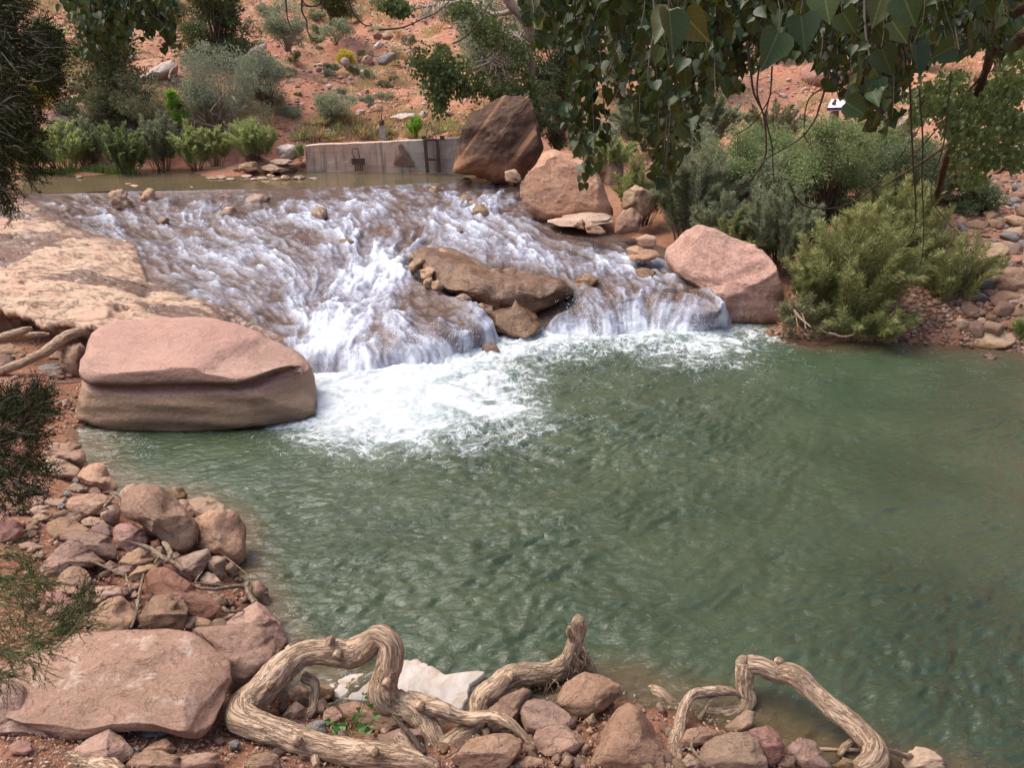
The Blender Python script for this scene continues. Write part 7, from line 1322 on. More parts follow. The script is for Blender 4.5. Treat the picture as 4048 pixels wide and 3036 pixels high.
plant(332, 22, 52, 44, 'juniper', 'juniper', 'juniper with a visible trunk cut off by the top edge, left of centre', 'tree', 'juniper_tree', Y=29, nl=5000, L_=.09, W_=.035, clumps=36, trunk=(.05, .12), seed=24)
plant(336, 44, 34, 22, 'round', 'sage', 'sage clump right below the cut off juniper', Y=27.6, nl=1800, L_=.06, W_=.02, clumps=16, seed=25)
plant(345, 66, 24, 14, 'round', 'yellow', 'yellowish bush behind the white topped stone', Y=25.8, nl=1200, L_=.05, W_=.02, clumps=12, seed=26)
plant(40, 116, 34, 46, 'round', 'yellow', 'yellow flowering bush behind the dark near juniper', Y=20.4, nl=4500, L_=.05, W_=.02, clumps=30, seed=27)
plant(50, 62, 40, 40, 'round', 'olive', 'olive bush on the upper left slope behind the dark juniper', Y=25, nl=3000, L_=.07, W_=.025, clumps=24, seed=28)
plant(170, 30, 40, 26, 'round', 'olive', 'dull green bush on the slope left of the upright juniper', Y=27, nl=2600, L_=.08, W_=.025, clumps=20, seed=29)
tuft(66, 115, 24, 20, 'yucca', 'spiky blue grey yucca on the left slope', 'yucca', 130, .03, 'yucca', Y=20.6, spread=1.3)
tuft(56, 82, 18, 12, 'yucca', 'smaller yucca above the pink boulder', 'yucca', 60, .03, 'yucca', Y=23, spread=1.3)
rs = np.random.default_rng(55)
for i in range(26):
    x = 18 + i*4.6 + rs.uniform(-2, 2); 
    tuft(x, 176.5 - .02*x + rs.uniform(-1, 1), rs.uniform(8, 13), rs.uniform(9, 17), 'reed', 'clump of green reeds at the water edge of the pond', 'reeds', 60, .014, 'reed_clump', 'reeds along the pond shore', Y=18.45, seed=i)
k = 0
for (a, b, c, d, n, sz) in [(300, 463, 120, 141, 44, 1.0), (230, 470, 0, 112, 60, .8), (0, 200, 0, 110, 30, .9), (590, 700, 95, 140, 20, 1.1), (850, 1024, 60, 130, 16, 1.1)]:
    for i in range(n):
        x, y = rs.uniform(a, b), rs.uniform(c, d); q = rs.random(); m_ = 'straw' if q < .6 else ('sage' if q < .85 else 'willow'); lb = {'straw': 'straw coloured dry', 'sage': 'grey green', 'willow': 'fresh green'}[m_]; wh = 'on the terrace above the wall' if c == 120 else ('on the red hillside' if a == 230 else ('on the left hillside' if a == 0 else 'on the slope behind the right willows'))
        tuft(x, y, rs.uniform(12, 24)*sz, rs.uniform(5, 12)*sz, m_, lb + ' tuft ' + wh, 'grass tuft', 70, .022, 'grass_tuft', 'grass tufts ' + wh, seed=i+900, spread=1.4)
for i in range(46):
    x, y = rs.uniform(232, 480), rs.uniform(4, 112); s = rs.uniform(9, 22); q = rs.random(); m_ = 'sage' if q < .6 else 'olive'
    o_ = plant(x, y, s, s*.5, 'round', m_, 'small ' + ('pale grey' if m_ == 'sage' else 'olive brown') + ' brush on the open red hillside', 'bush', 'low_brush', 'low brush on the red hillside', nl=int(380+s*18), L_=.06, W_=.02, clumps=12, open_=.3, stemmat=M_dead, seed=700+i); AUTO.append((o_, o_['label'], s))
def cover(region, n, hgt, bw, leafmat, label, thr=0.0, seed=1, fs=.55):
    rg = np.random.default_rng(seed); x = rg.uniform(region[0], region[2], n); y = rg.uniform(region[1], region[3], n)
    P = ghits(x[:n//12], y[:n//12]); P = P[P[:, 1] < 45]; P = np.repeat(P, 12, 0) + rg.normal(0, .11, (len(P)*12, 3))*np.array([1, 1, 0]); P[:, 2] = groundz(P[:, :2])
    P = P[fbm(P*fs, 4, 33) > thr]; P = P[P[:, 2] > 1.25]; n = len(P); D = sph(rg, n)*.55 + np.array([0, 0, 1]); s = rg.uniform(.5, 1.2, n); V, Fa = leafmesh(P, D, sph(rg, n), hgt*s, bw, 'lance')
    tag(obj('dry_grass', V, [Fa], L[leafmat], smooth=False), label, 'grass', kind='stuff')
cover((228, 0, 560, 140), 42000, .20, .030, 'straw', 'thin dry straw grass over the red hillside', .04, 1)
cover((0, 0, 232, 150), 26000, .26, .034, 'straw', 'straw coloured grass over the left hillside', -.08, 2)
cover((560, 30, 1024, 160), 20000, .24, .03, 'straw', 'dry grass on the slope behind the right willows', 0.0, 3)
# ---- far side, centre and right: trees behind the boulders
plant(500, 100, 90, 104, 'round', 'greygreen', 'mass of grey green scrub behind the dark varnished boulder', Y=23, nl=14000, L_=.06, W_=.025, clumps=60, seed=31, name='scrub_tree', cat='tree')
plant(460, 30, 60, 44, 'round', 'olive', 'brushy olive thicket at the top edge, centre', Y=27, nl=5000, L_=.07, W_=.02, clumps=30, dead=14, stemmat=M_dead, seed=32)
plant(560, 120, 80, 96, 'round', 'bushd', 'dark leafy tree behind the salmon boulder', Y=21, nl=13000, L_=.06, W_=.035, clumps=50, seed=33, name='scrub_tree', cat='tree')
plant(620, 95, 90, 110, 'round', 'greygreen', 'grey green tree seen through the hanging leaves, centre right', Y=24, nl=9000, L_=.07, W_=.025, clumps=45, seed=34, name='scrub_tree', cat='tree')
plant(700, 80, 100, 100, 'round', 'olive', 'olive scrub behind the hanging leaves, left of the red mound', Y=25, nl=9000, L_=.07, W_=.02, clumps=45, seed=35, name='scrub_tree', cat='tree')
plant(770, 55, 90, 80, 'juniper', 'juniper', 'dark juniper above the red mound', 'tree', 'juniper_tree', Y=28, nl=7000, L_=.09, W_=.035, clumps=45, seed=36)
plant(900, 60, 110, 90, 'round', 'bushd', 'dark trees above the information sign', 'tree', 'scrub_tree', Y=28, nl=9000, L_=.09, W_=.04, clumps=50, seed=37)
plant(1000, 70, 110, 110, 'round', 'bush', 'green tree at the top right corner beyond the leaning limb', 'tree', 'scrub_tree', Y=24, nl=9000, L_=.08, W_=.04, clumps=50, seed=38)
plant(640, 150, 70, 56, 'willow', 'willowg', 'pale willow thicket between the salmon boulder and the sign', Y=18.5, nl=7000, nst=50, L_=.07, W_=.014, lk='lance', seed=39)
plant(700, 150, 80, 60, 'willow', 'willowg', 'grey green willow thicket under the hanging leaves', Y=18, nl=8000, nst=60, L_=.07, W_=.014, lk='lance', seed=40)
plant(770, 150, 70, 46, 'willow', 'olive', 'faint olive willow left of the information sign', Y=18.4, nl=5000, nst=40, L_=.06, W_=.012, lk='lance', seed=41)
plant(870, 160, 80, 46, 'willow', 'olive', 'dull willow right of the information sign', Y=17.5, nl=6500, nst=40, L_=.07, W_=.012, lk='lance', seed=42)
# mid cottonwood with dead branches
def limb(rt, name, tagc, pts, mat, sides=8, n=40, rough=.08, sub=None):
    m_ = MB(); s = CROPS[tagc][2]/2212.0/K; P = []; r = []
    for x, y, Y, dd in pts:
        p = cr(tagc, [(x, y)])[0]; w = PY(p[0], p[1], Y); P.append(w); r.append(dd*s/2/F*proj(w)[2])
    m_.tube(P, r, sides, n, rough=rough, seed=len(pts)); return m_.build(name, mat, rt, bark=True)
M_pale = mat_bark('pale_dead_wood', (.42, .34, .27), (.2, .15, .11), (.52, .44, .36), 1.0); M_cott = mat_bark('cottonwood_bark', (.27, .20, .155), (.11, .08, .06), (.36, .28, .22), 1.0)
rt = empty('cottonwood_tree', PY(526, 140, 19.0)); tag(rt, 'old cottonwood with pale dead branches rising behind the dark varnished boulder', 'tree')
limb(rt, 'trunk', 'B', [(1470, 830, 19, 50), (1455, 700, 19, 42), (1430, 560, 19, 40), (1425, 420, 19, 40), (1410, 300, 19, 42), (1405, 200, 19, 46), (1370, 110, 19, 50), (1300, 40, 19, 55), (1250, -60, 19, 60)], M_cott, 10, 60)
limb(rt, 'branch', 'B', [(1410, 290, 19, 26), (1370, 230, 18.9, 24), (1320, 205, 18.8, 20), (1260, 220, 18.7, 16), (1200, 300, 18.6, 14), (1170, 380, 18.5, 14), (1060, 430, 18.4, 13), (1000, 438, 18.3, 9)], M_pale, 6, 40)
limb(rt, 'branch', 'B', [(1340, 60, 19, 40), (1200, 90, 19.2, 30), (1130, 60, 19.3, 24), (1000, 10, 19.4, 18), (850, 30, 19.3, 14), (650, 60, 19.2, 10)], M_pale, 6, 40)
limb(rt, 'branch', 'B', [(1410, 200, 19, 30), (1430, 100, 18.8, 26), (1480, 20, 18.6, 24), (1500, -60, 18.5, 24)], M_cott, 6, 20)
m_ = MB(); rg = np.random.default_rng(8)
def bp(x, y, Y): p = cr('B', [(x, y)])[0]; return PY(p[0], p[1], Y)
starts = [(1320, 205), (1260, 220), (1220, 270), (1180, 360), (1170, 380), (1280, 212), (1350, 215)]
for i in range(46):
    x, y = starts[i % 7]; x += rg.normal(0, 12); y += rg.normal(0, 8); dx, dy = rg.normal(-10, 80), abs(rg.normal(110, 70)); P = [bp(x, y, 18.7), bp(x+dx*.5+rg.normal(0, 20), y+dy*.4, 18.6), bp(x+dx, y+dy, 18.5)]; m_.tube(P, [.018, .012, .005], 4, 8, cap=False)
for i in range(80):
    x = rg.uniform(560, 1130); y = 20 + .02*abs(x-850) + rg.normal(0, 15); dx, dy = rg.normal(0, 50), abs(rg.normal(60, 50)); P = [bp(x, y, 19.3), bp(x+dx*.4+rg.normal(0, 14), y+dy*.5, 19.2), bp(x+dx, y+dy, 19.1)]; m_.tube(P, [.016, .010, .004], 4, 8, cap=False)
for i in range(24):
    x = rg.uniform(1440, 1530); y = rg.uniform(0, 40); m_.tube([bp(x, y, 18.6), bp(x+rg.normal(0, 20), y+60, 18.5), bp(x+rg.normal(20, 30), y+rg.uniform(90, 190), 18.4)], [.016, .010, .004], 4, 8, cap=False)
m_.build('dead_twigs', M_pale, rt)
def leafcloud(rt, name, blobs, leafmat, n, L_, W_, Yr, tagc='B', seed=1, kind='heart', down=.9):
    rg = np.random.default_rng(seed); P = []
    for (x, y, rx, ry, w_) in blobs:
        k = int(n*w_); v = rg.normal(0, .45, (k, 2)); pp = cr(tagc, np.stack([x + v[:, 0]*rx, y + v[:, 1]*ry], 1)); P.append(PY(pp[:, 0], pp[:, 1], rg.uniform(*Yr, k)))
    P = np.vstack(P); P = P[fbm(P*3.2, 2, seed) > -.08]; n = len(P); D = sph(rg, n)*.6 + np.array([0, 0, -down]); s = rg.uniform(.6, 1.2, n)
    V, Fa = leafmesh(P, D, np.array([0, -1, .3]) + sph(rg, n)*.9, L_*s, W_*s, kind); return obj(name, V, [Fa], L[leafmat], rt, smooth=False)
leafcloud(rt, 'foliage', [(790, 400, 150, 110, .7), (900, 480, 170, 130, .9), (830, 620, 90, 110, .45), (1050, 520, 150, 130, .5), (1250, 560, 150, 60, .5), (1400, 560, 80, 120, .5), (560, 30, 90, 50, .6), (620, 60, 60, 40, .2), (1150, 200, 140, 120, .6), (1330, 330, 90, 140, .5), (1420, 700, 60, 120, .4), (1000, 60, 120, 60, .3)], 'cottonfar', 1600, .075, .07, (18.2, 19.0), seed=3)
# ---- right bank willows and bushes
plant(692, 246, 86, 96, 'willow', 'willowg', 'feathery grey green willow left of the round green bush', name='willow_bush', Y=13.6, nl=13000, nst=70, L_=.085, W_=.011, lk='lance', hang=1, seed=50)
plant(640, 224, 56, 66, 'willow', 'willowy', 'low yellow green willow right beside the salmon boulder', name='willow_bush', Y=14.8, nl=6000, nst=46, L_=.085, W_=.010, lk='lance', seed=51)
plant(735, 232, 84, 98, 'round', 'bush', 'leafy mid green bush behind the leaning boulder', Y=14.3, nl=14000, L_=.05, W_=.022, clumps=60, seed=52)
plant(716, 250, 60, 54, 'willow', 'willowg', 'dark low willow hanging over the top of the leaning boulder', name='willow_bush', Y=12.8, nl=5500, nst=40, L_=.08, W_=.010, lk='lance', hang=1, seed=58)
plant(818, 236, 100, 112, 'round', 'bush', 'largest round green bush in the middle of the right bank', Y=13.2, nl=20000, L_=.05, W_=.022, clumps=80, seed=53)
plant(778, 270, 76, 84, 'willow', 'willowg', 'shaded grey willow growing behind the leaning boulder', name='willow_bush', Y=12.2, nl=8000, nst=40, L_=.075, W_=.012, lk='lance', seed=54)
plant(896, 226, 84, 86, 'round', 'bushd', 'dark dusky bush between the round green bush and the leaning limb', Y=13.8, nl=11000, L_=.05, W_=.02, clumps=50, open_=.1, seed=55)
plant(846, 330, 132, 116, 'willow', 'willowy', 'wide yellow green willow overhanging the water on the right', name='willow_bush', Y=10.9, nl=17000, nst=85, L_=.085, W_=.0095, lk='lance', hang=1.2, seed=56)
plant(818, 322, 56, 60, 'willow', 'willowy', 'left wing of low willow touching the leaning boulder', name='willow_bush', Y=10.9, nl=5500, nst=40, L_=.08, W_=.010, lk='lance', hang=1.4, seed=59)
plant(880, 275, 80, 90, 'willow', 'willowy', 'taller sunny willow behind the wide yellow green one', name='willow_bush', Y=12.2, nl=8000, nst=46, L_=.085, W_=.010, lk='lance', seed=60)
plant(946, 316, 74, 84, 'willow', 'willowy', 'thin airy willow shoots at the right end of the bank', name='willow_bush', Y=11.2, nl=4200, nst=36, L_=.085, W_=.010, lk='lance', hang=.6, seed=57)
plant(556, 152, 52, 50, 'round', 'bushd', 'leafy shrub filling the gap between the dark and the salmon boulder', Y=18.6, nl=6000, L_=.05, W_=.02, clumps=34, seed=68)
plant(600, 168, 50, 46, 'round', 'greygreen', 'grey green shrub just above the salmon boulder, right', Y=18.0, nl=5000, L_=.05, W_=.02, clumps=30, seed=72)
plant(862, 342, 90, 46, 'willow', 'willowy', 'low sprawling willow fringe dipping to the water below the wide one', name='willow_bush', Y=10.4, nl=4200, nst=36, L_=.085, W_=.009, lk='lance', hang=1.5, seed=69)
plant(800, 345, 60, 50, 'willow', 'olive', 'olive fringe of stems over the mud between boulder and wide willow', name='willow_bush', Y=10.5, nl=2600, nst=28, L_=.08, W_=.009, lk='lance', hang=1.5, dead=8, seed=70)
plant(735, 282, 66, 70, 'willow', 'willowy', 'olive willow shrub directly above the leaning boulder', name='willow_bush', Y=12.4, nl=6000, nst=40, L_=.07, W_=.013, lk='lance', seed=71)
plant(1020, 350, 22, 34, 'willow', 'willow', 'small willow shoot at the right edge beside the oval boulder', Y=10.2, nl=900, nst=12, L_=.07, W_=.010, lk='lance', seed=61)
plant(690, 200, 80, 66, 'round', 'willowg', 'soft grey green bush behind the feathery willow', Y=15.6, nl=8000, L_=.055, W_=.018, clumps=40, seed=62)
plant(762, 196, 90, 66, 'round', 'bush', 'yellowish green bush rising behind the largest round one, left', Y=15.8, nl=9000, L_=.055, W_=.02, clumps=44, seed=63)
plant(850, 196, 100, 62, 'round', 'bush', 'green bush peeping behind the largest round one, right', Y=15.9, nl=9000, L_=.055, W_=.02, clumps=44, seed=64)
plant(925, 206, 70, 66, 'willow', 'willowy', 'feathery willow right behind the foot of the leaning limb', name='willow_bush', Y=14.6, nl=6000, nst=40, L_=.08, W_=.011, lk='lance', seed=65)
plant(905, 290, 80, 96, 'willow', 'willowy', 'tall loose willow between the wide yellow green one and the rubble', name='willow_bush', Y=11.9, nl=6000, nst=44, L_=.085, W_=.010, lk='lance', seed=66)
plant(610, 175, 50, 40, 'willow', 'willow', 'pale green grassy willow just behind the salmon boulder', name='willow_bush', Y=16.8, nl=4000, nst=34, L_=.07, W_=.012, lk='lance', seed=67)
plant(968, 226, 60, 50, 'round', 'bushd', 'dim bush under the small heart shaped leaves at the right', Y=14.2, nl=5000, L_=.05, W_=.02, clumps=30, seed=73)
plant(985, 300, 50, 44, 'willow', 'willowy', 'sparse willow shoots among the stones at the far right', name='willow_bush', Y=11.8, nl=1800, nst=20, L_=.08, W_=.009, lk='lance', hang=.6, seed=74)
plant(770, 232, 70, 70, 'round', 'willowg', 'soft grey green bush filling the middle of the right bank thicket', Y=13.4, nl=7000, L_=.055, W_=.016, clumps=36, seed=75)
plant(880, 250, 90, 70, 'willow', 'willowy', 'broad feathery willow behind the wide one, centre of the thicket', name='willow_bush', Y=12.9, nl=7000, nst=46, L_=.08, W_=.010, lk='lance', seed=76)
# ---- leaning tree on the right with mid size leaves
rt = empty('leaning_tree', ghit(921, 219)); tag(rt, 'leaning brown tree limb crossing the upper right with small heart shaped leaves', 'tree')
limb(rt, 'trunk', 'C', [(1580, 1325, 12.6, 30), (1630, 1260, 12.3, 32), (1690, 1170, 11.8, 36), (1730, 1010, 11.0, 44), (1770, 900, 10.4, 46), (1825, 800, 9.8, 46), (1870, 690, 9.2, 44), (1920, 560, 8.5, 44), (1985, 420, 7.8, 46), (2010, 300, 7.2, 56), (2030, 230, 6.9, 64), (2110, 120, 6.3, 70), (2230, 20, 5.7, 80), (2360, -70, 5.2, 90)], M_limb, 14, 120, .12)
limb(rt, 'branch', 'C', [(2400, 130, 5.6, 60), (2200, 230, 6.4, 80), (2140, 290, 6.8, 60), (2080, 290, 7.0, 40), (2020, 330, 7.3, 24)], M_limb, 10, 40, .15)
limb(rt, 'branch', 'C', [(2010, 390, 7.7, 18), (1870, 560, 8.4, 14), (1700, 760, 9.2, 11), (1580, 900, 9.6, 9), (1480, 960, 9.8, 6)], M_limb, 6, 40)
limb(rt, 'branch', 'C', [(1770, 860, 10, 20), (1640, 950, 10, 16), (1500, 1040, 10.2, 14), (1370, 1120, 10.4, 9)], M_limb, 6, 40)
limb(rt, 'branch', 'C', [(1985, 420, 7.8, 16), (1950, 620, 8.4, 12), (1990, 760, 8.6, 9), (2010, 900, 8.7, 6)], M_limb, 6, 30)
leafcloud(rt, 'foliage', [(1700, 620, 130, 110, .8), (1600, 560, 90, 60, .3), (1800, 760, 100, 110, .6), (1950, 640, 160, 140, 1.0), (2120, 520, 130, 120, .8), (2150, 760, 130, 130, .9), (1950, 950, 170, 90, .9), (2150, 950, 110, 80, .6), (1880, 1080, 120, 60, .35), (2150, 300, 140, 120, .6), (1780, 480, 120, 70, .4), (2000, 800, 150, 120, .6), (1560, 700, 60, 60, .2)], 'cottonfar', 900, .055, .052, (7.6, 10.2), 'C', seed=11)

# ---- near cottonwood: trunk outside the frame on the right, limbs overhead, hanging twigs with heart shaped leaves
rt = empty('cottonwood_tree', (4.6, 1.2, .5)); tag(rt, 'near cottonwood whose twigs of dark heart shaped leaves hang across the top of the view', 'tree')
m_ = MB(); m_.tube([(4.6, 1.2, .3), (4.5, 1.1, 2.0), (4.2, 1.3, 3.8), (3.7, 1.7, 5.4), (3.0, 2.2, 7.0)], [.34, .28, .24, .2, .14], 18, 60, rough=.1); m_.build('trunk', M_cott, rt, bark=True)
limbs = [[(3.9, 1.5, 5.0), (3.0, 2.2, 5.7), (1.8, 2.7, 5.8), (.6, 3.0, 5.7), (-.6, 3.4, 5.6)], [(3.7, 1.7, 5.4), (3.4, 3.4, 6.2), (2.4, 4.8, 6.6), (.8, 5.6, 6.7), (-1.6, 6.2, 6.5), (-3.6, 6.6, 6.2)], [(3.4, 2.0, 6.2), (1.5, 1.2, 6.6), (-.5, .8, 6.7), (-2.4, 1.4, 6.6)]]
for lb in limbs: m_ = MB(); m_.tube(lb, np.linspace(.11, .03, len(lb)), 10, 50, rough=.08); m_.build('limb', M_limb, rt, bark=True)
envl = pl([(520, -20), (535, 18), (548, 40), (560, 100), (575, 140), (586, 172), (596, 108), (610, 92), (628, 105), (645, 125), (660, 178), (672, 186), (684, 112), (700, 105), (720, 92), (745, 80), (760, 62), (790, 55), (815, 60), (838, 92), (862, 112), (884, 122), (905, 84), (925, 62), (955, 52), (1000, 34), (1060, 30)])
rg = np.random.default_rng(21)
clusters = [[] for _ in range(14)]
for i in range(400):
    x = rg.uniform(528, 1010); d = (rg.choice([2.2, 2.8, 3.4, 4.2, 5.0, 5.8], p=[.08, .14, .24, .24, .18, .12]) if i < 175 else (rg.uniform(4.8, 7) if i < 290 else rg.uniform(3, 5))) + rg.uniform(-.3, .3)
    u = rg.random()**.45; yb = -25 + (envl(x)+25)*(u if i % 3 else .97) if i < 290 else rg.uniform(8, 62)
    if x < 705 and i % 5 < 2 and yb > 45: continue
    clusters[int((x-528)/482*13.99)].append((x, yb, d))
for (x, yb, d) in [(582, 182, 3.6), (575, 150, 3.7), (590, 165, 3.5), (666, 200, 3.8), (671, 190, 3.9), (660, 170, 3.8), (880, 128, 3.2), (886, 118, 3.0), (876, 100, 3.1), (635, 132, 3.4), (700, 118, 3.5), (690, 150, 4.0), (610, 150, 3.7)]: clusters[int((x-528)/482*13.99)].append((x, yb, d))
# (x, y, size px, tilt) single big leaves nearest the lens
BIG = [(672, 28, 44, 10), (664, 22, 38, -30), (694, 26, 38, 40), (782, 20, 24, -10), (803, 30, 36, 8), (772, 48, 42, -22), (827, 30, 24, 30), (855, 108, 27, 60), (858, 76, 24, 0), (886, 60, 30, 20), (918, 58, 34, 15), (944, 52, 28, -60), (826, 4, 34, 10), (878, 10, 30, -15), (908, 8, 34, 20), (848, 22, 28, 30), (872, 86, 22, 10), (898, 30, 28, 35)]
for ci, cl in enumerate(clusters):
    mb = MB(); LP_, LD, LN, LS = [], [], [], []
    for (x, yb, d) in cl:
        x0 = x + rg.normal(0, 16); topY = -70; n = 26; t = np.linspace(0, 1, n); xs = x0 + (x-x0)*t + np.sin(t*rg.uniform(3, 8) + rg.uniform(0, 6))*rg.uniform(2, 8)*t; ys = topY + (yb-topY)*t**.9
        P = PD(xs, ys, d + .15*np.sin(t*4+x)); mb.tube(P, np.linspace(.0045, .0016, n), 5, cap=False)
        Lg = np.linalg.norm(np.diff(P, axis=0), axis=1).sum(); k = max(3, int(Lg/(.024 if x < 705 else .019))); tt_ = np.clip(np.linspace(.12, 1, k) + rg.normal(0, .01, k), 0, 1); idx = tt_*(n-1); j = np.minimum(idx.astype(int), n-2); f = (idx-j)[:, None]
        q = P[j]*(1-f) + P[j+1]*f; a = rg.uniform(0, 6.28, k); side = np.stack([np.cos(a), np.sin(a), 0*a-.5], 1); pe = rg.uniform(.015, .04, k)[:, None]; e = q + nrm(side)*pe
        LP_.append(e); LD.append(np.stack([rg.normal(0, .6, k), rg.normal(0, .55, k), -np.ones(k)], 1)); nn = np.stack([rg.normal(0, 1.1, k), -np.ones(k), rg.normal(.3, .8, k)], 1); LN.append(nn); LS.append((.022 + .040*rg.random(k)**1.1)*(1 if d > 2.6 else .85))
        if d < 4.5:
            for z_ in range(0, k): mb.tube([q[z_], e[z_]], [.0011, .0009], 3, cap=False)
    for (x, y, s, ang) in [b for b in BIG if int((min(max(b[0], 528), 1009)-528)/482*13.99) == ci]:
        d = .072*F/s; a = R(ang); tip = PD(x + math.sin(a)*s*.5, y + math.cos(a)*s*.5, d); b = PD(x - math.sin(a)*s*.45, y - math.cos(a)*s*.45, d)
        LP_.append(b[None]); LD.append((tip-b)[None]); LN.append(np.array([[rg.normal(0, .7), -1, rg.normal(.1, .5)]])); LS.append(np.array([.072])); st_ = PD(x + rg.normal(0, 6), y - s*1.2, d+.02); mb.tube([b, (b+st_)/2 + [0, -.004, .006], st_, PD(x+rg.normal(0, 20), -60, d+.05)], [.0012, .001, .001, .002], 4, 10, cap=False)
    br = mb.build('hanging_branch', M_dark, rt)
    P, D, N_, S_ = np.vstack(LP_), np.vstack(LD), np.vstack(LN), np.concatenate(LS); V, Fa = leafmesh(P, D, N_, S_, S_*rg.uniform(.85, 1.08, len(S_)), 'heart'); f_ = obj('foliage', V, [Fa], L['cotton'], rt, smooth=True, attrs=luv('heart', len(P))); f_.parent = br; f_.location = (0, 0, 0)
# bare hanging twigs
for tg, pts, Y, w in [('A', [(1780, -60), (1790, 60), (1800, 130), (1835, 210)], 5, .006), ('A', [(1890, -60), (1885, 60), (1915, 130), (1920, 190), (1945, 235), (1980, 238)], 5, .006), ('A', [(2010, -60), (2000, 20), (1950, 40), (1900, 20), (1885, -30)], 5, .006), ('B', [(110, -60), (100, 20), (50, 42), (0, 35)], 5, .005), ('B', [(260, -60), (300, 60), (330, 110), (380, 155), (425, 160), (415, 145)], 5, .006), ('B', [(470, 185), (560, 180), (640, 165), (760, 110), (840, 70), (980, -60)], 5, .006), ('B', [(930, 275), (990, 245), (1050, 190), (1110, 120), (1150, 40), (1240, -60)], 5, .005), ('A', [(900, 0), (950, 90), (1010, 140), (1060, 200)], 6, .004),
     ('C', [(540, 250), (560, 420), (580, 560), (640, 700), (655, 880), (640, 970), (590, 1050), (540, 1110), (480, 1140)], 3.2, .005), ('C', [(620, 350), (600, 560), (650, 720), (690, 880), (695, 1000), (700, 1080)], 3.3, .004), ('C', [(1040, 380), (1020, 500), (975, 650), (950, 720), (880, 820), (780, 890), (650, 960)], 3.2, .005), ('C', [(1000, 530), (920, 590), (890, 680), (885, 780)], 3.2, .004), ('C', [(880, 800), (895, 840), (912, 865)], 3.2, .003), ('C', [(925, 270), (1000, 350), (1070, 400), (1080, 520), (1095, 600)], 3.0, .004), ('C', [(690, 400), (680, 560), (650, 640), (560, 760), (460, 820)], 3.6, .004), ('C', [(650, 700), (690, 560), (760, 590)], 3.6, .003), ('C', [(370, 250), (300, 450), (230, 500)], 3.6, .004),
     ('F', [(1560, -700), (1575, -300), (1590, 0), (1600, 150), (1590, 300), (1520, 400)], 4.2, .006), ('F', [(1620, -500), (1640, -200), (1635, 0), (1645, 250), (1640, 420), (1622, 510)], 4.4, .005), ('F', [(1800, -600), (1760, -200), (1700, 0), (1690, 130), (1760, 230), (1850, 330)], 4.6, .004), ('F', [(880, 30), (950, 150), (1060, 180), (1200, 160), (1340, 80), (1500, -100), (1700, -400)], 5.2, .006), ('F', [(560, 75), (640, 50), (700, -20), (760, -100)], 3.6, .004)]:
    m_ = MB(); p = cr(tg, pts); P = PY(p[:, 0], p[:, 1], Y); m_.tube(P, np.linspace(w, w*.45, len(P)), 5, 50, rough=.15); m_.build('twig', M_dark, rt)
# hanging spray of the same tree at the top left
mb = MB(); LP_, LD, LS = [], [], []
tops = [(x, yb) for x, yb in [(600, 380), (560, 430), (640, 300), (690, 260), (730, 290), (770, 320), (810, 330), (850, 240), (620, 200), (580, 160), (650, 120), (700, 150), (760, 200), (880, 180), (920, 150), (900, 90), (540, 90), (500, 80), (450, 60), (400, 70), (1010, 180), (1050, 190), (1080, 340), (1040, 270), (830, 120), (660, 230), (720, 80), (790, 140), (860, 60), (600, 60), (940, 230), (540, 330)]]
for (x, yb) in tops:
    for r_ in range(3):
        n = 20; t = np.linspace(0, 1, n); x1 = x + rg.normal(0, 22); xs = x1*t + (x1*.7 + 700*.3 + rg.normal(0, 40))*(1-t) + np.sin(t*6+x)*10*t; ys = -150 + (yb - rg.uniform(0, 60)*(r_ > 0) + 150)*t; p = cr('A', np.stack([xs, ys], 1)); P = PD(p[:, 0], p[:, 1], 6.0 + rg.normal(0, .3) + .2*t)
        mb.tube(P, np.linspace(.006, .002, n), 4, cap=False); k = int(np.linalg.norm(np.diff(P, axis=0), axis=1).sum()/.04) + 3
        idx = rg.uniform(.1, 1, k)*(n-1); j = np.minimum(idx.astype(int), n-2); f = (idx-j)[:, None]; LP_.append(P[j]*(1-f) + P[j+1]*f + rg.normal(0, .03, (k, 3))); LD.append(np.stack([rg.normal(0, .5, k), rg.normal(0, .5, k), -np.ones(k)], 1)); LS.append(rg.uniform(.04, .07, k))
br = mb.build('hanging_branch', M_dark, rt); P = np.vstack(LP_); D = np.vstack(LD); S_ = np.concatenate(LS); V, Fa = leafmesh(P, D, np.array([0, -1, .3]) + sph(rg, len(P))*.8, S_, S_*.95, 'heart'); f_ = obj('foliage', V, [Fa], L['cotton'], rt, smooth=False, attrs=luv('heart', len(P))); f_.parent = br; f_.location = (0, 0, 0)
# overhead crown above the bank (the shade over the near stones comes from it)
n = 6000; c_ = np.stack([rg.uniform(-5.5, 5, n), rg.uniform(-4, 5.0, n), rg.uniform(6.0, 8.2, n)], 1); c_ = c_[(fbm(c_*.9, 3, 77) > -.02)]; V, Fa = leafmesh(c_, sph(rg, len(c_)) + np.array([0, 0, -.7]), sph(rg, len(c_)), .10, .10, 'heart'); obj('crown', V, [Fa], L['cotton'], rt, smooth=False, attrs=luv('heart', len(c_)))

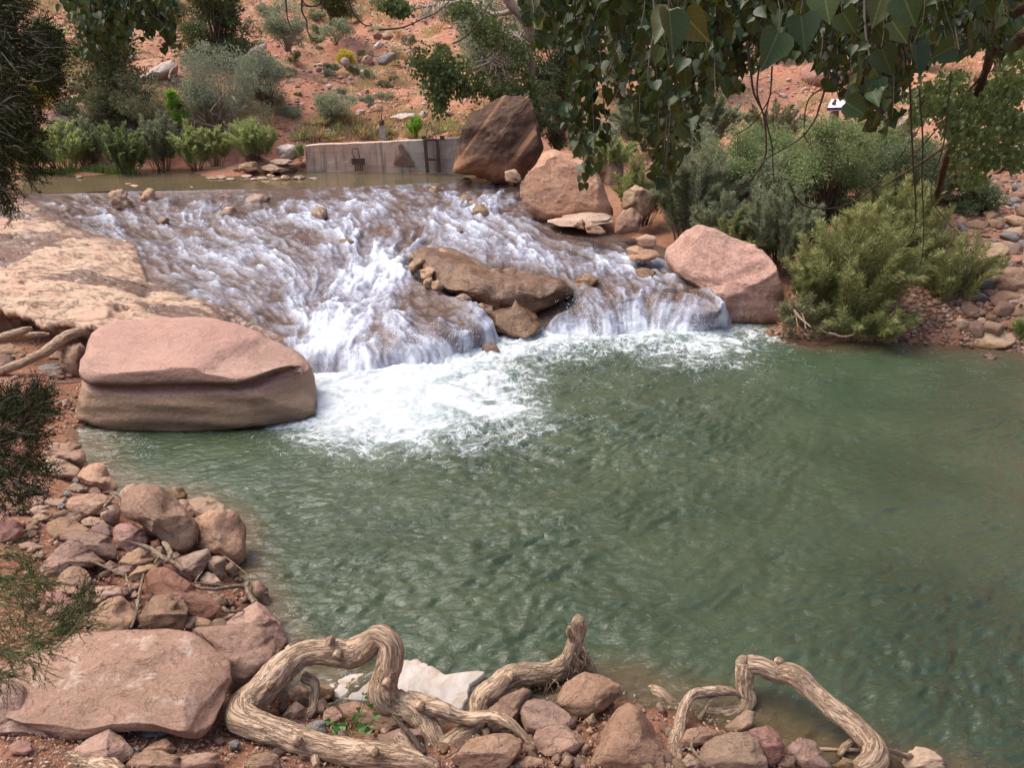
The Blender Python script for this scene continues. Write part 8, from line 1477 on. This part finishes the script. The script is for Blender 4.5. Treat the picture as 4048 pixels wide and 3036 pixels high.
# ---- near junipers on the left edge
def near_sprays(name, label, polys, n_sp, depth, trunkpts, seed):
    rg = np.random.default_rng(seed); rt = empty(name, tuple(PD(*trunkpts[0][:2], trunkpts[0][2]))); tag(rt, label, 'tree'); mb = MB(); P_, D_ = [], []
    A = np.array([PD(*p[:2], p[2]) for p in trunkpts]); mb.tube(A, np.linspace(.02, .007, len(A)), 7, 30, rough=.1)
    for _ in range(n_sp):
        po = polys[int(rg.integers(len(polys)))]; x = rg.uniform(po[0], po[2]); y = rg.uniform(po[1], po[3]); d = depth + rg.normal(0, .16)
        ang = rg.normal(po[4], .55); Ls = rg.uniform(14, 30)*(2.0/depth); x1, y1 = x + math.cos(ang)*Ls, y + math.sin(ang)*Ls; a, b = PD(x, y, d), PD(x1, y1, d + rg.normal(0, .03)); C_ = crs(np.array([a, (a+b)/2 + rg.normal(0, .006, 3), b]), 8); mb.tube(C_, np.linspace(.0017, .0008, 8), 3, cap=False)
        for s_ in range(7):
            t = rg.uniform(.1, 1); q = a*(1-t) + b*t; dd = nrm((b-a)) + rg.normal(0, .65, 3); e = q + nrm(dd)*rg.uniform(.012, .032); k = 9; w_ = np.linspace(0, 1, k)[:, None]; P_.append(q*(1-w_) + e*w_); D_.append(np.repeat(nrm(dd)[None], k, 0) + rg.normal(0, .45, (k, 3)))
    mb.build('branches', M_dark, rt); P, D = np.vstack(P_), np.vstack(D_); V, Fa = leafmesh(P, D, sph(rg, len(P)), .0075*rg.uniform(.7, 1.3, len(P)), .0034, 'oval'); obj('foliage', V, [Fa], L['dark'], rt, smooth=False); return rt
near_sprays('near_juniper', 'dark juniper branch hanging down the upper left edge close to the viewer', [(-30, -20, 14, 60, .2), (-30, 40, 24, 110, .1), (-30, 90, 34, 150, .2), (-30, 100, 30, 180, .5), (-30, 150, 8, 200, 1.2), (-20, -20, 8, 40, .3), (20, 30, 36, 62, .0), (26, 46, 46, 66, -.1), (30, 76, 44, 84, .0), (-30, 0, 4, 180, .3), (-30, 0, 0, 180, .6), (-30, 60, 26, 150, .2), (-30, 110, 22, 150, .3)], 1150, 2.0, [(-40, -60, 2.1), (-20, 30, 2.05), (-5, 100, 2.0), (5, 150, 2.0)], 5)
near_sprays('near_juniper', 'dark juniper sprig poking in from the left edge below the bleached root', [(-30, 425, 34, 480, -.3), (-30, 412, 30, 440, -.8), (-30, 440, 36, 490, .2), (-30, 400, 22, 420, -.9), (24, 400, 36, 420, -.7), (-20, 400, 40, 480, -.2), (-30, 460, 20, 500, .6)], 480, 2.1, [(-50, 470, 2.1), (-10, 450, 2.1), (20, 430, 2.08), (38, 404, 2.05)], 6)
# fronds at the lower left
rgf = np.random.default_rng(66); rt = empty('tamarisk_shrub', tuple(PD(-30, 640, 2.5))); tag(rt, 'thin green feathery fronds arching in from the lower left edge', 'bush'); mb = MB(); P_, D_ = [], []
arcs = [[(-40, 575), (0, 573), (22, 578), (40, 576)], [(-40, 600), (0, 592), (20, 590), (36, 600)], [(-40, 622), (0, 628), (25, 642), (45, 647), (54, 646)], [(-40, 560), (10, 556), (30, 565), (34, 585)], [(-40, 640), (0, 648), (14, 655)], [(30, 640), (55, 625), (72, 605), (85, 595)], [(40, 640), (62, 632), (80, 622), (92, 606)], [(-40, 595), (10, 605), (35, 618), (60, 610), (75, 596)], [(-40, 660), (0, 652), (20, 660), (32, 668)], [(-30, 680), (0, 678), (8, 684)], [(-40, 610), (10, 618), (30, 630), (34, 650)], [(20, 655), (50, 640), (80, 610), (88, 598)], [(-40, 570), (0, 582), (40, 590), (60, 584)]]
for a in arcs:
    for r_ in range(3):
        p = np.array(a, float) + rgf.normal(0, 4, (len(a), 2)); d = 2.3 + rgf.normal(0, .15); C_ = crs(PD(p[:, 0], p[:, 1], np.full(len(p), d)), 30); mb.tube(C_, np.linspace(.0022, .0009, 30), 4, cap=False)
        for s_ in range(16):
            j = int(rgf.integers(6, 30)); q = C_[j]; dd = nrm(C_[min(j+1, 29)] - C_[j-1]) + rgf.normal(0, .5, 3) + np.array([0, 0, -.1]); e = q + nrm(dd)*rgf.uniform(.03, .09); mb.tube([q, e], [.0006, .0003], 3, cap=False); k = 14; w_ = np.linspace(0, 1, k)[:, None]; P_.append(q*(1-w_) + e*w_); D_.append(np.repeat(nrm(dd)[None], k, 0) + rgf.normal(0, .35, (k, 3)))
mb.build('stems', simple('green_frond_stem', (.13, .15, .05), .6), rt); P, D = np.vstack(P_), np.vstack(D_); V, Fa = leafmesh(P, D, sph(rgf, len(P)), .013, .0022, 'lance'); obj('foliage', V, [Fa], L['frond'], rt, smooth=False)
# green sprout by the root
rt = empty('leafy_sprout', tuple(PY(*cr('I', [(720, 940)])[0], 3.35))); tag(rt, 'small glossy green sprout growing inside the root arch', 'plant'); mb = MB(); P_, D_, N_, S_ = [], [], [], []
rgs = np.random.default_rng(4)
for (x, y, s) in [(640, 900, 60), (690, 850, 70), (760, 870, 90), (700, 900, 90), (650, 860, 60), (780, 800, 40), (830, 740, 60), (850, 790, 65), (760, 760, 55), (810, 690, 40), (640, 830, 45), (730, 920, 80), (800, 890, 60), (830, 850, 40), (680, 800, 40), (600, 820, 50), (790, 665, 25), (850, 900, 40), (700, 940, 60), (740, 820, 60)]:
    b = PY(*cr('I', [(725 + (x-725)*.3, 920 + (y-920)*.4)])[0], 3.36); e = PY(*cr('I', [(x, y)])[0], 3.36 + rgs.normal(0, .05)); mb.tube([b, e], [.002, .001], 4, 5, cap=False); P_.append(e); D_.append(np.array([x-725, 0, 915-y])*.01 + rgs.normal(0, .4, 3)); N_.append(np.array([rgs.normal(0, .4), -.8, .8])); S_.append(s*.68/5.829/F*5.2)
mb.build('stem', simple('green_sprout_stem', (.10, .16, .04), .5), rt); V, Fa = leafmesh(np.array(P_), np.array(D_), np.array(N_), np.array(S_), np.array(S_)*.9, 'heart')
obj('foliage', V, [Fa], mat_leaf('sprout_leaf', [(.03, .10, .015), (.05, .15, .025), (.07, .19, .04)], .2, .35, .5, clump=.1), rt, smooth=False)
# leaf litter on the banks
def litter(region, n, s, label):
    lo = np.array(region[:2]); hi = np.array(region[2:]); x = rg.uniform(lo[0], hi[0], n); y = rg.uniform(lo[1], hi[1], n); zc = groundz(PZ(x, y, .3)[:, :2])
    for _ in range(5): pp = PZ(x, y, zc); zc = .5*zc + .5*groundz(pp[:, :2])
    P = PZ(x, y, zc+.012); P = P[groundz(P[:, :2]) > .02]; n = len(P); D = sph(rg, n)*np.array([1, 1, .15]); V, Fa = leafmesh(P, D, np.array([0, 0, 1]) + rg.normal(0, .3, (n, 3)), s*rg.uniform(.3, 1, n), s*.35*rg.uniform(.2, 1, n), 'oval'); tag(obj('leaf_litter', V, [Fa], L['litter'], smooth=False), label, 'leaf litter', kind='stuff')
L['litter'] = mat_leaf('dry_leaf_litter', [(.22, .13, .07), (.34, .23, .13), (.12, .07, .045), (.42, .31, .2)], .1, .8, clump=.2)
litter((0, 470, 290, 769), 2600, .045, 'dry leaf bits and twiglets lying between the left bank stones'); litter((250, 690, 900, 769), 1800, .04, 'dry leaf bits lying between the front bank stones'); litter((760, 230, 1024, 345), 1500, .08, 'dead leaves under the right willows')

# ================================================================== labels of the many small things: by look, then by what they lie beside
LM = [('left end of the pond stone row', 211, 178), ('pond row middle', 250, 177), ('right end of the pond row', 300, 178), ('pond shore slabs', 270, 168), ('tan lip stone', 190, 188), ('giant low boulder', 130, 660), ('rose red boulder', 130, 538), ('big slanted boulder', 160, 515), ('triangular dusky boulder', 72, 560), ('long brick red boulder', 180, 590), ('boxy brown boulder', 160, 612), ('flat topped pink block', 88, 505), ('left edge red boulder', 12, 530), ('sloping waterside boulder', 100, 475), ('crooked grey stick', 165, 555), ('muddy corner root', 240, 590), ('yellowish oblong boulder', 193, 568),
 ('root arch', 370, 640), ('green sprout', 355, 725), ('root stump', 590, 665), ('heart shaped boulder', 545, 720), ('tall triangular boulder', 630, 745), ('two toned block', 735, 745), ('crane like root', 800, 690), ('forked pale limb', 680, 720), ('root fork', 440, 735), ('top pink boulder', 590, 695), ('brick coloured boulder', 765, 745), ('lower thick root', 300, 745), ('mauve boulder', 265, 665), ('cleft pink stone', 165, 745), ('dark slate', 155, 732),
 ('bleached root', 40, 365), ('blue grey oval stone', 50, 370), ('huge cracked boulder', 95, 380), ('lower juniper sprig', 20, 440),
 ('oval boulder', 990, 340), ('smooth tan boulder', 990, 255), ('leaning limb', 940, 190), ('large dusky boulder', 1008, 280), ('blue grey pair', 1012, 203), ('pink block', 988, 216), ('buff flat stone', 972, 212), ('airy willow shoots', 948, 290), ('wide willow', 850, 300), ('right edge slab', 1015, 222), ('mauve flat boulder', 930, 200), ('broad dusky boulder', 962, 196), ('sapling leaves', 985, 160), ('trickle', 975, 310),
 ('concrete wall', 380, 145), ('valve posts', 382, 128), ('sluice gate', 435, 130), ('white boulder', 289, 152), ('round willow', 254, 140), ('pale sage bush', 335, 107), ('cream rock row', 405, 117), ('lichen speckled rock', 385, 60), ('white topped stone', 345, 62), ('chalky stone', 350, 79), ('angular block pair', 382, 36), ('weathered slab', 256, 52), ('twiggy grey bush', 288, 30), ('top juniper', 332, 15), ('grey green shrub', 226, 100), ('broad juniper', 120, 90), ('grey white boulder', 162, 72), ('square pink boulder', 78, 20), ('yucca', 66, 105), ('upright juniper', 222, 40), ('upright pale stone', 343, 25), ('dark varnished boulder', 500, 130), ('dead branches', 450, 20), ('cottonwood leaves', 440, 80), ('low sage tuft', 291, 116), ('bright bush', 416, 128),
 ('pond willows', 128, 155), ('leftmost willow', 64, 155), ('bright sapling', 180, 112), ('left end of the pond', 20, 175), ('rose slab', 68, 125), ('pond stone', 79, 178), ('information sign', 835, 115), ('red mound', 828, 80), ('pink boulder below the leaves', 895, 118), ('scrub trees', 640, 60), ('willow thicket', 700, 130), ('pale rock bank', 930, 112)]
used = {}
AUTO.sort(key=lambda a: -a[2])
for o, lab, s in AUTO:
    x, y, d = proj(np.array(o.location)[None]); x, y, d = float(x[0]), float(y[0]), float(d[0])
    head = lab
    for cut in (' on the ', ' at the ', ' filling ', ' lying ', ' below the ', ' scattered ', ' in the hollow', ' under the ', ' behind the ', ' rubble ', ' of green reeds', ' in the pond'):
        if cut in head and head.index(cut) > 2: head = head[:head.index(cut)]
    if 'reeds' in lab: head = 'reed clump'
    head = head.replace('loose angular stone on', '').strip()
    near = sorted(LM, key=lambda m: math.hypot(m[1]-x, (m[2]-y)*1.3)); done = False
    sz = 'large' if s > np.median([a[2] for a in AUTO if a[1] == lab]) else 'small'
    if head.split()[0] in ('small', 'tiny'): head = ' '.join(head.split()[1:])
    def rel(m):
        dx, dy = x - m[1], y - m[2]
        return ('right of' if dx > 0 else 'left of') if abs(dx) > abs(dy)*1.3 else ('below' if dy > 0 else 'above')
    for cand in ([f'{head} {rel(m)} the {m[0]}' for m in near[:2]] + [f'{sz} {head} {rel(m)} the {m[0]}' for m in near[:2]] + [f'{head} {rel(near[0])} the {near[0][0]} and {rel(near[1])} the {near[1][0]}', f'{sz} {head} {rel(near[0])} the {near[0][0]}, {rel(near[1])} the {near[1][0]}', f'{sz} {head} {rel(near[0])} the {near[0][0]}, {rel(near[2])} the {near[2][0]}']):
        n_ = len(cand.split())
        if n_ <= 16 and n_ >= 4 and cand not in used: o['label'] = cand; used[cand] = 1; done = True; break
    if not done: o['label'] = f'{sz} {head} {rel(near[0])} the {near[0][0]}'
